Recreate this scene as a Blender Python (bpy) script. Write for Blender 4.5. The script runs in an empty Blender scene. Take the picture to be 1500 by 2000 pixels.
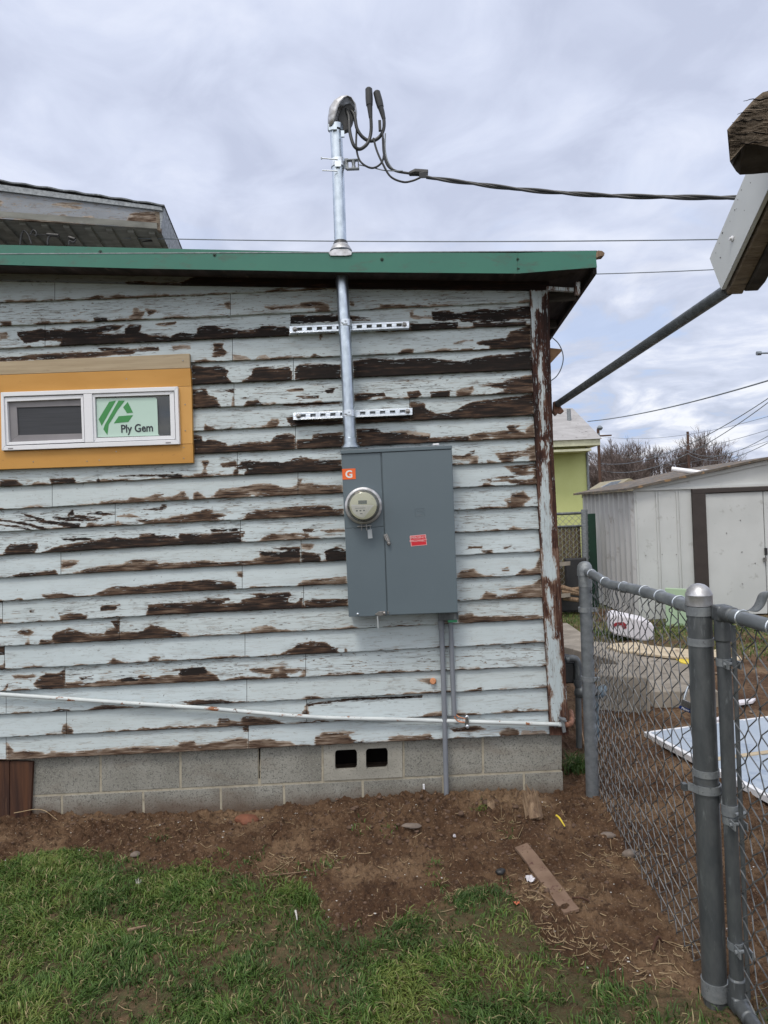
import bpy, math, random
import numpy as np
from mathutils import Vector, Matrix
random.seed(7); rng = np.random.default_rng(11)
scene = bpy.context.scene
C = scene.collection
R = math.radians
# ------------------------------------------------------------------ camera, world, sun, exposure
EYE = 1.5; F = 1370.0; S = 0.041; CR = math.cos(S); SR = math.sin(S)
cam = bpy.data.cameras.new("camera"); camo = bpy.data.objects.new("camera", cam); C.objects.link(camo)
cam.sensor_fit = 'VERTICAL'; cam.sensor_height = 36; cam.lens = F / 2000 * 36
cam.clip_start = 0.05; cam.clip_end = 3000
camo.matrix_world = Matrix(((CR, SR, 0, 0), (0, 0, -1, 0), (-SR, CR, 0, EYE), (0, 0, 0, 1)))
scene.camera = camo
scene.view_settings.view_transform = 'Standard'; scene.view_settings.look = 'None'
scene.view_settings.exposure = 0.09; scene.view_settings.gamma = 1
SUN_EL, SUN_AZ = R(60), R(202)      # azimuth measured from +Y clockwise: behind the camera, a little left
world = bpy.data.worlds.new("World"); scene.world = world; world.use_nodes = True
def build_world():
    nt = world.node_tree; nt.nodes.clear(); N = nt.nodes.new; L = nt.links.new
    out = N('ShaderNodeOutputWorld'); bg = N('ShaderNodeBackground'); bg.inputs['Strength'].default_value = 0.10
    sky = N('ShaderNodeTexSky'); sky.sky_type = 'NISHITA'; sky.sun_disc = False
    sky.sun_elevation = SUN_EL; sky.sun_rotation = SUN_AZ; sky.air_density = 1.2; sky.dust_density = 1.5
    tc = N('ShaderNodeTexCoord'); sep = N('ShaderNodeSeparateXYZ'); L(tc.outputs['Generated'], sep.inputs[0])
    # project the direction on a cloud deck
    zz = N('ShaderNodeMath'); zz.operation = 'ADD'; zz.inputs[1].default_value = 0.22; L(sep.outputs['Z'], zz.inputs[0])
    zm = N('ShaderNodeMath'); zm.operation = 'MAXIMUM'; zm.inputs[1].default_value = 0.05; L(zz.outputs[0], zm.inputs[0])
    dx = N('ShaderNodeMath'); dx.operation = 'DIVIDE'; L(sep.outputs['X'], dx.inputs[0]); L(zm.outputs[0], dx.inputs[1])
    dy = N('ShaderNodeMath'); dy.operation = 'DIVIDE'; L(sep.outputs['Y'], dy.inputs[0]); L(zm.outputs[0], dy.inputs[1])
    cb = N('ShaderNodeCombineXYZ'); L(dx.outputs[0], cb.inputs[0]); L(dy.outputs[0], cb.inputs[1])
    def noise(sc, det, ro, w, dist=0.4):
        n = N('ShaderNodeTexNoise'); n.noise_dimensions = '4D'; n.inputs['Scale'].default_value = sc
        n.inputs['Detail'].default_value = det; n.inputs['Roughness'].default_value = ro
        n.inputs['W'].default_value = w; n.inputs['Distortion'].default_value = dist; L(cb.outputs[0], n.inputs['Vector']); return n
    n1 = noise(1.5, 5, 0.5, 3.1); n2 = noise(4.2, 6, 0.55, 8.4, 0.9)
    mx = N('ShaderNodeMix'); mx.inputs[0].default_value = 0.45; L(n1.outputs[0], mx.inputs[2]); L(n2.outputs[0], mx.inputs[3])
    ramp = N('ShaderNodeValToRGB'); L(mx.outputs[0], ramp.inputs[0])
    e = ramp.color_ramp.elements; e[0].position = 0.40; e[0].color = (5.6, 6.1, 7.7, 1)
    e[1].position = 0.62; e[1].color = (8.3, 8.75, 10.1, 1)
    m = e.new(0.5); m.color = (6.8, 7.35, 9.0, 1)
    # thinner cloud low over the horizon: bright white heaps, blue between them
    lo = N('ShaderNodeMapRange'); lo.inputs[1].default_value = 0.42; lo.inputs[2].default_value = 0.12
    lo.inputs[3].default_value = 0; lo.inputs[4].default_value = 1; L(sep.outputs['Z'], lo.inputs[0])
    n3 = noise(2.6, 7, 0.58, 5.5, 0.5)
    r3 = N('ShaderNodeValToRGB'); L(n3.outputs[0], r3.inputs[0])
    e = r3.color_ramp.elements; e[0].position = 0.40; e[0].color = (4.7, 5.9, 8.4, 1)
    e[1].position = 0.60; e[1].color = (9.2, 9.4, 10.1, 1); m = e.new(0.455); m.color = (5.5, 6.0, 7.4, 1); m = e.new(0.52); m.color = (6.6, 7.1, 8.6, 1)
    m2 = N('ShaderNodeMix'); m2.data_type = 'RGBA'; L(lo.outputs[0], m2.inputs[0]); L(ramp.outputs[0], m2.inputs[6]); L(r3.outputs[0], m2.inputs[7])
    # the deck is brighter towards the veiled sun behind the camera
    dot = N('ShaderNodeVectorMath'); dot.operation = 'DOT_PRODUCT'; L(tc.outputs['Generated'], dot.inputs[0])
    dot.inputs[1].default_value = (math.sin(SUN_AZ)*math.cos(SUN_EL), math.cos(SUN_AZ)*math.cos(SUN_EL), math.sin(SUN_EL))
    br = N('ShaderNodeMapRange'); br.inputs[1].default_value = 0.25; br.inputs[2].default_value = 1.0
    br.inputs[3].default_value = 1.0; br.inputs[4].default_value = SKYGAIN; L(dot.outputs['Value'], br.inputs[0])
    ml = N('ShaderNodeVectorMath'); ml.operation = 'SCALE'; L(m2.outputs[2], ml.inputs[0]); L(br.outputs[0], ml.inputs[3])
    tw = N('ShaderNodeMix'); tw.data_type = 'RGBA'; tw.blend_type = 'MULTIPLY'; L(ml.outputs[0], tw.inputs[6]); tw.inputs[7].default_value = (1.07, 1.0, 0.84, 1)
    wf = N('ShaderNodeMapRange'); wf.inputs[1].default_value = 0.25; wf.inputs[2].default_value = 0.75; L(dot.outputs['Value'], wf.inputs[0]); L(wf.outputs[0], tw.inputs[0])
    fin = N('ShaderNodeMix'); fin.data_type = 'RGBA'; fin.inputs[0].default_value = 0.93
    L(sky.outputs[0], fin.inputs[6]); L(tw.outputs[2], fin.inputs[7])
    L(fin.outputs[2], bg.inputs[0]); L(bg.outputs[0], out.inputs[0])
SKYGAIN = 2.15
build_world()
sl = bpy.data.lights.new("sun", 'SUN'); sl.energy = 1.35; sl.angle = R(14); sl.color = (1.0, 0.94, 0.84)
so = bpy.data.objects.new("sun", sl); C.objects.link(so)
sd = Vector((math.sin(SUN_AZ)*math.cos(SUN_EL), math.cos(SUN_AZ)*math.cos(SUN_EL), math.sin(SUN_EL)))
so.rotation_euler = sd.to_track_quat('Z', 'Y').to_euler(); so.location = (-2, -6, 9)

# ------------------------------------------------------------------ measuring: a photo point on the plane at depth Y / on the ground
def at(px, py, Y):
    dx, dy = px - 750.0, py - 1000.0
    return Vector(((dx*CR - dy*SR) / F * Y, Y, EYE + (-dx*SR - dy*CR) / F * Y))
def atx(px, py, X):                     # on the plane x = X
    p = at(px, py, 1.0); return at(px, py, X / p.x)
def gp(px, py, z=0.0):
    p = at(px, py, 1.0); return at(px, py, (z - EYE) / (p.z - EYE))
# ------------------------------------------------------------------ noise in numpy
def _h(ix, iy, s):
    n = (ix*374761393 + iy*668265263 + s*974711) & 0x7fffffff
    n = ((n ^ (n >> 13)) * 1274126177) & 0x7fffffff
    return ((n ^ (n >> 16)) & 0xffff) / 65535.0
def vn(x, y, s=0):
    x = np.asarray(x, float); y = np.asarray(y, float)
    ix = np.floor(x).astype(np.int64); iy = np.floor(y).astype(np.int64); fx = x-ix; fy = y-iy
    fx = fx*fx*(3-2*fx); fy = fy*fy*(3-2*fy)
    return ((_h(ix,iy,s)*(1-fx)+_h(ix+1,iy,s)*fx)*(1-fy) + (_h(ix,iy+1,s)*(1-fx)+_h(ix+1,iy+1,s)*fx)*fy)
def fbm(x, y, o=4, s=0):
    a = 0.5; t = 0; w = 0
    for k in range(o):
        t = t + a*vn(x*2**k, y*2**k, s+k*17); w += a; a *= 0.5
    return t / w
# ------------------------------------------------------------------ objects
LOC = {}
def tag(o, label=None, cat=None, group=None, kind=None):
    if label: o['label'] = label
    if cat: o['category'] = cat
    if group: o['group'] = group
    if kind: o['kind'] = kind
    return o
def thing(name, label, cat, loc=(0,0,0), group=None):
    o = bpy.data.objects.new(name, None); C.objects.link(o); o.empty_display_size = 0.05
    o.location = Vector(loc); LOC[o.name] = Vector(loc); return tag(o, label, cat, group)
class MB:
    def __init__(s): s.v = []; s.f = []
    def add(s, vs, fs):
        n = len(s.v); s.v += [tuple(p) for p in vs]; s.f += [tuple(i+n for i in f) for f in fs]; return s
    def hexa(s, p):      # 4 front, 4 back in the same order
        return s.add(p, [(0,1,2,3),(7,6,5,4),(0,4,5,1),(1,5,6,2),(2,6,7,3),(3,7,4,0)])
    def box(s, c, d, rz=0, M=None):
        x, y, z = d[0]/2, d[1]/2, d[2]/2; c = Vector(c)
        m = M if M is not None else Matrix.Rotation(rz, 3, 'Z')
        q = [c + m @ Vector(t) for t in ((-x,-y,-z),(x,-y,-z),(x,-y,z),(-x,-y,z),(-x,y,-z),(x,y,-z),(x,y,z),(-x,y,z))]
        return s.hexa(q)
    def prism(s, pts, off):
        n = len(pts); off = Vector(off); P = [Vector(p) for p in pts]
        return s.add(P + [p+off for p in P], [tuple(range(n)), tuple(range(2*n-1, n-1, -1))] + [(i, i+n, (i+1) % n + n, (i+1) % n) for i in range(n)])
    def pp(s, px, Y, d):  # prism from photo points, front face at depth Y, d deep
        return s.prism([at(a, b, Y) for a, b in px], (0, d, 0))
    def tube(s, pts, r, seg=10, cap=True):
        P = [Vector(p) for p in pts]; n = len(P); rr = r if isinstance(r, (list, tuple)) else [r]*n
        T = [(P[min(i+1,n-1)]-P[max(i-1,0)]).normalized() for i in range(n)]
        u = T[0].orthogonal().normalized(); vs = []; fs = []
        for i in range(n):
            u = (u - T[i]*u.dot(T[i])).normalized(); w = T[i].cross(u)
            for k in range(seg):
                a = 2*math.pi*k/seg; vs.append(P[i] + (u*math.cos(a)+w*math.sin(a))*rr[i])
        for i in range(n-1):
            for k in range(seg):
                a = i*seg+k; b = i*seg+(k+1) % seg; fs.append((a, b, b+seg, a+seg))
        if cap: fs += [tuple(range(seg-1, -1, -1)), tuple(range((n-1)*seg, n*seg))]
        return s.add(vs, fs)
    def lathe(s, prof, o, d=(0,0,1), seg=24):    # prof: (radius, distance along d)
        o = Vector(o); d = Vector(d).normalized(); return s.tube_prof([o + d*h for r, h in prof], [r for r, h in prof], d, seg)
    def tube_prof(s, P, rr, d, seg):
        u = d.orthogonal().normalized(); w = d.cross(u); vs = []; fs = []; n = len(P)
        for i in range(n):
            for k in range(seg):
                a = 2*math.pi*k/seg; vs.append(P[i] + (u*math.cos(a)+w*math.sin(a))*max(rr[i], 1e-5))
        for i in range(n-1):
            for k in range(seg):
                a = i*seg+k; b = i*seg+(k+1) % seg; fs.append((a, b, b+seg, a+seg))
        fs += [tuple(range(seg-1, -1, -1)), tuple(range((n-1)*seg, n*seg))]
        return s.add(vs, fs)
    def build(s, name, mat, parent=None, smooth=False, bevel=0, label=None, cat=None, group=None, kind=None, nosplit=False):
        if not nosplit and parent is not None and name in SPLIT: return split_build(s, name, mat, parent, smooth, bevel, label=label)
        me = bpy.data.meshes.new(name); me.from_pydata(s.v, [], s.f)
        return finish(me, name, mat, parent, smooth, bevel, label, cat, group, kind)
def finish(me, name, mat, parent=None, smooth=False, bevel=0, label=None, cat=None, group=None, kind=None):
    me.validate(); me.update()
    o = bpy.data.objects.new(name, me); C.objects.link(o); me.materials.append(mat)
    if parent is not None: b = LOC[parent.name]; o.parent = parent
    else:
        co = np.array([v.co for v in me.vertices]) if len(me.vertices) < 60000 else None
        b = Vector((0,0,0)) if co is None or kind == 'structure' else Vector(((co[:,0].min()+co[:,0].max())/2, (co[:,1].min()+co[:,1].max())/2, co[:,2].min()))
        o.location = b
    LOC[o.name] = b; me.transform(Matrix.Translation(-b))
    if smooth:
        me.polygons.foreach_set('use_smooth', [True]*len(me.polygons))
        try: me.set_sharp_from_angle(angle=R(40))
        except Exception: pass
    if bevel:
        m = o.modifiers.new('bevel', 'BEVEL'); m.width = bevel; m.segments = 2; m.limit_method = 'ANGLE'; m.angle_limit = R(40)
    return tag(o, label, cat, group, kind)
def split_build(b, name, mat, parent, smooth, bevel, **k):
    """loose pieces whose boxes do not touch become objects of their own"""
    n = len(b.v); par = list(range(n))
    def find(i):
        while par[i] != i: par[i] = par[par[i]]; i = par[i]
        return i
    for f in b.f:
        for i in f[1:]: par[find(i)] = find(f[0])
    comp = {}
    for i in range(n): comp.setdefault(find(i), []).append(i)
    cs = []
    for ids in comp.values():
        A = np.array([b.v[i] for i in ids]); cs.append([A.min(0)-0.0015, A.max(0)+0.0015, ids])
    ch = True
    while ch:
        ch = False
        for i in range(len(cs)):
            for j in range(i+1, len(cs)):
                if (cs[i][0] <= cs[j][1]).all() and (cs[j][0] <= cs[i][1]).all():
                    cs[i] = [np.minimum(cs[i][0], cs[j][0]), np.maximum(cs[i][1], cs[j][1]), cs[i][2]+cs[j][2]]; cs.pop(j); ch = True; break
            if ch: break
    for lo, hi, ids in cs:
        ids = sorted(ids); mp = {q: i for i, q in enumerate(ids)}; m = MB(); m.v = [b.v[i] for i in ids]; m.f = [tuple(mp[i] for i in f) for f in b.f if f[0] in mp]
        o = m.build(name, mat, parent, smooth, bevel, nosplit=True, **k)
    return o
SPLIT = {'post_band','corner_fitting','tension_band','pipe_strap','tie_wire','fascia_screw','nail','weep_cover','screw','lag_bolt','eave_rod','splice','lookout','rail','seam_strip','rust_spot','ring_clasp','roof_boot_flange','bottom_hasp','jamb_board','lug_bar','crack','hinge_bolt','wall_core','mortar','front_wall','valve','hose_tap','regulator','junk_heap','door_latch','messenger_wire','tail','copper_wire','clevis','collar'}
def npmesh(V, Fq, name, mat, attrs=None, **k):
    me = bpy.data.meshes.new(name); V = np.asarray(V, np.float32); Fq = np.asarray(Fq, np.int32)
    me.vertices.add(len(V)); me.vertices.foreach_set('co', V.ravel()); w = Fq.shape[1]
    me.loops.add(Fq.size); me.loops.foreach_set('vertex_index', Fq.ravel())
    me.polygons.add(len(Fq)); me.polygons.foreach_set('loop_start', np.arange(0, Fq.size, w, dtype=np.int32))
    try: me.polygons.foreach_set('loop_total', np.full(len(Fq), w, np.int32))
    except Exception: pass
    me.update()
    for a, d in (attrs or {}).items():
        at_ = me.attributes.new(a, 'FLOAT', 'POINT'); at_.data.foreach_set('value', np.asarray(d, np.float32))
    return finish(me, name, mat, **k)
def text_mesh(body, size, M4, ext=0.0004, bold=0.0, spacing=1.0):
    cu = bpy.data.curves.new('text', 'FONT'); cu.body = body; cu.size = size; cu.extrude = ext; cu.offset = bold
    cu.align_x = 'CENTER'; cu.align_y = 'CENTER'; cu.space_character = spacing; cu.resolution_u = 4
    o = bpy.data.objects.new('text', cu); C.objects.link(o)
    bpy.context.view_layer.update()
    me = bpy.data.meshes.new_from_object(o.evaluated_get(bpy.context.evaluated_depsgraph_get()))
    bpy.data.objects.remove(o); bpy.data.curves.remove(cu); me.transform(M4); return me
def text_on(body, size, px, py, Y, name, mat, parent, bold=0.0, sx=1.0):
    d = (at(px+50, py-50*0.0465, Y) - at(px, py, Y)).normalized(); up = Vector((0,-1,0)).cross(d) * 1.0
    up = Vector((-d.z, 0, d.x)); p = at(px, py, Y)
    M4 = Matrix(((d.x*sx, up.x, 0, p.x), (0, 0, -1, p.y), (d.z*sx, up.z, 0, p.z), (0,0,0,1)))
    me = text_mesh(body, size, M4, bold=bold)
    return finish(me, name, mat, parent)
# ------------------------------------------------------------------ materials
def newmat(name):
    m = bpy.data.materials.new(name); m.use_nodes = True; nt = m.node_tree; nt.nodes.clear()
    o = nt.nodes.new('ShaderNodeOutputMaterial'); p = nt.nodes.new('ShaderNodeBsdfPrincipled'); nt.links.new(p.outputs[0], o.inputs[0])
    return m, nt, p
class NT:
    def __init__(s, nt): s.nt = nt; s.tc = None
    def n(s, t, **k):
        x = s.nt.nodes.new(t)
        for a, b in k.items(): setattr(x, a, b)
        return x
    def l(s, a, b): s.nt.links.new(a, b)
    def val(s, inp, v):
        if hasattr(v, 'is_linked') or isinstance(v, bpy.types.NodeSocket): s.l(v, inp)
        else: inp.default_value = v
    def coords(s, sc=(1,1,1), rot=(0,0,0)):
        if s.tc is None: s.tc = s.n('ShaderNodeTexCoord')
        m = s.n('ShaderNodeMapping'); m.inputs['Scale'].default_value = sc; m.inputs['Rotation'].default_value = rot
        s.l(s.tc.outputs['Object'], m.inputs[0]); return m.outputs[0]
    def noise(s, sc, det=5, ro=0.55, rot=(0,0,0), dist=0.0):
        n = s.n('ShaderNodeTexNoise'); n.inputs['Scale'].default_value = 1; n.inputs['Detail'].default_value = det
        n.inputs['Roughness'].default_value = ro; n.inputs['Distortion'].default_value = dist
        s.l(s.coords(sc if isinstance(sc, tuple) else (sc,)*3, rot), n.inputs['Vector']); return n.outputs[0]
    def math(s, op, a, b=0.0, c=None, clamp=False):
        m = s.n('ShaderNodeMath'); m.operation = op; m.use_clamp = clamp; s.val(m.inputs[0], a); s.val(m.inputs[1], b)
        if c is not None: s.val(m.inputs[2], c)
        return m.outputs[0]
    def rng(s, v, a, b, c=0.0, d=1.0):
        m = s.n('ShaderNodeMapRange'); s.val(m.inputs[0], v); s.val(m.inputs[1], a); s.val(m.inputs[2], b); s.val(m.inputs[3], c); s.val(m.inputs[4], d); return m.outputs[0]
    def mix(s, f, a, b):
        m = s.n('ShaderNodeMix'); m.data_type = 'RGBA'; s.val(m.inputs[0], f)
        for i, v in ((6, a), (7, b)):
            if isinstance(v, tuple): m.inputs[i].default_value = (*v, 1) if len(v) == 3 else v
            else: s.l(v, m.inputs[i])
        return m.outputs[2]
    def ramp(s, v, stops):
        r = s.n('ShaderNodeValToRGB'); s.l(v, r.inputs[0]); e = r.color_ramp.elements
        e[0].position, e[0].color = stops[0][0], (*stops[0][1], 1); e[1].position, e[1].color = stops[-1][0], (*stops[-1][1], 1)
        for p, c in stops[1:-1]: q = e.new(p); q.color = (*c, 1)
        return r.outputs[0]
    def attr(s, name): a = s.n('ShaderNodeAttribute'); a.attribute_name = name; return a.outputs['Fac']
    def bump(s, h, st, dist, p, prev=None):
        b = s.n('ShaderNodeBump'); b.inputs['Strength'].default_value = st; b.inputs['Distance'].default_value = dist
        s.l(h, b.inputs['Height'])
        if prev is not None: s.l(prev, b.inputs['Normal'])
        s.l(b.outputs[0], p.inputs['Normal']); return b.outputs[0]
def M(name, c1, c2=None, sc=8.0, rough=0.6, metal=0.0, bump=0.0, bsc=60.0, bd=0.002, det=5, c3=None, sc3=20.0, t3=(0.6, 0.68), rv=0.12, spec=0.5):
    m, nt, p = newmat(name); g = NT(nt)
    col = None
    if c2 is None: c2 = tuple(x*0.8 for x in c1)
    f = g.rng(g.noise(sc, det), 0.35, 0.65)
    col = g.mix(f, c1, c2)
    if c3 is not None: col = g.mix(g.rng(g.noise(sc3, 6, 0.65), t3[0], t3[1]), col, c3)
    g.l(col, p.inputs['Base Color']); p.inputs['Metallic'].default_value = metal
    g.l(g.rng(g.noise(sc, 3), 0.3, 0.7, max(0.05, rough-rv), min(1, rough+rv)), p.inputs['Roughness'])
    p.inputs['Specular IOR Level'].default_value = spec
    if bump: g.bump(g.noise(bsc, 5, 0.6), bump, bd, p)
    return m
def siding_mat(name, paint1, paint2, redness=0.0, along='x'):
    m, nt, p = newmat(name); g = NT(nt)
    st = (lambda a, b: (a, a, b)) if along == 'x' else (lambda a, b: (b, b, a))
    n1 = g.noise(st(26, 95), 7, 0.62, dist=0.3); n2 = g.noise(st(9, 240), 6, 0.6); n3 = g.noise(st(60, 160), 4, 0.6)
    peel = g.attr('peel'); tone = g.attr('tone'); wear = g.attr('wear'); rnd = g.attr('rnd')
    e = g.math('ADD', peel, g.math('MULTIPLY', g.math('SUBTRACT', n1, 0.5), 12.0))
    e = g.math('ADD', e, g.math('MULTIPLY', g.math('SUBTRACT', n2, 0.5), 11.0))
    bare = g.rng(e, -0.55, 0.6)
    # hairline cracks and flakes where the paint is worn
    ck = g.math('MULTIPLY', g.rng(g.noise(st(13, 380), 4, 0.55, dist=0.5), 0.56, 0.595), g.rng(g.noise(st(7, 26), 3), 0.47, 0.56))
    ck = g.math('MULTIPLY', ck, wear)
    fl = g.math('MULTIPLY', g.rng(g.noise(st(30, 150), 6, 0.6), 0.615, 0.63), wear)
    bare = g.math('MAXIMUM', bare, g.math('MAXIMUM', ck, fl), clamp=True)
    # chips of paint still holding on inside the bare patches
    hold = g.math('MULTIPLY', g.rng(g.noise(st(21, 170), 6, 0.62), 0.615, 0.625), g.rng(e, 16.0, 1.0))
    bare = g.math('MULTIPLY', bare, g.math('SUBTRACT', 1.0, hold), clamp=True)
    # bare wood: dark wet brown to pale grey tan, streaked along the grain
    gr = g.noise(st(5, 300), 7, 0.65); gr2 = g.noise(st(7, 46), 5, 0.6)
    t = g.math('ADD', tone, g.math('MULTIPLY', g.math('SUBTRACT', gr2, 0.5), 1.5))
    t = g.math('ADD', t, g.math('MULTIPLY', g.math('SUBTRACT', gr, 0.5), 0.9))
    t = g.math('ADD', t, g.rng(e, 0.0, 6.0, 0.34, -0.04))
    t = g.math('SUBTRACT', t, g.math('MULTIPLY', g.rng(g.noise(st(11, 210), 5, 0.6), 0.53, 0.58), 0.26))
    wood = g.ramp(t, [(0.0, (0.008, 0.005, 0.004)), (0.22, (0.020, 0.011, 0.008)), (0.45, (0.072, 0.040, 0.024)), (0.68, (0.165, 0.120, 0.088)), (1.0, (0.38, 0.32, 0.265))])
    if redness: wood = g.mix(redness, wood, g.ramp(t, [(0.0, (0.014, 0.005, 0.004)), (0.5, (0.055, 0.018, 0.012)), (0.8, (0.11, 0.045, 0.028)), (1.0, (0.2, 0.12, 0.08))]))
    pn = g.rng(g.noise(st(2.2, 9), 5, 0.6), 0.3, 0.7)
    paint = g.mix(pn, paint1, paint2)
    paint = g.mix(g.math('MULTIPLY', rnd, 0.35), paint, (0.47, 0.51, 0.50))
    # weathered grey grain showing through thin paint, specks, a little brown round the bare patches
    thin = g.math('MULTIPLY', g.rng(g.noise(st(6, 190), 6, 0.6), 0.52, 0.72), g.math('MULTIPLY', wear, 0.8))
    paint = g.mix(thin, paint, (0.27, 0.28, 0.27))
    paint = g.mix(g.math('MULTIPLY', g.rng(g.noise((70,70,70), 3), 0.70, 0.73), 0.7), paint, (0.09, 0.08, 0.07))
    paint = g.mix(g.math('MULTIPLY', g.rng(g.math('SUBTRACT', g.math('ABSOLUTE', e), 0), 2.2, 0.0), 0.35), paint, (0.45, 0.37, 0.31))
    g.l(g.mix(bare, paint, wood), p.inputs['Base Color'])
    g.l(g.rng(bare, 0, 1, 0.62, 0.85), p.inputs['Roughness']); p.inputs['Specular IOR Level'].default_value = 0.35
    hh = g.math('SUBTRACT', g.math('MULTIPLY', gr, g.rng(bare, 0, 1, 0.12, 0.8)), g.math('MULTIPLY', bare, 1.0))
    g.bump(hh, 0.9, 0.0016, p)
    return m
# ------------------------------------------------------------------ material library
m_siding = siding_mat('peeling_paint', (0.53, 0.595, 0.62), (0.45, 0.51, 0.53))
m_corner = siding_mat('peeling_corner', (0.52, 0.59, 0.62), (0.44, 0.51, 0.54), 0.75, 'z')
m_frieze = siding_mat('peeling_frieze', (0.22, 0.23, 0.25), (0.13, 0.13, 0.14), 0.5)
m_grey = siding_mat('peeling_fascia', (0.25, 0.265, 0.31), (0.15, 0.16, 0.19), 0.0)
m_dark = M('dark_void', (0.012,0.010,0.009), rough=0.95, spec=0.1)
m_soffit = M('soffit_wood', (0.035,0.020,0.016), (0.014,0.009,0.008), (14,3,14), 0.85, bump=0.5, bsc=(60,8,60), c3=(0.10,0.075,0.06), sc3=(22,5,22))
m_green = M('green_metal', (0.032,0.158,0.112), (0.038,0.175,0.124), 5, 0.38, bump=0.06, bsc=7, bd=0.01, c3=(0.055,0.115,0.085), sc3=(9,9,22), t3=(0.54,0.72))
m_galv = M('galvanised', (0.60,0.66,0.72), (0.46,0.52,0.58), (35,35,22), 0.33, 1.0, bump=0.05, bsc=50, rv=0.08)
m_rail = M('rail_galvanised', (0.24,0.26,0.275), (0.16,0.175,0.19), (30,10,30), 0.45, 0.5, bump=0.12, bsc=160, bd=0.001)
m_galvold = M('weathered_galvanised', (0.145,0.155,0.162), (0.085,0.093,0.098), (30,30,10), 0.48, 0.55, bump=0.12, bsc=160, bd=0.001, c3=(0.25,0.27,0.28), sc3=(40,40,9), t3=(0.58,0.72))
m_galvdull = M('dull_zinc', (0.30,0.32,0.33), (0.20,0.215,0.23), 40, 0.5, 0.5, bump=0.15, bsc=200, bd=0.001, c3=(0.12,0.13,0.14), sc3=60)
m_mesh = M('mesh_wire', (0.055,0.058,0.062), (0.20,0.205,0.21), 26, 0.5, 0.4)
m_alu = M('cast_aluminium', (0.60,0.60,0.62), (0.34,0.335,0.34), 30, 0.48, 0.85, bump=0.1, bsc=80)
m_zinc = M('zinc_bright', (0.78,0.82,0.86), (0.66,0.71,0.77), 25, 0.3, 0.9)
m_black = M('black_rubber', (0.018,0.018,0.019), (0.028,0.028,0.03), 30, 0.5)
m_cable = M('cable_jacket', (0.022,0.023,0.025), (0.035,0.036,0.038), 60, 0.45)
m_panel = M('grey_enamel', (0.108,0.140,0.162), (0.116,0.150,0.172), 3, 0.36, bump=0.05, bsc=90, bd=0.0008, rv=0.05)
m_pvc = M('grey_pvc', (0.22,0.235,0.265), (0.19,0.205,0.235), 12, 0.5)
m_white = M('white_vinyl', (0.80,0.80,0.83), (0.76,0.77,0.80), 6, 0.32)
m_copper = M('copper', (0.72,0.34,0.20), (0.5,0.22,0.12), 40, 0.4, 0.8)
m_rustycopper = M('rust_orange', (0.26,0.12,0.075), (0.12,0.06,0.04), 40, 0.75, bump=0.4, bsc=120)
def pipe_mat():
    m, nt, p = newmat('painted_pipe'); g = NT(nt)
    c = g.mix(g.rng(g.noise(9, 4), 0.35, 0.65), (0.62,0.66,0.66), (0.52,0.56,0.57))
    a = g.rng(g.noise((16,30,30), 6, 0.65), 0.60, 0.64); c = g.mix(a, c, (0.26,0.10,0.04))
    b = g.rng(g.noise((24,40,40), 6, 0.65), 0.66, 0.69); c = g.mix(b, c, (0.10,0.05,0.03))
    g.l(c, p.inputs['Base Color']); p.inputs['Roughness'].default_value = 0.55; g.bump(a, 0.5, 0.0008, p); return m
m_pipe = pipe_mat()
m_osb = M('primed_trim', (0.56,0.285,0.062), (0.50,0.245,0.05), (2.5,2.5,8), 0.55, bump=0.25, bsc=(14,14,120), bd=0.0008, c3=(0.36,0.18,0.05), sc3=(30,30,60), t3=(0.66,0.74))
m_osbl = M('primed_trim_jamb', (0.66,0.36,0.10), (0.60,0.31,0.08), (8,8,3), 0.5, bump=0.2, bsc=(120,14,14), bd=0.0008)
m_tan = M('raw_trim', (0.44,0.35,0.235), (0.37,0.29,0.19), (3,3,50), 0.75, bump=0.45, bsc=(16,16,180), bd=0.001, c3=(0.28,0.21,0.14), sc3=(8,8,150))
m_film = M('printed_film', (0.50,0.66,0.58), (0.46,0.62,0.54), 2, 0.2)
m_logogreen = M('logo_green', (0.04,0.24,0.06), (0.045,0.26,0.065), 5, 0.3)
m_ink = M('dark_ink', (0.03,0.035,0.045), rough=0.4)
m_screen = M('insect_screen', (0.040,0.042,0.050), (0.032,0.034,0.040), (4,4,160), 0.5)
m_track = M('vinyl_shade', (0.25,0.235,0.245), (0.21,0.20,0.21), 8, 0.5)
m_red = M('red_sign', (0.62,0.02,0.035), (0.56,0.018,0.03), 8, 0.35)
m_pink = M('sign_print', (0.80,0.42,0.42), rough=0.4)
m_orange = M('orange_label', (0.85,0.14,0.022), (0.80,0.125,0.02), 8, 0.4)
m_paper = M('white_print', (0.80,0.80,0.78), (0.7,0.7,0.69), 20, 0.5)
m_lcd = M('meter_lcd', (0.16,0.18,0.14), rough=0.25)
m_face = M('meter_face', (0.66,0.66,0.52), (0.60,0.60,0.47), 12, 0.4)
m_bezel = M('meter_bezel', (0.20,0.20,0.175), (0.13,0.13,0.115), 14, 0.3, 0.4)
m_steel = M('worn_steel', (0.38,0.37,0.36), (0.2,0.19,0.18), 60, 0.4, 0.9, bump=0.2, bsc=200)
m_greenscrew = M('green_lug', (0.04,0.25,0.12), rough=0.4)
def glass_mat(name, tint=(0.9,0.95,0.93), rough=0.02):
    m, nt, p = newmat(name); g = NT(nt)
    p.inputs['Base Color'].default_value = (*tint, 1); p.inputs['Transmission Weight'].default_value = 1
    p.inputs['Roughness'].default_value = rough; p.inputs['IOR'].default_value = 1.45; return m
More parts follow.
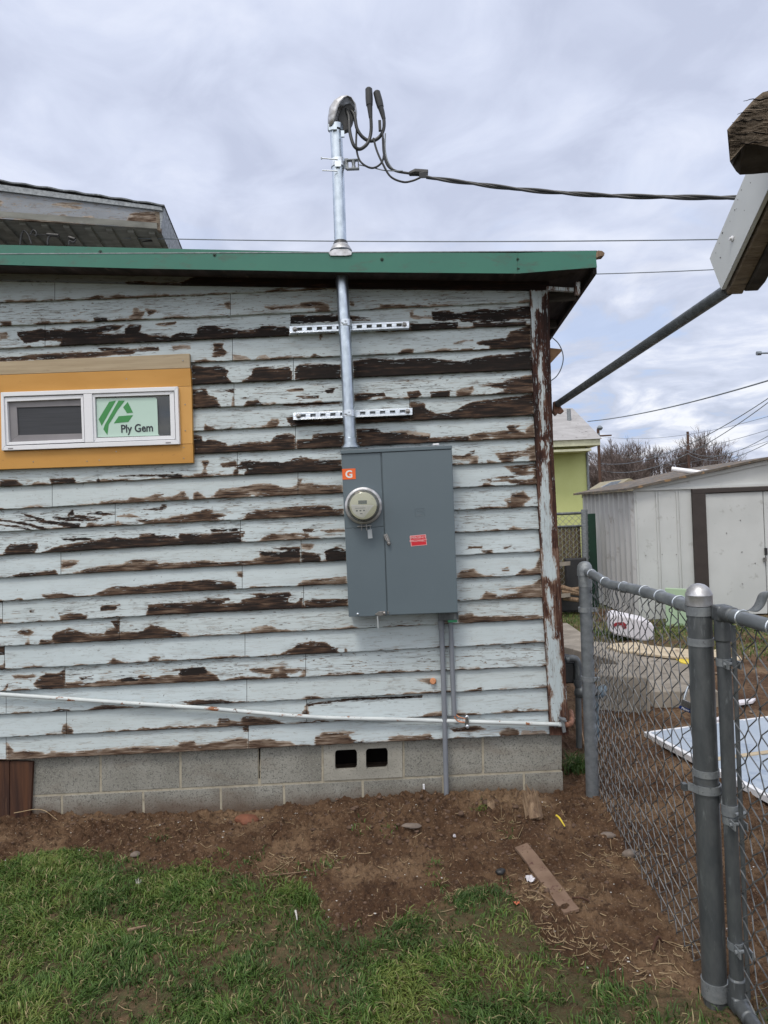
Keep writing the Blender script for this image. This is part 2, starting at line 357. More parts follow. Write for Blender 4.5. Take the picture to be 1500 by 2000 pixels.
m_glass = glass_mat('window_glass', (0.96,0.98,0.97)); m_dome = glass_mat('meter_dome', (0.97,0.97,0.94), 0.03); m_clear = glass_mat('clear_plastic', (0.9,0.92,0.92), 0.15)
def block_mat():
    m, nt, p = newmat('concrete_block'); g = NT(nt)
    c = g.mix(g.rng(g.noise(4, 5), 0.35, 0.65), (0.305,0.298,0.265), (0.215,0.208,0.182))
    c = g.mix(g.rng(g.noise(130, 4, 0.75), 0.52, 0.62), c, (0.105,0.105,0.095))
    c = g.mix(g.rng(g.noise(170, 3, 0.7), 0.57, 0.66), c, (0.38,0.38,0.355))
    c = g.mix(g.math('MULTIPLY', g.rng(g.noise((3,3,9), 5, 0.6), 0.52, 0.75), 0.5), c, (0.16,0.12,0.09))
    sp = g.n('ShaderNodeSeparateXYZ'); g.l(g.coords(), sp.inputs[0])
    dz = g.math('ADD', sp.outputs[2], g.math('MULTIPLY', g.noise(9, 5), -0.10))
    c = g.mix(g.rng(dz, 0.045, -0.035, 0, 0.75), c, (0.10,0.062,0.042))       # mud splashed at the foot
    g.l(c, p.inputs['Base Color']); p.inputs['Roughness'].default_value = 0.92; p.inputs['Specular IOR Level'].default_value = 0.2
    g.bump(g.noise(300, 4, 0.7), 0.7, 0.0015, p); return m
m_block = block_mat()
m_mortar = M('mortar', (0.40,0.36,0.28), (0.30,0.27,0.21), 25, 0.95, bump=0.6, bsc=150, bd=0.001, c3=(0.2,0.17,0.13), sc3=40)
m_conc = M('concrete', (0.30,0.265,0.22), (0.20,0.175,0.145), 6, 0.92, bump=0.6, bsc=90, c3=(0.12,0.10,0.08), sc3=14, t3=(0.56,0.7))
m_redwood = M('stained_plank', (0.085,0.032,0.013), (0.032,0.012,0.007), (40,40,3), 0.75, bump=0.5, bsc=(160,160,5), bd=0.001, c3=(0.09,0.045,0.026), sc3=(60,60,4))
m_weather = M('weathered_timber', (0.22,0.175,0.13), (0.145,0.11,0.08), (6,30,55), 0.9, bump=1.0, bsc=(8,40,110), bd=0.006, c3=(0.05,0.038,0.028), sc3=(5,30,110), t3=(0.56,0.66))
m_darktimber = M('dark_timber', (0.055,0.045,0.036), (0.028,0.023,0.019), (12,12,60), 0.9, bump=0.8, bsc=(20,20,120), bd=0.002)
m_endwood = M('pale_split_wood', (0.27,0.185,0.115), (0.14,0.09,0.057), (70,70,8), 0.85, bump=0.8, bsc=(120,120,10), bd=0.002, c3=(0.08,0.05,0.035), sc3=(90,90,8))
m_lath = M('mud_stained_lath', (0.22,0.145,0.10), (0.15,0.092,0.062), 12, 0.85, bump=0.4, bsc=90, c3=(0.09,0.04,0.03), sc3=30)
m_whitemetal = M('white_sheet_metal', (0.62,0.64,0.64), (0.54,0.56,0.57), 4, 0.5, bump=0.08, bsc=5, bd=0.01)
m_shed = M('shed_enamel', (0.56,0.575,0.57), (0.50,0.515,0.51), 2, 0.6, c3=(0.30,0.30,0.28), sc3=9, t3=(0.60,0.78))
m_shedside = M('shed_side_enamel', (0.50,0.50,0.50), (0.42,0.42,0.42), (2,2,1), 0.55, c3=(0.25,0.22,0.2), sc3=6, t3=(0.58,0.75))
m_brown = M('brown_enamel', (0.045,0.034,0.030), rough=0.5)
m_shedroof = M('rusty_roof', (0.14,0.12,0.10), (0.09,0.075,0.06), 8, 0.7, 0.2, c3=(0.30,0.19,0.10), sc3=9, t3=(0.55,0.62))
m_lime = M('lime_stucco', (0.56,0.60,0.26), (0.52,0.56,0.235), 2, 0.85, bump=0.3, bsc=30, bd=0.01)
m_cream = M('cream_trim', (0.60,0.60,0.44), rough=0.6)
m_shingle = M('pale_shingle', (0.38,0.37,0.37), (0.30,0.29,0.29), (3,3,9), 0.9, bump=0.4, bsc=12, bd=0.02, c3=(0.14,0.13,0.13), sc3=(9,9,9), t3=(0.62,0.66))
m_dgreen = M('dark_green_paint', (0.012,0.05,0.03), rough=0.5)
m_reed = M('brown_slats', (0.16,0.125,0.075), (0.07,0.05,0.03), (30,30,2), 0.8)
m_foam = M('white_foam', (0.72,0.70,0.74), (0.64,0.62,0.66), 5, 0.6)
m_redpaint = M('red_paint', (0.30,0.02,0.03), rough=0.6)
m_mint = M('mint_board', (0.40,0.53,0.36), (0.36,0.49,0.33), 3, 0.6)
m_bluepanel = M('pale_blue_panel', (0.39,0.45,0.53), (0.33,0.39,0.47), 2.5, 0.5, c3=(0.22,0.28,0.38), sc3=7, t3=(0.56,0.75))
m_card = M('cream_board', (0.56,0.47,0.34), (0.44,0.36,0.25), 5, 0.85, c3=(0.25,0.18,0.12), sc3=12)
m_stone = M('river_stone', (0.20,0.16,0.13), (0.12,0.095,0.08), 22, 0.85, bump=0.4, bsc=70)
m_redstone = M('red_stone', (0.20,0.075,0.040), (0.13,0.05,0.03), 25, 0.85, bump=0.5, bsc=60)
m_chip = M('white_chips', (0.62,0.60,0.57), (0.45,0.43,0.40), 30, 0.7)
m_strawm = M('dry_straw', (0.42,0.32,0.19), (0.26,0.18,0.10), 30, 0.85)
m_yellow = M('yellow_sleeve', (0.78,0.60,0.06), rough=0.45)
m_twig = M('bare_twigs', (0.20,0.155,0.14), (0.15,0.115,0.105), 1, 0.95)
m_poles = M('utility_pole_wood', (0.11,0.06,0.042), (0.07,0.04,0.03), (6,6,1), 0.9)
m_farwire = M('far_cable', (0.20,0.23,0.26), rough=0.6)
m_hill = M('far_hill', (0.115,0.105,0.085), (0.08,0.078,0.065), 0.02, 0.95)
m_bluelabel = M('blue_label', (0.012,0.035,0.16), rough=0.35)
m_solar = M('solar_glass', (0.25,0.28,0.34), rough=0.2)
m_pvcrusty = m_pipe
def grass_mat():
    m, nt, p = newmat('grass_blades'); g = NT(nt); r = g.attr('rnd'); t = g.attr('tip')
    c = g.ramp(r, [(0.0, (0.018,0.048,0.008)), (0.3, (0.036,0.088,0.012)), (0.6, (0.072,0.130,0.019)), (0.86, (0.14,0.17,0.036)), (0.91, (0.27,0.215,0.11)), (1.0, (0.33,0.26,0.15))])
    c = g.mix(g.math('MULTIPLY', t, 0.25), c, (0.16,0.22,0.07))
    g.l(c, p.inputs['Base Color']); p.inputs['Roughness'].default_value = 0.55; p.inputs['Specular IOR Level'].default_value = 0.3
    return m
m_grass = grass_mat()
def dirt_mat():
    m, nt, p = newmat('bare_dirt'); g = NT(nt)
    c = g.mix(g.rng(g.noise(3.2, 6, 0.6), 0.38, 0.62), (0.078,0.043,0.025), (0.140,0.084,0.049))
    c = g.mix(g.rng(g.noise(1.6, 4, 0.6), 0.50, 0.66, 0, 0.85), c, (0.24,0.160,0.098))
    c = g.mix(g.rng(g.noise(30, 7, 0.75), 0.49, 0.62, 0, 0.8), c, (0.040,0.023,0.016))
    c = g.mix(g.rng(g.noise(85, 5, 0.75), 0.56, 0.66, 0, 0.85), c, (0.25,0.175,0.12))
    c = g.mix(g.math('MULTIPLY', g.attr('turf'), g.rng(g.noise(25, 6, 0.7), 0.35, 0.6)), c, (0.085,0.080,0.040))
    far = g.math('MULTIPLY', g.attr('yard'), g.rng(g.noise(0.9, 6, 0.6), 0.44, 0.56))
    c = g.mix(far, c, g.mix(g.rng(g.noise(30, 4), 0.4, 0.6), (0.075,0.10,0.035), (0.13,0.11,0.06)))
    g.l(c, p.inputs['Base Color']); p.inputs['Roughness'].default_value = 0.95; p.inputs['Specular IOR Level'].default_value = 0.15
    h = g.math('ADD', g.noise(60, 8, 0.7), g.math('MULTIPLY', g.noise(220, 5, 0.7), 0.4))
    g.bump(h, 1.0, 0.011, p); return m
m_dirt = dirt_mat()

# ------------------------------------------------------------------ siding data, traced from the photograph
YW = 3.6
R0 = [545,590.4,636,680,725,770,815,860,905,950.4,995.5,1038.7,1084.8,1128.5,1174.6,1218.8,1262.5,1308,1350.3,1395.6,1440.5,1485]
R1 = [532,577,620.4,664.8,709,752,798.4,843,888.4,934,977,1020.5,1064.5,1110,1155.6,1199,1244.4,1290,1333.3,1378,1423.6,1468.7]
R2 = [500,545,588.4,634,678.2,721,766.2,810.5,854.5,900.2,945.6,989.2,1033.3,1077.2,1122.4,1166.6,1210,1255.4,1301.6,1344,1390,1434.5]
def rowy(k, x):      # k = 0..21 boundary index; x array of px
    x = np.asarray(x, float)
    a = R0[k] + (R1[k]-R0[k]) * x/350.0; b = R1[k] + (R2[k]-R1[k]) * (x-350)/700.0
    w = np.clip((x-250)/200.0, 0, 1); w = w*w*(3-2*w); return a*(1-w)+b*w
def soffit_y(x): return np.interp(x, [-700, 0, 360, 657, 1036, 1100], [538, 547, 555.6, 561.5, 566, 566.5])
JOINTS = {1:[107], 2:[450], 3:[568], 4:[454], 5:[573], 6:[457], 7:[800], 8:[577], 9:[463.5], 10:[582], 11:[225], 12:[469.5], 13:[119,588],
          14:[473], 15:[5,593], 16:[233], 17:[9,478.5], 18:[127,597], 19:[12,482], 20:[130,599], 21:[12,485]}
# (origin x, origin y, scale) of each tracing sheet; then tone and outline; tone < 0 = paint left standing
SH = {'A':(0,540,4.1667),'B':(350,540,4.1667),'C':(680,540,3.75),'D':(350,760,4.1667),'E':(680,740,3.571),'F':(870,860,5.263),
      'G':(0,900,4.1667),'H':(350,960,4.1667),'I':(0,1130,4.1667),'J':(350,1140,4.1667),'K':(0,1320,4.1667),'L':(350,1300,4.1667),'Q':(600,1200,2.5),
      'V':(960,460,5.0),'W':(860,1150,5.77)}
PATCH = """
A .15 140,455 240,448 320,430 400,440 470,428 560,445 600,425 700,435 830,412 900,400 1010,400 960,430 800,460 900,470 1020,465 1020,420 1060,392 1150,400 1130,450 1180,465 1240,485 1390,490 1440,460 1500,455 1500,505 1280,520 1130,520 1000,530 700,545 560,552 480,552 500,525 420,520 330,520 240,538 200,535 150,490
A .5 0,460 50,458 60,470 0,475
A .5 0,485 50,485 55,505 0,508
A .65 1090,258 1125,262 1130,285 1175,290 1165,312 1120,328 1080,342 1025,332 1080,300
A .5 1180,265 1270,278 1250,300 1210,312 1200,285
A .2 765,340 875,338 860,352 775,352
A .35 0,665 150,655 260,640 370,632 420,630 600,620 800,615 1000,600 1180,578 1290,575 1290,600 1100,610 1080,630 900,640 700,665 500,675 0,690
A .2 800,588 1050,583 1040,600 850,602
A .5 1400,570 1500,560 1500,582 1410,592
A .5 1270,388 1430,370 1430,384 1350,402
A .4 0,370 90,366 90,380 50,382
B .15 0,460 60,465 150,470 150,430 180,405 290,400 350,430 400,425 500,445 580,440 640,430 680,405 740,405 800,410 860,410 890,430 890,465 700,480 500,488 400,495 200,510 0,515
B .1 910,318 1300,318 1420,325 1500,350 1450,352 910,384
B .62 700,248 830,243 980,230 990,213 1090,203 1150,208 1215,235 1235,262 1300,270 1300,282 1220,277 1130,264 1100,252 930,256 750,266
B .6 365,215 415,205 415,262 388,252
B .5 1388,203 1422,203 1418,237 1393,237
B .6 0,558 90,566 90,587 0,582
B .45 280,545 355,550 350,590 385,615 370,637 300,657 272,650 285,600
B .88 440,638 550,655 600,665 650,650 700,643 780,660 820,672 600,690 440,692
B .5 1035,645 1100,632 1225,638 1160,657 1035,657
B .6 1135,478 1168,483 1150,512
B .25 105,720 200,740 340,738 400,770 380,810 400,840 470,855 560,820 600,790 600,750 700,740 800,745 890,740 915,780 915,840 780,855 540,875 300,880 105,890
B .15 945,760 970,720 1100,715 1310,720 1310,835 1100,845 950,848 945,800
B .38 105,925 220,915 230,965 300,987 320,1037 360,1067 110,1075
B .2 385,940 440,915 445,945
B .1 1185,922 1265,912 1250,942 1200,947
B .3 880,925 1000,915 1010,925 900,935
C .5 15,183 43,186 37,210 15,210
C .62 195,232 240,208 390,203 412,220 350,227 230,240
C .45 20,288 165,312 150,322 20,324
C .12 610,258 740,252 780,268 850,268 900,260 1000,238 1100,250 1220,235 1330,215 1335,300 1290,312 1200,310 1130,325 1000,332 950,322 900,332 840,332 810,312 700,327 620,317
C .1 455,345 600,350 700,345 800,340 800,365 650,380 460,390
C .2 920,343 1100,343 1180,338 1300,333 1300,352 1100,360 920,362
C .7 450,262 475,258 470,285 560,300 610,290 610,305 520,310 460,300
C .35 940,490 980,470 1050,468 1160,455 1190,405 1240,390 1330,365 1340,518 1100,525 1030,520 1040,505 960,500
C .55 345,550 400,536 475,530 470,552 400,562
C .2 30,572 340,553 600,543 900,528 1050,523 1050,534 600,554 30,584
C .1 40,620 180,605 260,612 400,610 530,600 620,602 700,615 830,625 1000,590 1150,575 1340,545 1350,678 1000,695 600,715 300,728 45,742
C .35 1010,795 1130,780 1200,745 1350,720 1355,845 1200,845 1100,850 960,865 1180,825 1080,812
C .35 45,868 110,858 260,852 272,870 180,882 60,897
C .2 435,850 520,838 532,865 480,882 448,872
C .2 605,850 740,838 742,870 618,887
C .5 793,840 912,806 917,830 880,862 798,870
C .6 770,492 830,475 910,470 830,482
D .6 420,138 440,60 452,138
D .2 500,130 560,95 640,93 700,106 765,116 650,137 500,142
D .4 850,130 950,103 1100,98 1250,108 1330,103 1300,117 1000,137
D .15 955,58 1135,53 1132,70 1000,72
D .5 115,320 200,325 210,288 240,300 330,308 445,298 370,327 340,347 115,345
D .6 668,302 750,248 803,243 812,270 780,302 678,320
D .3 873,235 930,225 930,250 1330,250 1330,290 1150,298 950,302 880,252
D .35 120,380 180,385 185,420 215,435 230,410 300,420 370,445 400,465 480,450 600,435 740,430 760,410 800,375 890,365 940,380 945,490 600,510 120,530
D .3 960,410 1080,410 1090,370 1200,365 1335,350 1340,465 1100,480 955,485
D .5 188,588 242,588 217,640 217,680 302,690 220,712 108,692 188,685 203,640
D .3 338,610 462,593 467,627 358,634
D .22 475,625 510,595 600,590 850,600 900,585 950,560 1040,560 1100,575 1320,580 1320,665 1000,685 700,690 480,690
D -1 480,655 540,648 548,665 500,682 480,684
D .5 455,648 475,638 475,690 428,690
D .6 0,848 40,833 62,870 102,892 0,902
D .58 105,892 120,848 150,843 200,870 250,870 330,812 450,810 550,790 620,775 740,773 800,790 870,805 920,805 960,780 965,730 1002,730 985,770 1080,768 1180,785 1330,785 1330,850 1000,860 500,880 250,892
D -1 585,852 690,852 700,862 590,870
E .28 435,165 490,160 540,180 530,200 570,230 620,245 700,240 760,220 800,190 900,155 1000,145 1290,110 1295,245 1000,262 700,280 435,292
E .3 55,266 430,248 430,290 60,312
E .3 60,350 200,350 240,375 310,372 410,360 420,385 500,385 570,390 570,410 840,400 850,420 700,435 400,450 65,466
E .55 850,395 940,375 1050,370 1120,360 1110,330 1200,320 1160,350 1200,370 1240,380 1240,350 1300,310 1305,405 1100,415 1000,400 860,412
E .75 300,372 410,360 570,388 560,405 480,400
F .5 800,115 870,70 925,45 935,125 850,130 520,142 520,130
F .3 75,156 200,163 270,118 300,108 290,132 200,172 80,167
F .6 75,170 330,163 332,232 190,237 280,205 80,197
F .55 430,205 600,200 540,165 520,145 930,130 930,205 440,237
F -1 700,185 780,160 860,160 860,190 700,195
F .45 610,268 900,248 940,250 940,445 640,455 660,440 840,425 840,405 900,395 930,350 760,355 700,345 660,310
F -1 840,288 890,282 905,305 850,313
F -1 850,358 900,348 905,368 860,370
F .4 378,412 482,398 472,417
F .4 478,385 620,373 742,373 620,392
F .4 498,422 620,406 842,410 830,427 640,422
F .55 612,605 660,600 700,558 800,528 840,570 875,590 850,620 812,650 780,670 630,687 640,640 608,625
F .65 550,913 700,893 900,903 960,903 960,917 550,932
F .4 238,1092 372,1092 372,1108 240,1108
F .4 598,1100 682,1088 610,1112
F .4 360,1130 480,1128 470,1138 380,1140
F .58 125,1385 170,1340 290,1320 300,1340 340,1370 500,1380 700,1365 800,1325 870,1340 930,1300 975,1190 985,1375 600,1395 125,1412
F .6 140,1640 330,1615 420,1560 470,1575 540,1595 640,1590 740,1570 760,1540 560,1530 730,1515 900,1490 980,1420 1000,1605 500,1630
F .6 135,1800 280,1780 290,1800 350,1810 700,1810 900,1800 1010,1810 1010,1835 500,1860 135,1875
F .62 575,1325 640,1305 650,1335 600,1340
G .3 0,160 130,155 210,195 0,208
G .3 405,150 600,143 625,160 500,167 430,182
G .1 765,162 800,138 828,150 820,172 780,177
G .1 970,124 1280,116 1480,108 1485,120 1280,126
G .65 960,340 1060,298 1170,308 1260,273 1325,278 1300,295 1400,300 1480,253 1500,248 1500,320 1200,340
G .1 200,436 360,476 355,488 210,446
G .1 425,458 560,465 700,476 805,486 560,488 440,470
G .1 550,447 590,398 602,445 825,463 700,472 600,455
G .1 712,432 800,415 932,433 840,442 780,430
G .1 185,479 400,492 645,513 645,524 400,508
G .1 0,477 200,502 445,532 400,542 200,517 0,488
G .15 0,520 150,532 330,545 150,540
G .5 688,520 720,506 782,513 760,537 700,537
G .6 955,450 1050,433 1142,460 1060,457
G .75 898,522 960,488 1022,520 960,537
G .5 1110,480 1250,480 1350,470 1440,450 1500,440 1500,500 1300,515 1250,500
G .2 1170,393 1300,388 1320,362 1350,365 1350,388 1310,398
G .25 10,760 50,710 90,685 300,670 305,700 270,735 500,690 700,660 850,635 940,620 1060,640 1150,615 1260,610 1420,615 1400,625 1500,640 1500,690 1000,715 500,745 10,765
G .05 515,640 690,626 765,645 560,647
G .05 1140,600 1260,590 1240,602 1150,606
G .65 500,815 600,808 642,820 600,852 500,887
G .55 500,915 600,900 700,880 900,850 1000,840 1100,805 1160,805 1210,820 1270,815 1290,840 1500,830 1500,865 1000,895 700,915
G .35 0,930 170,915 350,905 450,890 480,910 400,925 0,952
H .5 0,200 100,180 230,145 270,155 290,180 380,190 300,215 200,235 0,248
H .45 500,210 560,180 640,150 680,155 840,135 950,125 1170,115 1240,130 1250,145 1335,140 1335,190 1000,205 560,215
H .2 0,350 100,345 250,350 320,335 490,330 500,345 500,395 250,410 0,425
H .1 255,313 480,303 470,322 280,327
H .3 500,323 533,330 520,362 500,357
H .6 690,375 750,350 830,345 950,340 1050,345 1080,370 1200,375 1350,355 1355,378 1000,400 650,410 600,408
H -1 870,378 925,373 910,392 858,394
H -1 950,355 1015,348 1000,367
H .3 1005,308 1095,308 1080,327 1018,327
H .6 1150,313 1350,310 1350,327 1200,330
H .5 0,580 150,570 230,565 330,580 500,570 600,560 660,530 655,490 760,490 830,500 950,490 980,500 985,570 600,600 0,620
H .05 765,463 880,458 980,453 977,492 900,487 850,472
H .1 660,495 980,495 980,530 830,530 700,520
H .65 995,428 1105,433 1065,472 1000,462
H .25 1000,490 1140,510 1150,560 1000,575
H .15 1190,490 1280,450 1310,460 1360,480 1360,560 1200,555
H .6 473,658 512,653 512,698 480,682
H .3 0,740 120,730 250,720 300,730 420,735 460,760 475,785 200,800 0,808
H .65 910,765 1000,730 1150,710 1360,695 1365,730 1200,740 1150,755 950,768
H .65 518,773 560,768 652,785 530,792
H .32 0,915 100,905 210,895 230,870 300,880 400,865 410,885 370,890 340,915 500,910 510,880 650,860 600,835 660,825 700,835 800,830 900,820 915,845 880,870 890,905 950,910 1000,860 1005,935 850,950 600,965 180,985 90,975 0,985
H .35 1020,890 1100,880 1370,878 1370,930 1030,940
I .45 340,135 500,120 700,125 850,95 940,65 1100,70 1300,45 1440,25 1500,25 1500,105 1000,130 600,150 420,155
I .35 490,305 560,283 640,283 702,305 690,322 500,337
I .2 818,235 850,218 930,220 975,213 930,252 818,257
I .35 1180,300 1200,265 1210,220 1320,205 1500,200 1500,290 1100,305
I .5 0,345 100,350 450,335 500,325 400,350 200,358 0,365
I .4 148,440 180,418 240,413 272,440 230,467 190,457
I .4 430,455 480,430 560,405 640,430 700,450 850,450 870,420 940,400 910,350 950,345 970,330 970,440 1080,440 1160,430 1230,380 1330,400 1400,430 1500,450 1500,475 1000,500 500,530 310,535 330,500 430,505
I .6 188,532 230,488 252,532
I .48 845,682 920,656 1080,666 1180,663 1240,638 1302,638 1260,677 1100,692 950,692
I .5 8,738 35,678 40,740
I .4 270,860 330,800 370,775 480,770 525,735 527,885 400,895 300,880
I .55 98,788 280,783 282,807 120,807
I .6 530,850 620,840 740,855 820,830 880,825 950,830 1060,800 1130,815 1130,790 1200,785 1240,805 1380,785 1420,795 1500,790 1500,845 1000,875 540,890
I .1 950,828 1060,797 1120,812 1120,826 1000,834
I .2 645,807 745,796 670,814
I .2 1405,742 1495,728 1440,750
I .5 8,897 60,863 62,887 30,897
I .2 240,262 280,255 270,272 250,275
J .75 0,400 60,405 130,425 0,432
J .65 590,365 680,345 750,345 780,365 900,368 1000,372 1200,355 1400,340 1500,342 1500,358 1000,390 590,405
J .35 770,580 850,560 940,520 970,490 1070,470 1200,485 1240,515 1290,530 1280,545 1000,575
J .6 1338,547 1350,523 1385,547
J .5 0,740 20,690 150,690 210,690 240,720 300,745 340,770 200,790 0,800
J .1 10,700 60,685 200,685 230,720 130,740 10,740
J .6 570,690 660,690 700,700 740,680 860,675 870,695 1025,700 1025,755 900,760 690,770 760,740 600,715
J -1 778,707 812,698 802,717
J -1 888,742 1000,703 1012,722 910,757
J .25 40,965 150,950 340,945 540,950 545,965 400,970 200,985
J .6 600,950 650,938 802,944 700,960
K .4 55,290 200,290 400,275 480,265 640,262 850,235 1250,240 1250,255 1000,265 500,295 55,310
K .6 498,477 515,400 540,393 592,440 592,467
K .65 55,545 90,590 120,620 200,612 340,625 370,640 420,620 600,625 700,610 850,595 1000,590 1100,575 1300,578 1450,570 1460,545 1500,540 1500,610 1000,640 55,680
L .55 80,485 230,490 300,480 330,435 400,435 420,455 500,460 520,420 560,415 720,425 900,450 1000,455 1100,455 800,475 500,490 200,505
L .6 998,402 1035,318 1057,402
L .62 0,625 120,615 140,650 280,630 400,605 480,590 560,600 560,670 0,695
L .4 518,502 562,488 562,532 528,532
L .65 562,610 750,605 800,620 900,620 1000,640 1100,630 1110,580 1180,540 1250,545 1300,540 1430,540 1370,560 1390,580 1440,610 1500,605 1500,630 1000,650 562,672
Q .6 510,500 600,482 660,474 662,497
Q .55 600,386 720,366 850,358 850,377 800,380 650,388
Q .62 400,603 440,593 520,598 600,583 620,600 400,617
Q .5 700,560 830,546 870,560 800,572 720,570
Q .6 940,575 980,553 1032,565 1032,587 950,592
Q .95 1050,568 1160,568 1182,585 1040,592
Q .6 760,490 880,478 1000,476 1000,482 880,488
Q .65 540,320 600,313 632,325 595,338
Q .1 0,438 220,410 560,398 560,404 220,417 0,445
"""
CORNER = """
V -1 480,1080 495,1250 515,1500 505,1700 525,1900 500,1960 468,1700 488,1500 452,1340 472,1200
V -1 385,535 560,535 500,600 490,745 465,720 440,700 400,690 388,600
V -1 395,700 430,700 425,860 400,1180 390,1180 390,900
F -1 982,0 1012,10 1012,92 983,97
F -1 1040,0 1055,0 1062,200 1046,220
F -1 1020,180 1052,340 1072,500 1078,700 1092,880 1097,1050 1112,1200 1152,1400 1110,1462 1060,1412 1008,1402 998,1200 983,900 973,620 983,450 998,250
F -1 1035,1490 1082,1560 1112,1690 1090,1705 1045,1660
F -1 1028,1848 1062,1860 1092,2010 1048,2010
W -1 1188,0 1232,60 1277,180 1242,232 1208,130
W -1 1183,345 1227,370 1262,560 1332,570 1332,700 1372,850 1352,950 1387,1100 1392,1240 1342,1330 1332,1490 1268,1502 1238,1280 1278,1200 1213,1050 1203,800 1193,500
W -1 1268,225 1292,400 1287,562 1263,562
"""
def parse(txt):
    out = []
    for ln in txt.strip().split('\n'):
        q = ln.split(); ox, oy, sc = SH[q[0]]
        out.append((float(q[1]), np.array([[ox + float(a.split(',')[0])/sc, oy + float(a.split(',')[1])/sc] for a in q[2:]])))
    return out
def sdf(P, poly):       # signed distance in px, positive inside
    x, y = P[:,0], P[:,1]; d = np.full(len(P), 1e9); ins = np.zeros(len(P), bool)
    n = len(poly)
    for i in range(n):
        a = poly[i]; b = poly[(i+1) % n]; e = b-a; L2 = max(e @ e, 1e-9)
        t = np.clip(((x-a[0])*e[0] + (y-a[1])*e[1])/L2, 0, 1)
        d = np.minimum(d, np.hypot(x-a[0]-t*e[0], y-a[1]-t*e[1]))
        c = ((a[1] > y) != (b[1] > y)); xx = (b[0]-a[0])*(y-a[1])/((b[1]-a[1]) if b[1] != a[1] else 1e-9)+a[0]
        ins ^= c & (x < xx)
    return np.where(ins, d, -d)
def paint_field(P, polys, base=-30.0, btone=0.4):
    peel = np.full(len(P), base); tone = np.full(len(P), btone)
    for tn, poly in polys:
        lo = poly.min(0)-14; hi = poly.max(0)+14
        k = np.where((P[:,0] > lo[0]) & (P[:,0] < hi[0]) & (P[:,1] > lo[1]) & (P[:,1] < hi[1]))[0]
        if not len(k): continue
        s = sdf(P[k], poly)
        if tn < 0: peel[k] = np.minimum(peel[k], -s-0.0)
        else:
            s = s * 1.6 + 1.6
            w = s > peel[k]; tone[k[w]] = tn; 
            ov = (s > 0) & (tn < 0.12); tone[k[ov]] = tn
            peel[k] = np.maximum(peel[k], s)
    return peel, tone
def assign_rows():
    rows = {k: [] for k in range(1, 22)}
    for tn, poly in parse(PATCH):
        c = poly.mean(0); best = None
        for k in range(1, 22):
            if rowy(k-1, c[0]) - 1 <= c[1] < rowy(k, c[0]) - 1: best = k
        if best is None: continue
        q = poly.copy(); bot = rowy(best, q[:,0]); top = rowy(best-1, q[:,0])
        q[:,1] = np.where(q[:,1] > bot-5.5, q[:,1]+9, q[:,1]); q[:,1] = np.where(q[:,1] < top+2.0, q[:,1]-6, q[:,1])
        rows[best].append((tn, q))
    return rows
WEAR = {1:.35,2:1,3:.6,4:.5,5:.5,6:1,7:.75,8:.4,9:.6,10:.25,11:.8,12:.8,13:.45,14:.2,15:.7,16:.7,17:.3,18:1,19:.35,20:.3,21:.45}
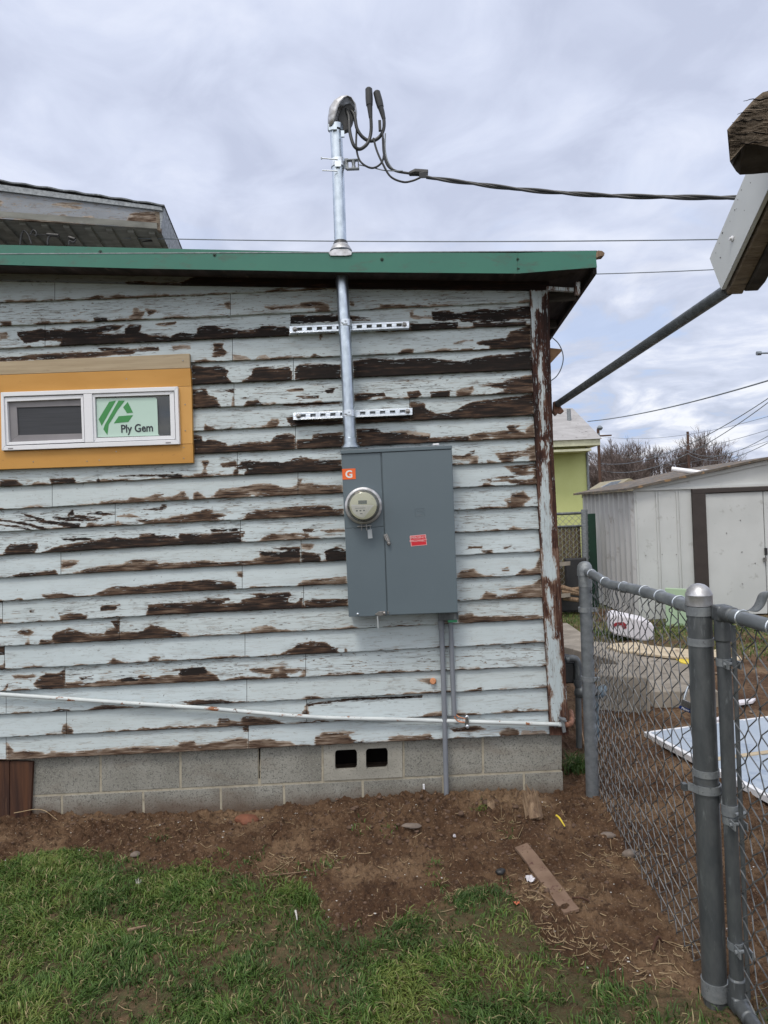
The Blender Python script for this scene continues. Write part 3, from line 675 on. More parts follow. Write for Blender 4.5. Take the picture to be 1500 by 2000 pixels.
# ------------------------------------------------------------------ the house with the peeling siding
house = thing('weathered_house', 'low house wall in peeling pale blue clapboard on concrete blocks, green metal roof edge', 'house', (-0.6, 5.0, 0))
def grid_faces(nu, nv, off=0):
    i = np.arange(nu-1)[:,None]; j = np.arange(nv-1)[None,:]; a = off + i*nv + j
    return np.stack([a, a+nv, a+nv+1, a+1], -1).reshape(-1, 4)
def build_siding():
    rows = assign_rows(); V = []; Fq = []; A = {'peel':[], 'tone':[], 'wear':[], 'rnd':[]}; off = 0
    for k in range(1, 22):
        cuts = [-700] + [j-480 for j in JOINTS[k][:1]] + JOINTS[k] + [1060.0]
        for s_, (xa, xb) in enumerate(zip(cuts[:-1], cuts[1:])):
            g_ = 0.45
            step = 2.0 if xb > -20 else 10.0
            nx = max(3, int((xb-xa)/step)); xs = np.linspace(xa+g_, xb-g_, nx); nz = 22
            if xb >= 1059: xs = np.linspace(xa+g_, 1040 + (rowy(k, 1050)-560)*0.041, nx)
            t = np.linspace(0, 1, nz)
            top = rowy(k-1, xs); bot = rowy(k, xs)
            lim = soffit_y(xs)-6; top = np.maximum(top, lim); bot = np.maximum(bot, top+0.05)
            PX = np.repeat(xs[:,None], nz, 1); PY = top[:,None] + (bot-top)[:,None]*t[None,:]
            P = np.stack([PX.ravel(), PY.ravel()], 1)
            peel, tone = paint_field(P, rows[k])
            # the ends of boards and a few lower edges have always lost some paint
            rnd = rng.random()
            dist = (bot[:,None]-PY).ravel(); ew = (fbm(P[:,0]/38.0, P[:,0]*0+k*9.1, 4, 33)-0.47)*26 - dist*1.25; tone = np.where(ew > peel, 0.5, tone); peel = np.maximum(peel, ew)
            if xb < 10:     # beyond the left edge of the photograph
                f = fbm(P[:,0]/70.0, P[:,1]/14.0+k*3, 4, 5); peel = np.maximum(peel, (f-0.56)*90); tone = np.where(P[:,0] < 0, 0.2+0.5*fbm(P[:,0]/90, P[:,1]/90, 2, 9), tone)
            sag = 0.6*np.sin(xs/97.0+k*1.7) + 0.45*(vn(xs/26.0, xs*0+k*7.3, 3)-0.5)*2
            Yv = YW - (0.003 + 0.0180*t[None,:] + 0.0006*(sag[:,None]))
            Yv = Yv - 0.0012*(vn(PX/9.0, PY/5.0, 8)-0.5)*np.clip(peel.reshape(nx,nz)/6+0.5, 0, 1)
            # ragged lower edge
            rag = (vn(xs/5.0, xs*0+k, 21)-0.5)*0.9 + (vn(xs/17.0, xs*0+k, 22)-0.5)*1.3
            PY2 = PY.copy(); PY2[:, -1] += rag; PY2[:, -2] += rag*0.5
            dx = PX-750; dy = PY2-1000
            W = np.stack([(dx*CR-dy*SR)/F*Yv, Yv, EYE+(-dx*SR-dy*CR)/F*Yv], -1)
            lip = W[:, -1, :].copy(); lip[:,1] = YW-0.0005; lip[:,2] += 0.0015
            W = np.concatenate([W, lip[:,None,:]], 1)
            pl = np.concatenate([peel.reshape(nx,nz), peel.reshape(nx,nz)[:,-1:]], 1); tn = np.concatenate([tone.reshape(nx,nz), tone.reshape(nx,nz)[:,-1:]], 1)
            V.append(W.reshape(-1,3)); Fq.append(grid_faces(nx, nz+1, off)); off += nx*(nz+1)
            A['peel'].append(pl.ravel()); A['tone'].append(tn.ravel())
            wr = np.clip(WEAR[k] * (0.45 + 1.1*fbm(W[...,0].ravel()*2.3+k, W[...,2].ravel()*3, 3, 31)) + np.clip((pl.ravel()+14)/14, 0, 1)*0.45, 0, 1)
            A['wear'].append(wr); A['rnd'].append(np.full(nx*(nz+1), rnd))
    npmesh(np.concatenate(V), np.concatenate(Fq), 'siding', m_siding, {a: np.concatenate(b) for a, b in A.items()}, parent=house)
build_siding()
def strip_part(pa, pb, Ya, Yb, name, mat, parent, polys=None, base=-30, tone=0.3, wear=0.6, n=(60, 12), thick=0.02, jit=0.0, label=None):
    """a board between two photo polylines pa and pb (same length); attributes for the peeling paint"""
    nu, nv = n; pa = np.array(pa, float); pb = np.array(pb, float)
    u = np.linspace(0, 1, nu); s = np.linspace(0, 1, len(pa))
    A_ = np.stack([np.interp(u, s, pa[:,0]), np.interp(u, s, pa[:,1])], 1); B_ = np.stack([np.interp(u, s, pb[:,0]), np.interp(u, s, pb[:,1])], 1)
    t = np.linspace(0, 1, nv)[None,:,None]; P = A_[:,None,:]*(1-t) + B_[:,None,:]*t
    if jit: P = P + (vn(P[...,0:1]*0.35, P[...,1:2]*0.35, 4)-0.5)*jit
    Pf = P.reshape(-1, 2)
    peel, tn = paint_field(Pf, polys, base, tone) if polys is not None else (np.full(len(Pf), float(base)), np.full(len(Pf), tone))
    if callable(wear): wr = wear(Pf)
    else: wr = np.full(len(Pf), wear)
    Yv = (Ya + (Yb-Ya)*np.repeat(u[:,None], nv, 1)).ravel()
    dx = Pf[:,0]-750; dy = Pf[:,1]-1000
    W = np.stack([(dx*CR-dy*SR)/F*Yv, Yv, EYE+(-dx*SR-dy*CR)/F*Yv], -1)
    B = W.copy(); B[:,1] += thick
    N_ = nu*nv; Fa = grid_faces(nu, nv); Fb = grid_faces(nu, nv, N_)[:, ::-1]; side = []
    idx = [i*nv for i in range(nu)] + [(nu-1)*nv+j for j in range(1, nv)] + [i*nv+nv-1 for i in range(nu-2, -1, -1)] + [j for j in range(nv-2, 0, -1)]
    for a, b in zip(idx, idx[1:]+idx[:1]): side.append((a, b, b+N_, a+N_))
    return npmesh(np.concatenate([W, B]), np.concatenate([Fa, Fb, np.array(side)]), name, mat,
        {'peel': np.tile(peel, 2), 'tone': np.tile(tn, 2), 'wear': np.tile(wr, 2), 'rnd': np.full(2*N_, 0.4)}, parent=parent, label=label)
# corner board
cp = [(0.62, np.array([(1000,1060),(1200,1060),(1200,1500),(1000,1500)])), (0.48, np.array([(1000,900),(1200,900),(1200,1060),(1000,1060)]))] + parse(CORNER)
strip_part([(1035,564),(1039.5,710),(1047,900),(1060,1170),(1066,1280),(1074,1436)], [(1072,564),(1075.5,710),(1082,900),(1096.5,1170),(1104,1300),(1111,1436)],
           YW-0.027, YW-0.027, 'corner_board', m_corner, house, cp, 16, 0.34, 0.7, (420, 26), 0.03, 0.6)
# frieze board under the eave, backing, side wall
fx = [-700, 0, 200, 360, 657, 850, 1036, 1072]
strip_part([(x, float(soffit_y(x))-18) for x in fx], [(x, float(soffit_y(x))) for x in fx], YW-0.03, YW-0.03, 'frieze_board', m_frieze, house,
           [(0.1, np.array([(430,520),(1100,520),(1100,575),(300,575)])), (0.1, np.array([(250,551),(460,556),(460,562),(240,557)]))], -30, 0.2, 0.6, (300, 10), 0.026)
b = MB(); b.pp([(-700, 545), (1070, 545), (1098, 1424), (-700, 1508)], YW+0.001, 0.12); b.build('wall_core', m_dark, house)
def side_wall():
    V = []; Fq = []; off = 0; x0 = 0.872; z = 0.36; k = 0; A = {'peel':[], 'tone':[], 'wear':[], 'rnd':[]}
    while z < 2.55:
        ys = np.linspace(3.615, 6.4, 160); t = np.linspace(0, 1, 8); zt = z+0.118*(1-t)
        Yg = np.repeat(ys[:,None], 9, 1); Zg = np.repeat(np.append(zt, zt[-1]+0.001)[None,:], 160, 0); xx = np.append(x0+0.002+0.013*t, x0)
        xx = xx + 0.016*(1-(Zg-0.36)/2.2)*0 
        V.append(np.stack([xx if xx.ndim == 2 else np.repeat(xx[None,:], 160, 0), Yg, Zg], -1).reshape(-1, 3)); Fq.append(grid_faces(160, 9, off)[:, ::-1]); off += 160*9
        f = fbm(Yg.ravel()*4, Zg.ravel()*26+k*5, 4, 77)
        A['peel'].append((f-0.53)*80); A['tone'].append(0.2+0.4*fbm(Yg.ravel()*3, Zg.ravel()*3, 2, 5)); A['wear'].append(np.full(160*9, 0.7)); A['rnd'].append(np.full(160*9, rng.random()))
        z += 0.118; k += 1
    npmesh(np.concatenate(V), np.concatenate(Fq), 'side_siding', m_siding, {a: np.concatenate(b) for a, b in A.items()}, parent=house)
    b = MB(); b.box((0.862, 5.02, 1.50), (0.016, 2.8, 2.1)); b.build('side_wall_core', m_dark, house)
side_wall()
# ---- roof edge: green metal fascia, roof sheet, soffit
YF = 3.385
b = MB()
top = [(-700,466),(0,478),(300,485),(640,492),(1017,494)]; bot = [(1017,534),(960,533.6),(640,531),(500,528),(283,524.5),(0,517),(-700,505)]
b.pp(top+bot, YF, 0.004)
fas = b.build('metal_fascia', m_green, house)
b = MB(); b.pp([(1012,494),(1165,489.5),(1164,502),(1166,522),(1100,527),(1012,534)], YF-0.003, 0.004); b.build('fascia_end_piece', m_green, house)
b = MB()
for px, py in ((196,492),(419,498),(746,507),(1012,506.5),(1013,525)):
    c = at(px, py, YF); b.lathe([(0.0055,0),(0.0055,-0.003),(0.003,-0.006)], c, (0,1,0), 6); b.lathe([(0.009,0.0),(0.009,-0.0015)], c, (0,1,0), 12)
b.build('fascia_screw', m_dgreen, house, True)
# roof sheet and soffit
EX = at(1166, 489.5, YF); zr = EX.z
def roofz(x, y): return (at(640,492,YF).z + (zr-at(640,492,YF).z)*(x-at(640,492,YF).x)/(EX.x-at(640,492,YF).x)) - 0.075*(y-YF)
b = MB(); xl = -3.4
P = [Vector((xl, YF-0.002, roofz(xl,YF)+0.0)), Vector((EX.x, YF-0.002, roofz(EX.x,YF))), Vector((EX.x, 6.5, roofz(EX.x,6.5))), Vector((xl, 6.5, roofz(xl,6.5)))]
b.hexa([p-Vector((0,0,0.004)) for p in P] + [p+Vector((0,0,0.0)) for p in P]); b.build('roof_sheet', m_galvdull, house)
b = MB()
fb = lambda px, py: at(px, py, YF+0.004)
f0, f1, f2 = fb(-700,507), fb(640,529.5), fb(1164,521)
w0, w1 = at(-700, 538-14, YW), at(640, 548, YW); w2 = at(1072, 553, YW)
b.add([f0,f1,f2, w0,w1,w2], [(0,1,4,3),(1,2,5,4)])
b.add([p+Vector((0,0,0.018)) for p in (f0,f1,f2,w0,w1,w2)], [(3,4,1,0),(4,5,2,1)])
# side overhang underside
bk = atx(1074, 657, EX.x); slope = (bk.z-f2.z)/(bk.y-f2.y)
e0 = Vector((f2.x, f2.y, f2.z)); e1 = Vector((f2.x, 6.5, f2.z+slope*(6.5-f2.y))); s0 = Vector((0.86, YW-0.03, w2.z)); s1 = Vector((0.86, 6.5, w2.z+slope*(6.5-YW)))
b.add([e0,e1,s1,s0], [(0,1,2,3)]); b.add([p+Vector((0,0,0.018)) for p in (e0,e1,s1,s0)], [(3,2,1,0)])
b.build('soffit', m_soffit, house)
b = MB(); d = Vector((0,0,0.03))     # dark edge board of the side overhang, and the plywood edge sticking out
b.hexa([e0-d+Vector((-0.012,0.01,0)), e1-d+Vector((-0.012,0,0)), e1+Vector((-0.012,0,0.05)), e0+Vector((-0.012,0.01,0.05)), e0-d+Vector((0.006,0.01,0)), e1-d+Vector((0.006,0,0)), e1+Vector((0.006,0,0.05)), e0+Vector((0.006,0.01,0.05))])
b.build('verge_board', m_soffit, house)
b = MB()
for k in range(7):     # lookouts under the side overhang
    y = 3.66+k*0.42; zz = e0.z+slope*(y-e0.y)
    b.hexa([Vector((0.875,y,zz-0.05)),Vector((EX.x-0.03,y,zz-0.045)),Vector((EX.x-0.03,y,zz)),Vector((0.875,y,zz)),Vector((0.875,y+0.04,zz-0.05)),Vector((EX.x-0.03,y+0.04,zz-0.045)),Vector((EX.x-0.03,y+0.04,zz)),Vector((0.875,y+0.04,zz))])
b.build('lookout', m_darktimber, house)
# small pale blocks in the corner of the overhang
strip_part([(1068,559),(1121,562)], [(1068,566),(1121,569)], 3.50, 3.50, 'nailing_strip', m_corner, house, None, -0.5, 0.4, 1, (30,5), 0.02)
strip_part([(1125,550),(1124,575)], [(1133,550),(1133,576)], 3.47, 3.47, 'hanger_block', m_corner, house, None, 1.0, 0.5, 1, (20,5), 0.02)
b = MB(); b.prism([at(*p, 3.47) for p in ((1163,493),(1168,489),(1176,490),(1181,494),(1180,499),(1172,500),(1165,503))], (0,0.05,0)); b.build('roof_deck_end', m_endwood, house)
# ---- foundation
fnd = MB(); top_y = lambda x: float(rowy(21, x)) + 0.5
def mline(x): return np.interp(x, [-700, 62, 700, 1100], [1588, 1555, 1524, 1505])
ju = [-580,-425,-270,-115,62,196,352,506.5,630,787.5,943,1097]; jl = [-660,-505,-350,-195,-35,120,279,430.5,554,708,865,1023,1099]
YB = 3.612
for a, c in zip(ju[:-1], ju[1:]):
    if a == 630: continue
    g2 = 2.3; a_, c_ = a+(g2 if a != 62 else 0), c-(g2 if c != 1097 else 0)
    if c == 506.5: c_ -= 0.8
    fnd.pp([(a_, top_y(a)-6), (c_, top_y(c)-6), (c_+0.5, mline(c)-2.2), (a_+0.5, mline(a)-2.2)], YB, 0.19)
for a, c in zip(jl[:-1], jl[1:]):
    g2 = 2.3; a_, c_ = a+g2, c-(g2 if c != 1099 else 0)
    fnd.pp([(a_, mline(a)+2.2), (c_, mline(c)+2.2), (c_+3, mline(c)+100), (a_+3, mline(a)+100)], YB, 0.19)
# vent block: web pieces around two cores
x0, x1 = 632, 785.5; vbk = MB()
def vb(l, t, r, bt): vbk.pp([(l, t), (r, t-0.047*(r-l)), (r+0.5, bt-0.047*(r-l)), (l+0.5, bt)], YB-0.004, 0.03)
ty = top_y(632)-6; by = mline(632)-2.4
def hole(xa, xb): return xa, xb
vb(632, ty, 654, by); vb(697, ty-3, 714.5, by-3.2); vb(757, ty-6, 785.5, by-6)
vb(654, ty-1, 697, 1465.5); vb(714.5, ty-4, 757, 1462.5); vb(654, 1505, 697, by-1); vb(714.5, 1503, 757, by-4)
for xa, ya, xb, yb in ((654,1465.5,697,1505),(714.5,1462.5,757,1503)):     # rounded corners of the cores
    for cx, cy, sx, sy in ((xa,ya,1,1),(xb,ya-2,-1,1),(xa,yb,1,-1),(xb,yb-2,-1,-1)):
        vbk.pp([(cx,cy),(cx+5*sx,cy),(cx+2*sx,cy+1.5*sy),(cx+1*sx,cy+4*sy),(cx,cy+6*sy)], YB-0.0035, 0.028)
vbk.build('vent_block', M('pale_block', (0.36,0.345,0.30), (0.27,0.26,0.225), 7, 0.95, bump=0.7, bsc=120, bd=0.002, c3=(0.16,0.15,0.13), sc3=110, t3=(0.55,0.66)), house, label='pale block with two square air holes')
fo = fnd.build('foundation_block', m_block, house, bevel=0.002)
b = MB(); b.pp([(-700, 1505), (60, 1478), (631, 1454), (631, 1620), (60,1660), (-700,1700)], YB+0.0025, 0.1)
b.pp([(631,1523),(786,1516),(786,1620),(631,1620)], YB+0.0025, 0.1); b.pp([(786,1440),(1095,1425),(1098,1600),(786,1620)], YB+0.0025, 0.1)
b.pp([(626,1448),(632,1448),(632,1530),(626,1530)], YB+0.001, 0.1); b.build('mortar', m_mortar, house)
b = MB(); b.pp([(640,1450),(780,1445),(780,1520),(640,1520)], YB+0.16, 0.01); b.build('unlit_crawl_sheet', m_dark, house)  # near-black sheet, its colour stands for the darkness behind the air holes
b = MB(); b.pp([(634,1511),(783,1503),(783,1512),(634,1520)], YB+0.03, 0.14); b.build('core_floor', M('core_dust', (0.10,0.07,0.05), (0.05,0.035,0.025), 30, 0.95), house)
b = MB(); b.pp([(700,1462),(713,1461),(713,1512),(700,1513)], YB+0.03, 0.14); b.pp([(634,1462),(648,1461),(648,1512),(634,1513)], YB+0.03, 0.14); b.pp([(763,1462),(783,1461),(783,1508),(763,1509)], YB+0.03, 0.14); b.pp([(634,1450),(783,1444),(783,1460),(634,1462)], YB+0.03, 0.14); b.build('core_wall', m_block, house)
b = MB(); b.pp([(505.2,1452),(508.2,1452),(507.8,1478),(506.2,1500),(507.4,1520),(505.4,1520)], YB-0.0008, 0.01); b.build('open_joint', m_dark, house)
b = MB(); b.box((0.858, 5.05, 0.2), (0.02, 2.8, 0.46)); b.build('side_foundation', m_block, house)
# dark plank over the crawl access
b = MB(); b.pp([(-60,1488),(18,1486.5),(18,1600),(-60,1604)], YB-0.022, 0.02); b.pp([(19.5,1487),(64,1488),(59,1597),(19,1600)], YB-0.020, 0.02)
b.build('access_cover', m_redwood, bevel=0.002, label='dark stained plank cover at the left end of the concrete blocks', cat='board')
# ---- window with its trim
def quad_part(px, Y, d, name, mat, parent, bevel=0.0, label=None):
    b = MB(); b.pp(px, Y, d); return b.build(name, mat, parent, bevel=bevel, label=label)
trim = thing('window_trim', 'unfinished orange brown trim boards nailed round the small white window', 'window trim', at(170, 917, YW-0.02))
quad_part([(-60,709),(370,690.5),(371,718.5),(-60,734)], YW-0.040, 0.024, 'head_board', m_tan, trim, 0.0015, 'pale raw wood head board')
quad_part([(-60,734.5),(371.5,719.2),(373.5,754.0),(-60,769.5)], YW-0.042, 0.026, 'top_board', m_osb, trim, 0.0015)
quad_part([(346,755.3),(373.8,754.4),(376.3,866.6),(350,867.6)], YW-0.041, 0.025, 'jamb_board', m_osbl, trim, 0.0015)
quad_part([(-60,770),(4,768),(7,882),(-60,884)], YW-0.041, 0.025, 'jamb_board', m_osbl, trim, 0.0015)
quad_part([(-60,884.5),(376.5,867.2),(377.5,904),(-60,919)], YW-0.042, 0.026, 'bottom_board', m_osb, trim, 0.0015)
b = MB()
for px, py in ((357,704),(247,740),(361.5,790),(362,841),(359,874),(227,882),(170,901),(194,899),(359,895),(65,902)):
    c = at(px, py, YW-0.0425); b.lathe([(0.003,0.002),(0.003,-0.0006),(0.001,-0.001)], c, (0,1,0), 8)
b.build('nail', m_steel, trim)
win = thing('sliding_window', 'small white vinyl sliding window with an insect screen on the left and printed film on the right pane', 'window', at(175, 880, YW-0.04))
YV = YW-0.062
def lerp2(tl, tr, br, bl, u, v):
    a = (tl[0]+(tr[0]-tl[0])*u, tl[1]+(tr[1]-tl[1])*u); c = (bl[0]+(br[0]-bl[0])*u, bl[1]+(br[1]-bl[1])*u); return (a[0]+(c[0]-a[0])*v, a[1]+(c[1]-a[1])*v)
def ring(b, O, I, Y, d):      # frame between outer and inner quads (TL, TR, BR, BL)
    for i in range(4):
        j = (i+1) % 4; b.prism([at(*O[i], Y), at(*O[j], Y), at(*I[j], Y), at(*I[i], Y)], (0, d, 0))
O = [(1,766.2),(347,754.8),(351,867.4),(3,880)]
I1 = [(7,776),(163,769.5),(166,861.5),(12,868)]; 
b = MB(); ring(b, O, [(7,774.5),(340.5,763),(343.5,858.5),(10.5,871)], YV, 0.05)
b.pp([(162.5,769.5),(179.5,769),(182.5,863.5),(166,864.5)], YV+0.001, 0.045)
b.build('frame', m_white, win, bevel=0.002)
b = MB(); ring(b, [(7.5,776.5),(162,771),(165.2,863.2),(11,869.5)], [(13.5,784.5),(157.5,778.2),(160.5,857.5),(17,863.5)], YV+0.008, 0.03); b.build('screen_frame', m_white, win, bevel=0.0015)
b = MB(); ring(b, [(180,770),(339.5,764),(342.5,857.5),(183.5,863.5)], [(185,775.5),(331,770.8),(333.5,850.8),(187.8,855.5)], YV+0.008, 0.03); b.build('sash', m_white, win, bevel=0.0015)
b = MB(); ring(b, [(13.5,784.5),(157.5,778.2),(160.5,857.5),(17,863.5)], [(32.5,796),(164,792),(164,846.5),(35.5,850)], YV+0.024, 0.014); b.build('inner_sash', m_track, win, bevel=0.001)
quad_part([(30,792),(166,788),(166,848),(32,853)], YV+0.030, 0.002, 'insect_screen', m_screen, win)
gl = quad_part([(184,774.5),(332,769.8),(334.5,851.8),(186.8,856.5)], YV+0.022, 0.003, 'pane', m_glass, win)
quad_part([(184,774.5),(332,769.8),(334.5,851.8),(186.8,856.5)], YV+0.037, 0.002, 'unlit_room_sheet', m_screen, win)  # dark sheet whose colour stands for the unlit room behind the glass
# printed film behind the pane
fl = thing('printed_film', 'pale green film with a green mark and dark lettering inside the right window pane', 'window film', at(246, 855, YV+0.03))
YP = YV+0.0205
quad_part([(188,778.5),(303,776.3),(306.5,779),(309,848),(312,850.5),(190.5,854)], YP, 0.001, 'film', m_film, fl)
cw = lambda x, y: (x/3.75, 680 + y/3.75)
b = MB()
for poly in ([(800,392),(848,384),(744,568),(722,520)], [(868,384),(914,384),(862,452),(796,560),(786,636),(757,594),(768,560)],
             [(935,394),(974,472),(930,476),(902,432)], [(870,498),(974,490),(940,540),(834,550)]):
    b.pp([cw(*p) for p in poly], YP-0.0012, 0.0008)
b.build('logo', m_logogreen, fl)
text_on('Ply Gem', 0.0560, 267.5, 837.0, YP-0.0012, 'lettering', m_ink, fl, 0.0012, 0.86)
b = MB(); 
for px, py in ((20.5,876),(328.5,864.5)):
    b.pp([(px-5,py-.8),(px+5,py-1.2),(px+5,py+1.0),(px-5,py+1.4)], YV-0.001, 0.004)
b.build('weep_cover', m_track, win)
# ------------------------------------------------------------------ service mast
YM = 3.492
mast = thing('service_mast', 'shiny galvanised service mast pipe running from the meter panel up through the green roof edge', 'pipe', at(684.5, 874, YM))
mx = lambda y: 657.3 + (y-250)*0.0427 if y < 700 else 676.5 + (y-700)*0.047
b = MB(); pts = [(656.2,258),(660.5,340),(665.5,487),(668.5,560),(676.5,700),(681,800),(684.5,874)]
b.tube([at(x, y, YM) for x, y in pts], 0.0302, 28); b.build('conduit', m_galv, mast, True)
b = MB()
for x, y in ((681.5,808),(674.5,632)):
    p = at(x, y, YM); b.lathe([(0.0302,-0.016),(0.0335,-0.016),(0.0335,0.016),(0.0302,0.016)], p, (0,0,1), 28)
    b.box(p+Vector((0.0,-0.036,0)), (0.026,0.012,0.022)); b.lathe([(0.004,0),(0.004,-0.018)], p+Vector((0.003,-0.036,0.004)), (0,1,0), 8); b.lathe([(0.004,0),(0.004,-0.018)], p+Vector((-0.008,-0.036,-0.006)), (0.6,1,0.2), 8)
b.build('pipe_strap', m_zinc, mast, True)
b = MB(); p = at(684.3, 866, YM)
b.lathe([(0.031,0.028),(0.0335,0.026),(0.0335,0.0),(0.038,-0.002),(0.038,-0.012),(0.046,-0.013),(0.046,-0.022)], p, (0,0,1), 28); b.build('hub', m_galv, mast, True)
b = MB(); b.pp([(641.5,493.2),(652,486.5),(680,486.5),(687.5,492.3),(686,498),(676,499.3),(645,499.3)], YF-0.008, 0.012)
p = at(665.8, 486, YM); b.lathe([(0.056,-0.012),(0.050,0.0),(0.037,0.022),(0.032,0.024)], p, (0,0,1), 28)
b.build('roof_boot_flange', m_alu, mast, True, bevel=0.001)
b = MB(); b.lathe([(0.044,0.0),(0.040,0.012),(0.0325,0.031),(0.031,0.034)], at(665.6, 484.5, YM), (0,0,1), 28); b.build('rubber_boot', m_black, mast, True)
# weatherhead: a cast hood leaning to the right, dark mouth with the conductors
wh = thing('weatherhead', 'silver cast hood on top of the mast with thick black conductors curling out', 'weatherhead', at(657, 255, YM))
def hood(name, mat, outer, inner, Y0, hw):
    n = 12; vs = []; fs = []
    O_ = [Vector(at(x, y, Y0)) for x, y in outer]; I_ = [Vector(at(x, y, Y0)) for x, y in inner]; m = len(O_)
    for i in range(m):
        for k in range(n+1):
            a = math.pi*k/n     # half circle front to back
            q = I_[i] + (O_[i]-I_[i])*math.sin(a); vs.append(q + Vector((0, -hw[i]*math.cos(a), 0)))
    for i in range(m-1):
        for k in range(n): a = i*(n+1)+k; fs.append((a, a+1, a+n+2, a+n+1))
    b = MB(); b.add(vs, fs); return b.build(name, mat, wh, True)
cm = lambda x, y: (560 + x/3.75, 150 + y/3.75)
outer = [cm(306,395), cm(305,300), cm(318,230), cm(345,190), cm(385,166), cm(430,162), cm(475,178), cm(505,215), cm(512,260), cm(505,310)]
inner = [cm(345,370), cm(365,318), cm(380,265), cm(400,225), cm(425,195), cm(450,180), cm(474,186), cm(496,220), cm(503,262), cm(496,308)]
ho = hood('hood', m_alu, outer, inner, YM, [0.036,0.040,0.045,0.048,0.048,0.044,0.038,0.032,0.028,0.022])
so_ = ho.modifiers.new('thick', 'SOLIDIFY'); so_.thickness = 0.003
b = MB(); b.prism([at(*cm(*p), YM-0.012) for p in ((372,300),(395,240),(430,200),(465,190),(492,225),(500,265),(482,330),(455,385),(415,400),(400,370))], (0,0.03,0)); b.build('insert', m_black, wh, bevel=0.003)
b = MB(); b.lathe([(0.030,-0.016),(0.037,-0.014),(0.037,0.012),(0.030,0.014)], at(657, 250, YM), (0,0,1), 24); b.box(at(*cm(315,372), YM-0.02), (0.012,0.012,0.03)); b.box(at(*cm(345,378), YM-0.036), (0.03,0.01,0.014)); b.box(at(*cm(410,420), YM-0.03), (0.016,0.012,0.03)); b.build('collar', m_galv, wh, True)
def smooth_path(pts, n=10):
    P = [Vector(p) for p in pts]; P = [P[0]*2-P[1]] + P + [P[-1]*2-P[-2]]; out = []
    for i in range(1, len(P)-2):
        for k in range(n):
            t = k/n; a, b_, c, d = P[i-1], P[i], P[i+1], P[i+2]
            out.append(0.5*((2*b_)+(c-a)*t+(2*a-5*b_+4*c-d)*t*t+(3*b_-a-3*c+d)*t**3))
    out.append(P[-2]); return out
def cpath(lst, n=10): return smooth_path([at(*cm(x, y), Y) for x, y, Y in lst], n)
b = MB(); b.tube(cpath([(430,235,3.49),(455,290,3.46),(462,400,3.44),(490,500,3.43),(535,530,3.44),(590,490,3.45),(615,420,3.46),(618,330,3.46),(605,200,3.46)]), 0.0085, 10)
b.lathe([(0.0165,-0.03),(0.0185,0),(0.0175,0.05),(0.012,0.056)], at(*cm(604,165), 3.46), (0,0,1), 14); b.tube([at(*cm(615,300),3.46), at(*cm(604,172),3.46)], [0.0095,0.0165], 12)
b.build('conductor', m_cable, wh, True)
b = MB(); b.tube(cpath([(460,235,3.49),(495,280,3.47),(515,380,3.46),(560,445,3.46),(620,470,3.46),(680,440,3.46),(712,370,3.46),(705,260,3.46),(680,190,3.46)]), 0.0085, 10)
b.lathe([(0.0165,-0.03),(0.0185,0),(0.0175,0.046),(0.012,0.052)], at(*cm(676,180), 3.46), (-0.22,0,1), 14); b.tube([at(*cm(712,310),3.46), at(*cm(678,190),3.46)], [0.0095,0.0165], 12)
b.build('conductor', m_cable, wh, True)
b = MB(); b.tube(cpath([(512,385,3.47),(510,520,3.45),(540,620,3.44),(620,668,3.44),(690,635,3.44),(712,560,3.44),(705,450,3.44),(700,400,3.44)]), 0.005, 8)
b.box(at(*cm(682,360), 3.445), (0.014,0.016,0.05)); b.build('ground_conductor', m_cable, wh, True)
# mast clamp with its insulator
mc = thing('mast_clamp', 'blue grey mast clamp with two long bolts and a clevis below the silver hood', 'clamp', at(659, 322, YM))
b = MB(); b.lathe([(0.0305,-0.019),(0.0365,-0.019),(0.0365,0.019),(0.0305,0.019)], at(660.5, 320, YM), (0,0,1), 28); b.box(at(660, 320, YM-0.037), (0.03,0.01,0.03)); b.build('band', m_zinc, mc, True)
b = MB(); b.tube([at(*cm(250,596),YM-0.045), at(*cm(375,606),YM-0.04)], 0.0032, 8); b.lathe([(0.007,0),(0.007,0.006)], at(*cm(250,596),YM-0.045), (1,0,0), 6); b.build('bolt', m_zinc, mc, True)
b = MB(); b.tube([at(*cm(260,686),YM-0.045), at(*cm(372,690),YM-0.04)], 0.0032, 8); b.build('bolt', m_zinc, mc, True)
b = MB(); b.box(at(*cm(440,640),YM), (0.016,0.02,0.05)); b.box(at(*cm(485,612),YM-0.012), (0.09*0.7,0.022,0.006)); b.box(at(*cm(485,676),YM-0.012), (0.063,0.022,0.006)); b.box(at(*cm(525,640),YM-0.012), (0.006,0.02,0.04)); b.lathe([(0.012,-0.02),(0.008,0),(0.012,0.02)], at(*cm(490,644),YM-0.012), (0,0,1), 14); b.build('clevis', m_galvdull, mc, True, bevel=0.001)
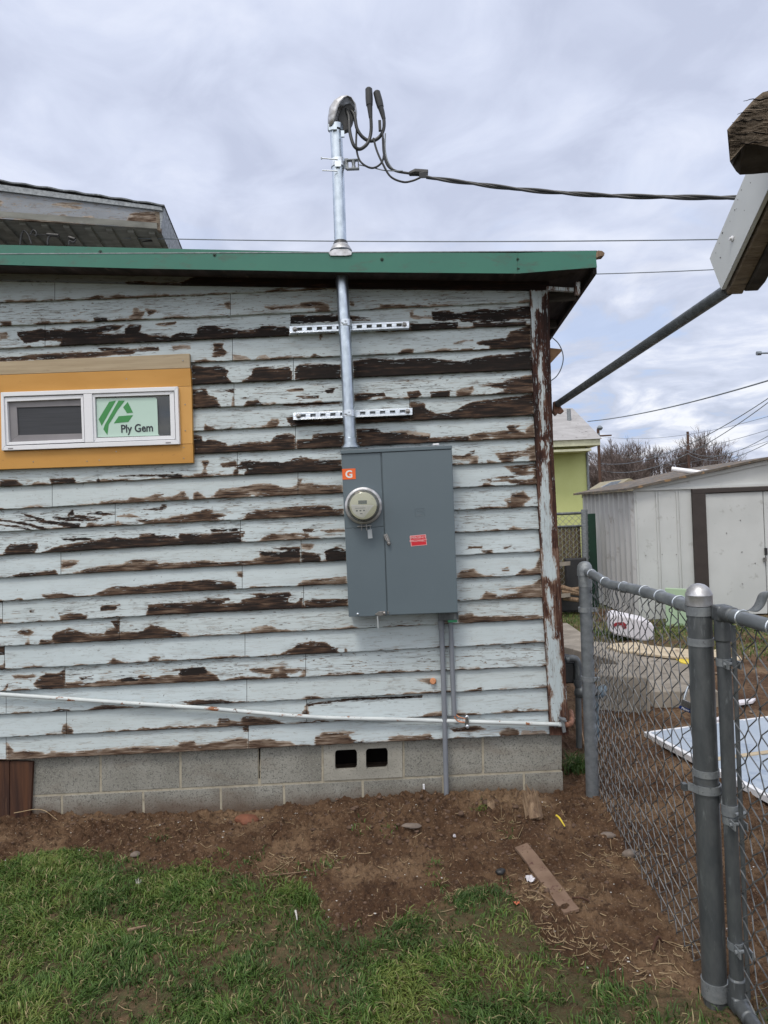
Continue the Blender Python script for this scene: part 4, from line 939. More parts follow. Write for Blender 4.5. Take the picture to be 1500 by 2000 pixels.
# service drop
sdp = thing('service_drop', 'twisted black overhead cable running from the mast hood to the right', 'cable', at(820, 342, 3.4))
A0 = at(833, 346, 3.42); A1 = at(1437, 386, 2.75); A2 = A1 + (A1-A0)*1.2
def drop_pt(t):
    p = A0.lerp(A1, t); return p + Vector((0,0,-0.030*math.sin(math.pi*min(t,1.0))))
for ph, r in ((0,0.0062),(3.1,0.0062),(4.9,0.0035)):
    pts = []
    for i in range(121):
        t = i/100; p = drop_pt(t); a = t*2*math.pi*3.2+ph; pts.append(p + Vector((0, math.cos(a), math.sin(a)))*0.0052)
    b = MB(); b.tube(pts, r, 8); b.build('strand', m_cable, sdp, True)
b = MB(); b.tube([at(*cm(895,712),3.43), at(*cm(940,700),3.43), at(*cm(1035,706),3.425)], [0.010,0.017,0.0165], 10)
b.hexa([at(*cm(x,y),3.41) for x,y in ((968,700),(1034,684),(1034,742),(970,744))] + [at(*cm(x,y),3.445) for x,y in ((968,700),(1034,684),(1034,742),(970,744))]); b.build('tap_connector', m_black, sdp, bevel=0.003)
b = MB(); b.tube(cpath([(705,450,3.44),(712,560,3.44),(740,650,3.44),(800,690,3.44),(900,708,3.43)]), 0.0062, 8)
b.tube(cpath([(635,450,3.45),(660,540,3.44),(700,630,3.43),(760,730,3.43),(850,770,3.43),(920,762,3.43),(985,735,3.425)]), 0.0052, 8); b.build('tail', m_cable, sdp, True)
b = MB(); b.tube(cpath([(722,415,3.44),(722,540,3.44),(745,630,3.44),(790,690,3.44)]), 0.0035, 6); b.tube(cpath([(530,645,3.46),(640,668,3.45),(720,686,3.44),(850,690,3.43)]), 0.0028, 6); b.build('messenger_wire', m_galvdull, sdp, True)
# strut channels
def strut(xl, yl, xr, yr, label):
    Y1 = YW-0.058; th = thing('strut_channel', label, 'bracket', at((xl+xr)/2, (yl+yr)/2+9, YW-0.03), 'slotted strut channels holding the mast')
    pl = lambda u, v: (xl+(xr-xl)*u, yl+(yr-yl)*u + v)
    b = MB(); H = 12.5; n = 11; L_ = xr-xl
    b.prism([at(*pl(0,0),Y1), at(*pl(1,0),Y1), at(*pl(1,3.2),Y1), at(*pl(0,3.2),Y1)], (0,0.002,0)); b.prism([at(*pl(0,9.5),Y1), at(*pl(1,9.5),Y1), at(*pl(1,H),Y1), at(*pl(0,H),Y1)], (0,0.002,0))
    us = np.linspace(0, 1, n+2)
    for i in range(n+1):    # webs between the slots
        u0 = us[i] + (0.24/n if i else 0); u1 = us[i+1] - (0.24/n if i < n else 0)
        b.prism([at(*pl(u0,3.2),Y1), at(*pl(u1,3.2),Y1), at(*pl(u1,9.5),Y1), at(*pl(u0,9.5),Y1)], (0,0.002,0))
    for v in (-0.4, H-0.2): b.prism([at(*pl(0,v),Y1), at(*pl(1,v),Y1), at(*pl(1,v+0.8),Y1), at(*pl(0,v+0.8),Y1)], (0,0.04,0))
    b.prism([at(*pl(0,0),Y1+0.038), at(*pl(1,0),Y1+0.038), at(*pl(1,H),Y1+0.038), at(*pl(0,H),Y1+0.038)], (0,0.002,0))
    b.build('channel', m_zinc, th, bevel=0.0008)
    b = MB()
    for u in (0.045, 0.96):
        c = at(*pl(u, 6.2), Y1); b.lathe([(0.014,0),(0.014,-0.002),(0.009,-0.002),(0.009,-0.009),(0.004,-0.011)], c, (0,1,0), 6)
    b.build('lag_bolt', m_steel, th)
strut(565.5, 637.5, 799, 627.5, 'upper slotted zinc strut channel crossing behind the mast pipe')
strut(572.5, 807, 805.5, 797, 'lower slotted zinc strut channel crossing behind the mast pipe just above the panel')
# ------------------------------------------------------------------ meter panel
YC = 3.45
mp = thing('meter_panel', 'grey steel electrical meter panel with a round meter and a long door', 'electrical panel', at(785, 1203, 3.52))
cq = lambda x, y: (640 + x/5.0, 850 + y/5.0)
b = MB(); b.pp([cq(132,165), cq(1212,115), cq(1272,1735), cq(207,1772)], YC+0.006, YW-0.014-YC-0.006); b.build('cabinet', m_panel, mp, bevel=0.002)
b = MB(); b.pp([cq(122,146), cq(1214,98), cq(1215,132), cq(126,183)], YC-0.008, 0.12); b.build('rain_cap', m_panel, mp, bevel=0.002)
b = MB(); b.pp([cq(134,188), cq(515,172), cq(548,892), cq(168,912)], YC, 0.006); b.build('meter_cover', m_panel, mp, bevel=0.0015)
b = MB(); b.pp([cq(168,915), cq(549,896), cq(578,1762), cq(206,1774)], YC-0.001, 0.007); b.build('lower_cover', m_panel, mp, bevel=0.0015)
b = MB(); b.pp([cq(530,170), cq(1210,138), cq(1272,1730), cq(590,1756)], YC-0.004, 0.010)
dr = b.build('door', m_panel, mp, bevel=0.002)
b = MB()     # raised outline of the maker's mark pressed in the door
def emb(pts):
    b.tube([at(*cq(x,y), YC-0.0042) for x, y in pts], 0.0010, 6)
emb([(850,720),(940,714),(945,785),(860,790),(850,720)]); emb([(872,742),(915,738),(930,755),(918,772),(880,776)]); b.build('embossed_mark', m_panel, dr, True)
b = MB()
b.pp([cq(545,975), cq(580,960), cq(610,1030), cq(600,1060), cq(560,1020)], YC-0.014, 0.008); b.lathe([(0.008,0),(0.010,-0.005),(0.006,-0.010)], at(*cq(597,1058), YC-0.012), (0,1,0), 14); b.tube([at(*cq(572,990),YC-0.012), at(*cq(594,1040),YC-0.016)], 0.003, 8)
b.build('door_latch', m_steel, mp, bevel=0.001)
b = MB(); b.pp([cq(460,1750), cq(500,1722), cq(560,1718), cq(568,1755), cq(500,1768)], YC-0.014, 0.009); b.lathe([(0.0065,0),(0.007,-0.005),(0.003,-0.008)], at(*cq(552,1738), YC-0.014), (0,1,0), 12)
b.pp([cq(583,1722), cq(594,1720), cq(596,1748), cq(585,1750)], YC-0.012, 0.008); b.build('bottom_hasp', m_steel, mp, bevel=0.001)
b = MB(); b.lathe([(0.0055,0),(0.0055,-0.003),(0.002,-0.005)], at(*cq(294,1746), YC-0.001), (0,1,0), 14); b.build('cover_screw', m_zinc, mp, True)
b = MB(); b.tube([at(*cq(486,1765),YC-0.012), at(*cq(490,1830),YC-0.01), at(*cq(494,1885),YC-0.01)], [0.003,0.0045,0.004], 8); b.build('wire_seal', M('seal_wire', (0.40,0.43,0.44), rough=0.35), mp, True)
b = MB(); b.pp([cq(1026,82), cq(1088,78), cq(1089,98), cq(1027,101)], YC+0.02, 0.02); b.build('vent_plug', m_white, mp, bevel=0.002)
# meter
mt = thing('electricity_meter', 'round glass electricity meter with a pale dial plugged in the grey panel', 'electricity meter', at(*cq(350,870), YC-0.02))
cc = at(*cq(350,690), YC); ax = Vector((0,-1,0)); cf = at(*cq(347,694), YC)
b = MB(); b.lathe([(0.088,0.0),(0.091,0.004),(0.091,0.022),(0.087,0.026),(0.078,0.027)], cc, ax, 48); b.build('ring', m_alu, mt, True)
b = MB(); b.lathe([(0.080,0.020),(0.079,0.034),(0.074,0.040),(0.066,0.042)], cc, ax, 48); b.build('base', m_bezel, mt, True)
b = MB(); b.lathe([(0.066,0.040),(0.067,0.060),(0.0655,0.0605)], cc, ax, 48); b.build('body', m_bezel, mt, True)
b = MB(); b.lathe([(0.0655,0.055),(0.0655,0.0625)], cc, ax, 48); fc = b.build('face', m_face, mt, True)
cen = cc + ax*0.0626
def dial(dx, dz, w, h): return [cen + Vector((dx-w/2, 0, dz+h/2)), cen + Vector((dx+w/2, 0, dz+h/2)), cen + Vector((dx+w/2, 0, dz-h/2)), cen + Vector((dx-w/2, 0, dz-h/2))]
b = MB(); b.prism(dial(-0.002,0.017,0.042,0.018), (0,-0.0015,0)); b.build('display', m_lcd, fc)
b = MB(); pl = []
for k in range(25): a = math.pi + R(-8) + R(100+0)*k/24; pl.append(cen + Vector((0.057*math.cos(a), 0, 0.057*math.sin(a))))
pl += [cen+Vector((0.052,0,0.0))]; b.prism(pl, (0,-0.001,0)); b.build('nameplate', m_paper, fc)
b = MB()
for z, w in ((-0.011,0.05),):  b.prism([p+Vector((0,-0.0012,0)) for p in dial(-0.014,z,w,0.0022)], (0,-0.0006,0))
for k in range(3): b.prism([p+Vector((0,-0.0012,0)) for p in dial(-0.031+k*0.017,-0.023,0.009,0.007)], (0,-0.0006,0))
b.prism([p+Vector((0,-0.0012,0)) for p in dial(-0.011,-0.038,0.012,0.004)], (0,-0.0006,0)); b.build('print', m_galvdull, fc)
b = MB(); prof = [(0.0755,0.030),(0.0752,0.062),(0.071,0.075),(0.060,0.082),(0.035,0.086),(0.0,0.087)]; b.lathe(prof + [(0.0,0.0855),(0.034,0.0845),(0.059,0.0805),(0.0695,0.074),(0.0737,0.062),(0.0737,0.030)], cc, ax, 48); b.build('glass_dome', m_dome, mt, True)
b = MB()
for dx in (-5, 3): b.pp([cq(350+dx*6-6+12,868), cq(350+dx*6+2+12,868), cq(350+dx*6+4+12,930), cq(350+dx*6-4+12,932)], YC-0.03, 0.006)
b.tube([at(*cq(290,893),YC-0.02), at(*cq(425,885),YC-0.02)], 0.004, 8); b.build('ring_clasp', m_steel, mt, bevel=0.001)
b = MB(); b.pp([cq(388,925), cq(430,918), cq(438,1005), cq(395,1010)], YC-0.03, 0.004); b.tube([at(*cq(375,890),YC-0.03), at(*cq(410,880),YC-0.034), at(*cq(422,925),YC-0.03)], 0.0014, 6); b.build('seal_tag', M('seal_plastic', (0.42,0.45,0.47), rough=0.3), mt)
# labels on the panel
st = thing('orange_sticker', 'small orange square sticker with a white ring mark on the meter cover', 'sticker', at(*cq(208,436), YC-0.001))
b = MB(); b.pp([cq(140,330), cq(270,324), cq(275,428), cq(146,434)], YC-0.0016, 0.001); b.build('sheet', m_orange, st)
text_on('G', 0.050, *cq(208,384), YC-0.0018, 'ring_mark', m_paper, st, 0.0014)
sg = thing('red_sign', 'small red EMERGENCY DISCONNECT sign on the grey panel door', 'sign', at(*cq(885,1088), YC-0.005))
b = MB(); b.pp([cq(803,982), cq(958,968), cq(970,1072), cq(814,1086)], YC-0.0050, 0.001); b.build('border', m_pink, sg)
b = MB(); b.pp([cq(809,988), cq(953,975), cq(964,1067), cq(820,1080)], YC-0.0055, 0.0005); b.build('sheet', m_red, sg)
text_on('EMERGENCY', 0.0150, *cq(882,999), YC-0.0058, 'lettering', m_pink, sg, 0.0004, 0.96)
text_on('DISCONNECT', 0.0145, *cq(885,1030), YC-0.0058, 'lettering', m_pink, sg, 0.0004, 0.93)
# conduits below the panel
Yc = YW-0.034
g1 = thing('pvc_conduit', 'longer grey plastic conduit dropping from the panel down the wall into the dirt', 'conduit', at(872.5, 1557, Yc), 'grey plastic conduits below the panel')
b = MB(); b.tube([at(861.5,1206,Yc), at(866,1330,Yc-0.004), at(869,1430,Yc-0.006), at(872.5,1575,Yc)], 0.0128, 16); b.build('pipe', m_pvc, g1, True)
b = MB(); b.lathe([(0.016,-0.02),(0.016,0.03)], at(862,1222,Yc), (0,0,1), 16); b.build('coupling', m_pvc, g1, True)
g2 = thing('pvc_conduit', 'shorter grey plastic conduit ending above the white pipe, copper wire coming out', 'conduit', at(887, 1398, Yc), 'grey plastic conduits below the panel')
b = MB(); b.tube([at(880,1206,Yc), at(883,1300,Yc), at(887,1397,Yc)], 0.0122, 16); b.build('pipe', m_pvc, g2, True)
b = MB(); b.tube(smooth_path([at(886,1392,Yc), at(889,1402,Yc-0.004), at(896,1409,Yc-0.03), at(908,1411,Yc-0.035)]), 0.0035, 8); b.tube(smooth_path([at(888,1394,Yc), at(897,1400,Yc-0.01), at(909,1404,Yc-0.035)]), 0.003, 8); b.build('copper_wire', m_copper, g2, True)
b = MB(); b.pp([(857,1198),(895,1197),(896,1210),(858,1212)], YC+0.05, 0.06); b.build('bottom_hub', m_galvold, mp)
b = MB(); b.pp([(875,1211.5),(893,1211),(893,1215.5),(875,1216)], YC+0.045, 0.02); b.build('lug_bar', m_greenscrew, mp, bevel=0.001)
# white pipe along the wall and its earth clamp
Yp = YW-0.038
wp = thing('painted_pipe', 'thin white painted steel pipe with rust spots running along the bottom of the wall', 'pipe', at(550, 1396, Yp))
b = MB(); b.tube([at(x, y, Yp) for x, y in ((-600,1312),(-300,1335),(0,1356),(120,1364),(262,1374),(400,1383),(560,1397),(640,1402),(760,1404.5),(900,1409),(1000,1412),(1098,1415))], [0.0105]*12, 16); b.build('pipe', m_pipe, wp, True)
b = MB()
for t in np.linspace(0, 1, 9)[:-1]: pass
b.lathe([(0.0105,-0.004),(0.013,-0.004),(0.013,0.01),(0.0105,0.01)], at(1092,1415,Yp), (1,0,-0.05), 16); b.build('union', m_pipe, wp, True)
gc = thing('ground_clamp', 'shiny three bolt ground clamp on the white pipe beside the short conduit', 'clamp', at(911, 1418, Yp-0.02))
b = MB(); c = at(911.5,1408,Yp); b.box(c+Vector((0,-0.012,0)), (0.016,0.016,0.042)); b.lathe([(0.0125,-0.009),(0.0155,-0.009),(0.0155,0.009),(0.0125,0.009)], at(911.5,1410,Yp), (1,0,-0.05), 16); b.build('jaw', m_steel, gc, bevel=0.002)
for dz in (0.026, -0.022):
    b = MB(); b.lathe([(0.0085,0),(0.0095,-0.004),(0.005,-0.009)], c+Vector((0,-0.02,dz)), (0,1,0), 14); b.build('bolt', m_zinc, gc, True)
g3 = thing('pipe_bracket', 'rusty bracket and orange elbow where the white pipe turns the house corner', 'pipe fitting', at(1108, 1425, Yp))
b = MB(); b.tube(smooth_path([at(1100,1415,Yp), at(1112,1415,Yp+0.01), at(1117,1405,Yp+0.06), at(1114,1390,Yp+0.13)]), 0.014, 12); b.build('elbow', m_rustycopper, g3, True)
b = MB(); b.pp([(1093,1401),(1106,1404),(1103,1412),(1106,1430),(1100,1432),(1097,1412)], Yp-0.022, 0.02); b.pp([(1092,1400),(1108,1408),(1106,1411),(1091,1404)], Yp-0.028, 0.01); b.build('plate', m_galvdull, g3, bevel=0.002)
b = MB()
c = at(846, 1329, YW-0.01); b.lathe([(0.006,0.02),(0.0125,0.0),(0.0165,-0.012),(0.0165,-0.02),(0.012,-0.026)], c, (0.1,1,0), 14)
b.build('foam_plug', M('orange_foam', (0.72,0.33,0.17), (0.55,0.24,0.12), 60, 0.9, bump=0.6, bsc=200), smooth=True, label='small orange foam plug in a hole in the siding left of the conduits', cat='plug')
# ------------------------------------------------------------------ ground
_e = [gp(x, y) for x, y in ((-400,1690),(0,1690),(110,1668),(200,1672),(330,1698),(450,1712),(600,1745),(655,1815),(720,1835),(800,1800),(900,1752),(975,1742),(1040,1800),(1075,1870),(1150,1905),(1250,1925),(1400,1955),(1500,1975))]
EX_ = np.array([p.x for p in _e]); EY_ = np.array([p.y for p in _e]); _o = np.argsort(EX_); EX_, EY_ = EX_[_o], EY_[_o]
def turf(x, y):       # 1 on the lawn, 0 on bare dirt
    ed = np.interp(x, EX_, EY_) + 0.10*(fbm(np.asarray(x)*7, np.asarray(y)*7, 3, 40)-0.5)
    return np.clip((ed - y)/0.11 + 0.5, 0, 1)
_bx = np.array([gp(x, y).x for x, y in ((65,1597),(430,1590),(560,1580),(700,1565),(870,1555),(1000,1550),(1100,1553))])
_bz = np.array([at(x, y, 3.6).z for x, y in ((65,1597),(430,1590),(560,1580),(700,1565),(870,1555),(1000,1550),(1100,1553))])
def gz(x, y):
    x = np.asarray(x, float); y = np.asarray(y, float)
    near = np.clip((6-np.abs(y-2.6))/2.5, 0, 1)*np.clip((4-np.abs(x))/1.5, 0, 1)
    tf = turf(x, y)
    z = 0.028*(fbm(x*2.3, y*2.3, 3, 1)-0.5) + 0.018*(fbm(x*9, y*9, 3, 2)-0.5)
    cl = np.clip(fbm(x*34, y*34, 4, 3)-0.50, 0, 1); z = z + (0.080*cl + 0.017*(fbm(x*90, y*90, 3, 6)-0.5))*(1-0.75*tf)
    heap = np.exp(-((x-0.05)/0.55)**2)*np.exp(-((y-3.40)/0.22)**2) + 0.8*np.exp(-((x-0.75)/0.25)**2)*np.exp(-((y-3.25)/0.22)**2)
    z = z + heap*(0.045*fbm(x*26, y*26, 4, 12) + 0.14*np.clip(fbm(x*17, y*17, 3, 13)-0.5, 0, 1))
    base = np.interp(x, _bx, _bz); z = z + base*np.exp(-((y-3.6)/0.28)**2)
    z = z + 0.015*tf
    return z*near + 0.08*(fbm(x*0.5, y*0.5, 2, 9)-0.5)*(1-near)*np.clip((np.abs(y-2.6)-5)/10, 0, 1)
def axis(f0, f1, step, far):
    a = list(np.arange(f0, f1, step)); d = step
    lo = [f0]; 
    while lo[-1] > -far: d *= 1.09; lo.append(lo[-1]-d)
    hi = [a[-1]]; d = step
    while hi[-1] < far: d *= 1.09; hi.append(hi[-1]+d)
    return np.array(lo[:0:-1] + a + hi[1:])
def build_ground():
    xs = axis(-1.95, 1.75, 0.0062, 700); ys = axis(2.0, 3.68, 0.0062, 900)
    X, Y = np.meshgrid(xs, ys, indexing='ij'); Z = gz(X, Y)
    yard = np.clip((np.abs(Y-3.0)-3.0)/2.5, 0, 1)
    Fq = grid_faces(len(xs), len(ys))
    npmesh(np.stack([X, Y, Z], -1).reshape(-1, 3), Fq, 'ground', m_dirt, {'turf': turf(X, Y).ravel(), 'yard': yard.ravel()}, kind='structure', smooth=True)
build_ground()
def blades(x, y, L_, name, label, z0=None, rnd_bias=0.0, seed=0, wscale=1.0, straw=0.0):
    r = np.random.default_rng(seed); n = len(x); z = gz(x, y) if z0 is None else z0
    az = r.random(n)*2*np.pi; cl = fbm(x*6, y*6, 2, 55)*2*np.pi*2; az = np.where(r.random(n) < 0.45, cl, az)
    lean = (0.45 + 1.15*r.random(n)); w = (0.0012 + 0.0013*r.random(n))*wscale
    dx, dy = np.cos(az), np.sin(az); fa = r.random(n)*np.pi; px, py = np.cos(fa)*w, np.sin(fa)*w
    V = np.zeros((n, 7, 3)); 
    for i, (t, ww) in enumerate(((0,1),(0.4,0.9),(0.75,0.6))):
        h = L_*np.sin(t*1.5)*0.95*np.cos(lean*t*0.8); o = L_*lean*t*t*0.9
        V[:, 2*i, 0] = x+dx*o-px*ww; V[:, 2*i, 1] = y+dy*o-py*ww; V[:, 2*i, 2] = z+h-0.003
        V[:, 2*i+1, 0] = x+dx*o+px*ww; V[:, 2*i+1, 1] = y+dy*o+py*ww; V[:, 2*i+1, 2] = z+h-0.003
    V[:, 6, 0] = x+dx*L_*lean*0.95; V[:, 6, 1] = y+dy*L_*lean*0.95; V[:, 6, 2] = z + L_*np.cos(lean*0.95)*0.93
    b = (np.arange(n)*7)[:,None]
    F3 = np.concatenate([b+np.array(t)[None,:] for t in ((0,1,3),(0,3,2),(2,3,5),(2,5,4),(4,5,6))])
    cn = fbm(x*4.5, y*4.5, 3, 71); rn = np.clip((cn-0.5)*1.4 + 0.42 + (r.random(n)-0.5)*0.55 + rnd_bias, 0, 0.86)
    st = r.random(n) < (0.05+straw); rn = np.where(st, 0.9+0.1*r.random(n), rn)
    tip = np.tile(np.array([0,0,.4,.4,.8,.8,1.0]), n)
    return npmesh(V.reshape(-1,3), F3, name, m_grass, {'rnd': np.repeat(rn, 7), 'tip': tip}, label=label, cat='grass', kind='stuff')
def lawn():
    r = np.random.default_rng(5); n = 520000
    x = r.uniform(-2.3, 1.75, n); y = r.uniform(1.2, 3.5, n)
    patch = fbm(x*3.2, y*3.2, 3, 61); fine = fbm(x*17, y*17, 3, 62)
    d = turf(x, y)**1.5 * np.clip((patch-0.27)*3.0, 0.22, 1) * np.clip((fine-0.28)*3.5, 0.12, 1)
    # thinner toward the trodden right side
    d *= np.clip(1.15 - np.clip((x-0.15)/0.8, 0, 1)*0.85, 0, 1)
    k = r.random(n) < d; x, y = x[k], y[k]
    L_ = (0.012 + 0.026*r.random(len(x)))*(0.5+1.3*fbm(x*5, y*5, 2, 63))
    blades(x, y, L_, 'lawn_grass', 'short patchy green lawn in front of the bare dirt strip', seed=3, straw=0.04)
lawn()
def dirt_weeds():
    r = np.random.default_rng(8); X = []; Y = []
    spots = [gp(*p) for p in ((310,1640),(700,1628),(395,1688),(480,1690),(560,1700),(430,1672),(755,1628),(940,1600),(998,1640),(985,1735),(860,1730),(500,1672),(600,1705),(540,1720),(640,1690),(845,1690))]
    for s_ in spots:
        k = r.integers(14, 50); X.append(s_.x + r.normal(0, 0.022, k)); Y.append(s_.y + r.normal(0, 0.03, k))
    x = np.concatenate(X); y = np.concatenate(Y)
    blades(x, y, 0.012+0.02*r.random(len(x)), 'sprouting_weeds', 'small green sprouts scattered on the bare dirt', seed=4, wscale=1.2)
    # tufts far in the yard
    X = []; Y = []
    for cx, cy, sx, sy, k in ((2.5,8.0,0.2,0.2,900),(3.4,8.0,0.35,0.3,900),(4.2,8.2,0.6,0.3,1600),(1.9,8.6,0.15,1.0,900),(4.4,7.0,0.5,0.5,1100),(3.4,6.9,0.5,0.3,500),(2.2,9.3,0.2,0.6,700)):
        X.append(r.normal(cx, sx, k)); Y.append(r.normal(cy, sy, k))
    x = np.concatenate(X); y = np.concatenate(Y)
    blades(x, y, 0.02+0.05*r.random(len(x)), 'yard_grass', 'patches of green grass in the yard around the shed', seed=6, wscale=2.6, straw=0.1)
    c = gp(1128, 1510); x = r.normal(c.x, 0.03, 240); y = r.normal(c.y+0.03, 0.04, 240)
    blades(x, y, 0.05+0.08*r.random(240), 'corner_grass', 'dark green tuft of grass at the house corner by the fence post', seed=7, wscale=1.3, rnd_bias=-0.35)
dirt_weeds()
def ico():
    t = (1+5**0.5)/2; v = np.array([(-1,t,0),(1,t,0),(-1,-t,0),(1,-t,0),(0,-1,t),(0,1,t),(0,-1,-t),(0,1,-t),(t,0,-1),(t,0,1),(-t,0,-1),(-t,0,1)], float)/1.9
    f = np.array([(0,11,5),(0,5,1),(0,1,7),(0,7,10),(0,10,11),(1,5,9),(5,11,4),(11,10,2),(10,7,6),(7,1,8),(3,9,4),(3,4,2),(3,2,6),(3,6,8),(3,8,9),(4,9,5),(2,4,11),(6,2,10),(8,6,7),(9,8,1)]); return v, f
def scatter_rocks(name, mat, x, y, size, flat, label, cat, seed, sink=0.3):
    r = np.random.default_rng(seed); v, f = ico(); n = len(x); V = np.repeat(v[None], n, 0)*(1+0.35*(r.random((n,12,1))-0.5)*2)
    s = size[:,None]*np.stack([0.7+0.8*r.random(n), 0.7+0.6*r.random(n), flat*(0.6+0.6*r.random(n))], 1); V = V*s[:,None,:]
    a = r.random(n)*6.28; c, q = np.cos(a)[:,None], np.sin(a)[:,None]; xx = V[...,0]*c-V[...,1]*q; yy = V[...,0]*q+V[...,1]*c
    V = np.stack([xx+x[:,None], yy+y[:,None], V[...,2]+(gz(x,y)+size*flat*(0.6-sink))[:,None]], -1)
    npmesh(V.reshape(-1,3), (f[None]+(np.arange(n)*12)[:,None,None]).reshape(-1,3), name, mat, label=label, cat=cat, kind='stuff')
def clutter():
    r = np.random.default_rng(21)
    n = 3000; x = r.uniform(-1.9, 1.2, n); y = r.uniform(2.3, 3.6, n); w = (1-turf(x,y)); k = r.random(n) < w*np.clip(fbm(x*4,y*4,2,5)*1.6-0.25,0.1,1); x, y = x[k], y[k]
    scatter_rocks('dirt_clods', M('clod_earth', (0.135,0.083,0.056), (0.09,0.055,0.038), 30, 0.95, bump=0.6, bsc=80), x, y, 0.0025+0.008*r.random(len(x))**3, 0.75, 'crumbled clods of brown earth along the wall', 'soil', 1)
    n = 260; x = r.normal(0.05, 0.4, n); y = r.normal(3.42, 0.10, n); k = (y < 3.58) & (r.random(n) < 0.6)
    scatter_rocks('loose_clods', M('clod_dark', (0.125,0.077,0.052), (0.085,0.052,0.036), 30, 0.95, bump=0.6, bsc=80), x[k], y[k], 0.004+0.013*r.random(k.sum())**3, 0.8, 'bigger loose clods heaped under the air vent', 'soil', 2)
    n = 520; x = r.uniform(-1.9, 1.6, n); y = r.uniform(2.2, 3.6, n); w = (1-turf(x,y))*0.9+0.06; k = r.random(n) < w; x, y = x[k], y[k]
    scatter_rocks('white_fragments', m_chip, x, y, 0.0012+0.0032*r.random(len(x))**2, 0.5, 'tiny white paint flakes and chips strewn on the dirt', 'debris', 3, 0.1)
    n = 2200; x = np.concatenate([r.uniform(-1.9, -0.9, n//2), r.uniform(-1.0, 1.3, n//2)]); y = r.uniform(2.4, 3.55, n); w = (1-turf(x,y)); k = r.random(n) < w; x, y = x[k], y[k]
    scatter_rocks('wood_crumbs', M('crumb', (0.30,0.19,0.11), (0.2,0.12,0.07), 30, 0.9), x, y, 0.001+0.004*r.random(len(x))**2, 0.45, 'light brown wood crumbs mixed in the dirt', 'debris', 4, 0.1)
    n = 260; x = r.uniform(1.1, 4.5, n); y = r.uniform(3.0, 7.0, n)
    scatter_rocks('yard_rubble', M('rubble', (0.30,0.24,0.19), (0.16,0.11,0.08), 12, 0.9), x, y, 0.004+0.014*r.random(n)**3, 0.5, 'small light rubble strewn over the yard behind the fence', 'debris', 5, 0.1)
    # straw and dead stalks
    V = []; Fq = []; off = 0; n = 950
    cl = [gp(*p) for p in ((1078,1830),(1150,1850),(650,1680),(560,1690),(1035,1760),(1210,1870),(1280,1890),(790,1810),(880,1760),(1330,1860),(1245,1680),(1180,1680),(990,1620))]
    for i in range(n):
        if i < 420: c = cl[r.integers(len(cl))]; x, y = c.x+r.normal(0,0.045), c.y+r.normal(0,0.05)
        else: x, y = r.uniform(-1.8, 1.3), r.uniform(2.1, 3.5)
        if y > 3.55: continue
        a = r.random()*6.28; L_ = 0.012+0.05*r.random()**1.6; w = 0.0006+0.0012*r.random(); h = gz(x, y)+0.004; bend = r.normal(0, 0.25)
        pts = []
        for t in (-0.5, 0, 0.5):
            aa = a+bend*t; qx, qy = x+math.cos(aa)*L_*t, y+math.sin(aa)*L_*t
            pts.append((qx, qy, max(float(h), float(gz(qx,qy))+0.003)+0.012*r.random()*abs(t)*(1 if t>0 else 0)))
        for (qx,qy,qz) in pts:
            V += [(qx-math.sin(a)*w, qy+math.cos(a)*w, qz), (qx+math.sin(a)*w, qy-math.cos(a)*w, qz), (qx, qy, qz+w*1.2)]
        for s_ in (0, 3):
            for q in range(3): Fq.append((off+s_+q, off+s_+(q+1)%3, off+s_+3+(q+1)%3, off+s_+3+q))
        off += 9
    npmesh(V, Fq, 'dry_straw', m_strawm, label='dead straw and dry grass stalks lying on dirt and lawn', cat='straw', kind='stuff')
clutter()
def on(px, py, lift=0.0):
    p = gp(px, py); return Vector((p.x, p.y, float(gz(p.x, p.y))+lift))
def stone(px, py, r, fl, mat, name, label, cat, seed=1, asp=1.3):
    q = np.random.default_rng(seed); bmv = []; fs = []; nu, nv = 14, 9; c = on(px, py)
    for j in range(nv):
        th = math.pi*j/(nv-1)
        for i in range(nu):
            a = 2*math.pi*i/nu; k = 1+0.16*math.sin(a*2+seed)+0.1*math.sin(a*3+seed*2)+0.05*q.normal()
            bmv.append(c + Vector((math.cos(a)*math.sin(th)*r*asp*k, math.sin(a)*math.sin(th)*r*k, (math.cos(th)*fl+fl*0.45)*r)))
    for j in range(nv-1):
        for i in range(nu): fs.append((j*nu+i, (j+1)*nu+i, (j+1)*nu+(i+1)%nu, j*nu+(i+1)%nu))
    b = MB(); b.add(bmv, fs); return b.build(name, mat, smooth=True, label=label, cat=cat)
stone(483, 1606, 0.045, 0.55, m_redstone, 'red_stone', 'flat rounded reddish stone on the dirt in front of the blocks', 'stone', 3)
stone(264, 1672, 0.019, 0.6, m_stone, 'grey_stone', 'small grey stone at the edge of the lawn on the left', 'stone', 5)
stone(806, 1635, 0.026, 0.35, m_stone, 'flat_stone', 'flat tan stone lying on the dirt below the grey conduit', 'stone', 9, 1.6)
stone(1187, 1640, 0.024, 0.5, m_stone, 'pale_stone', 'pale grey stone right of the yellow tube', 'stone', 8)
stone(1232, 1672, 0.024, 0.8, m_stone, 'tan_stone', 'tan stone at the foot of the chain link fence', 'stone', 2)
stone(978, 1710, 0.016, 0.8, m_black, 'black_lump', 'small black lump left of the brown lath', 'lump', 6)
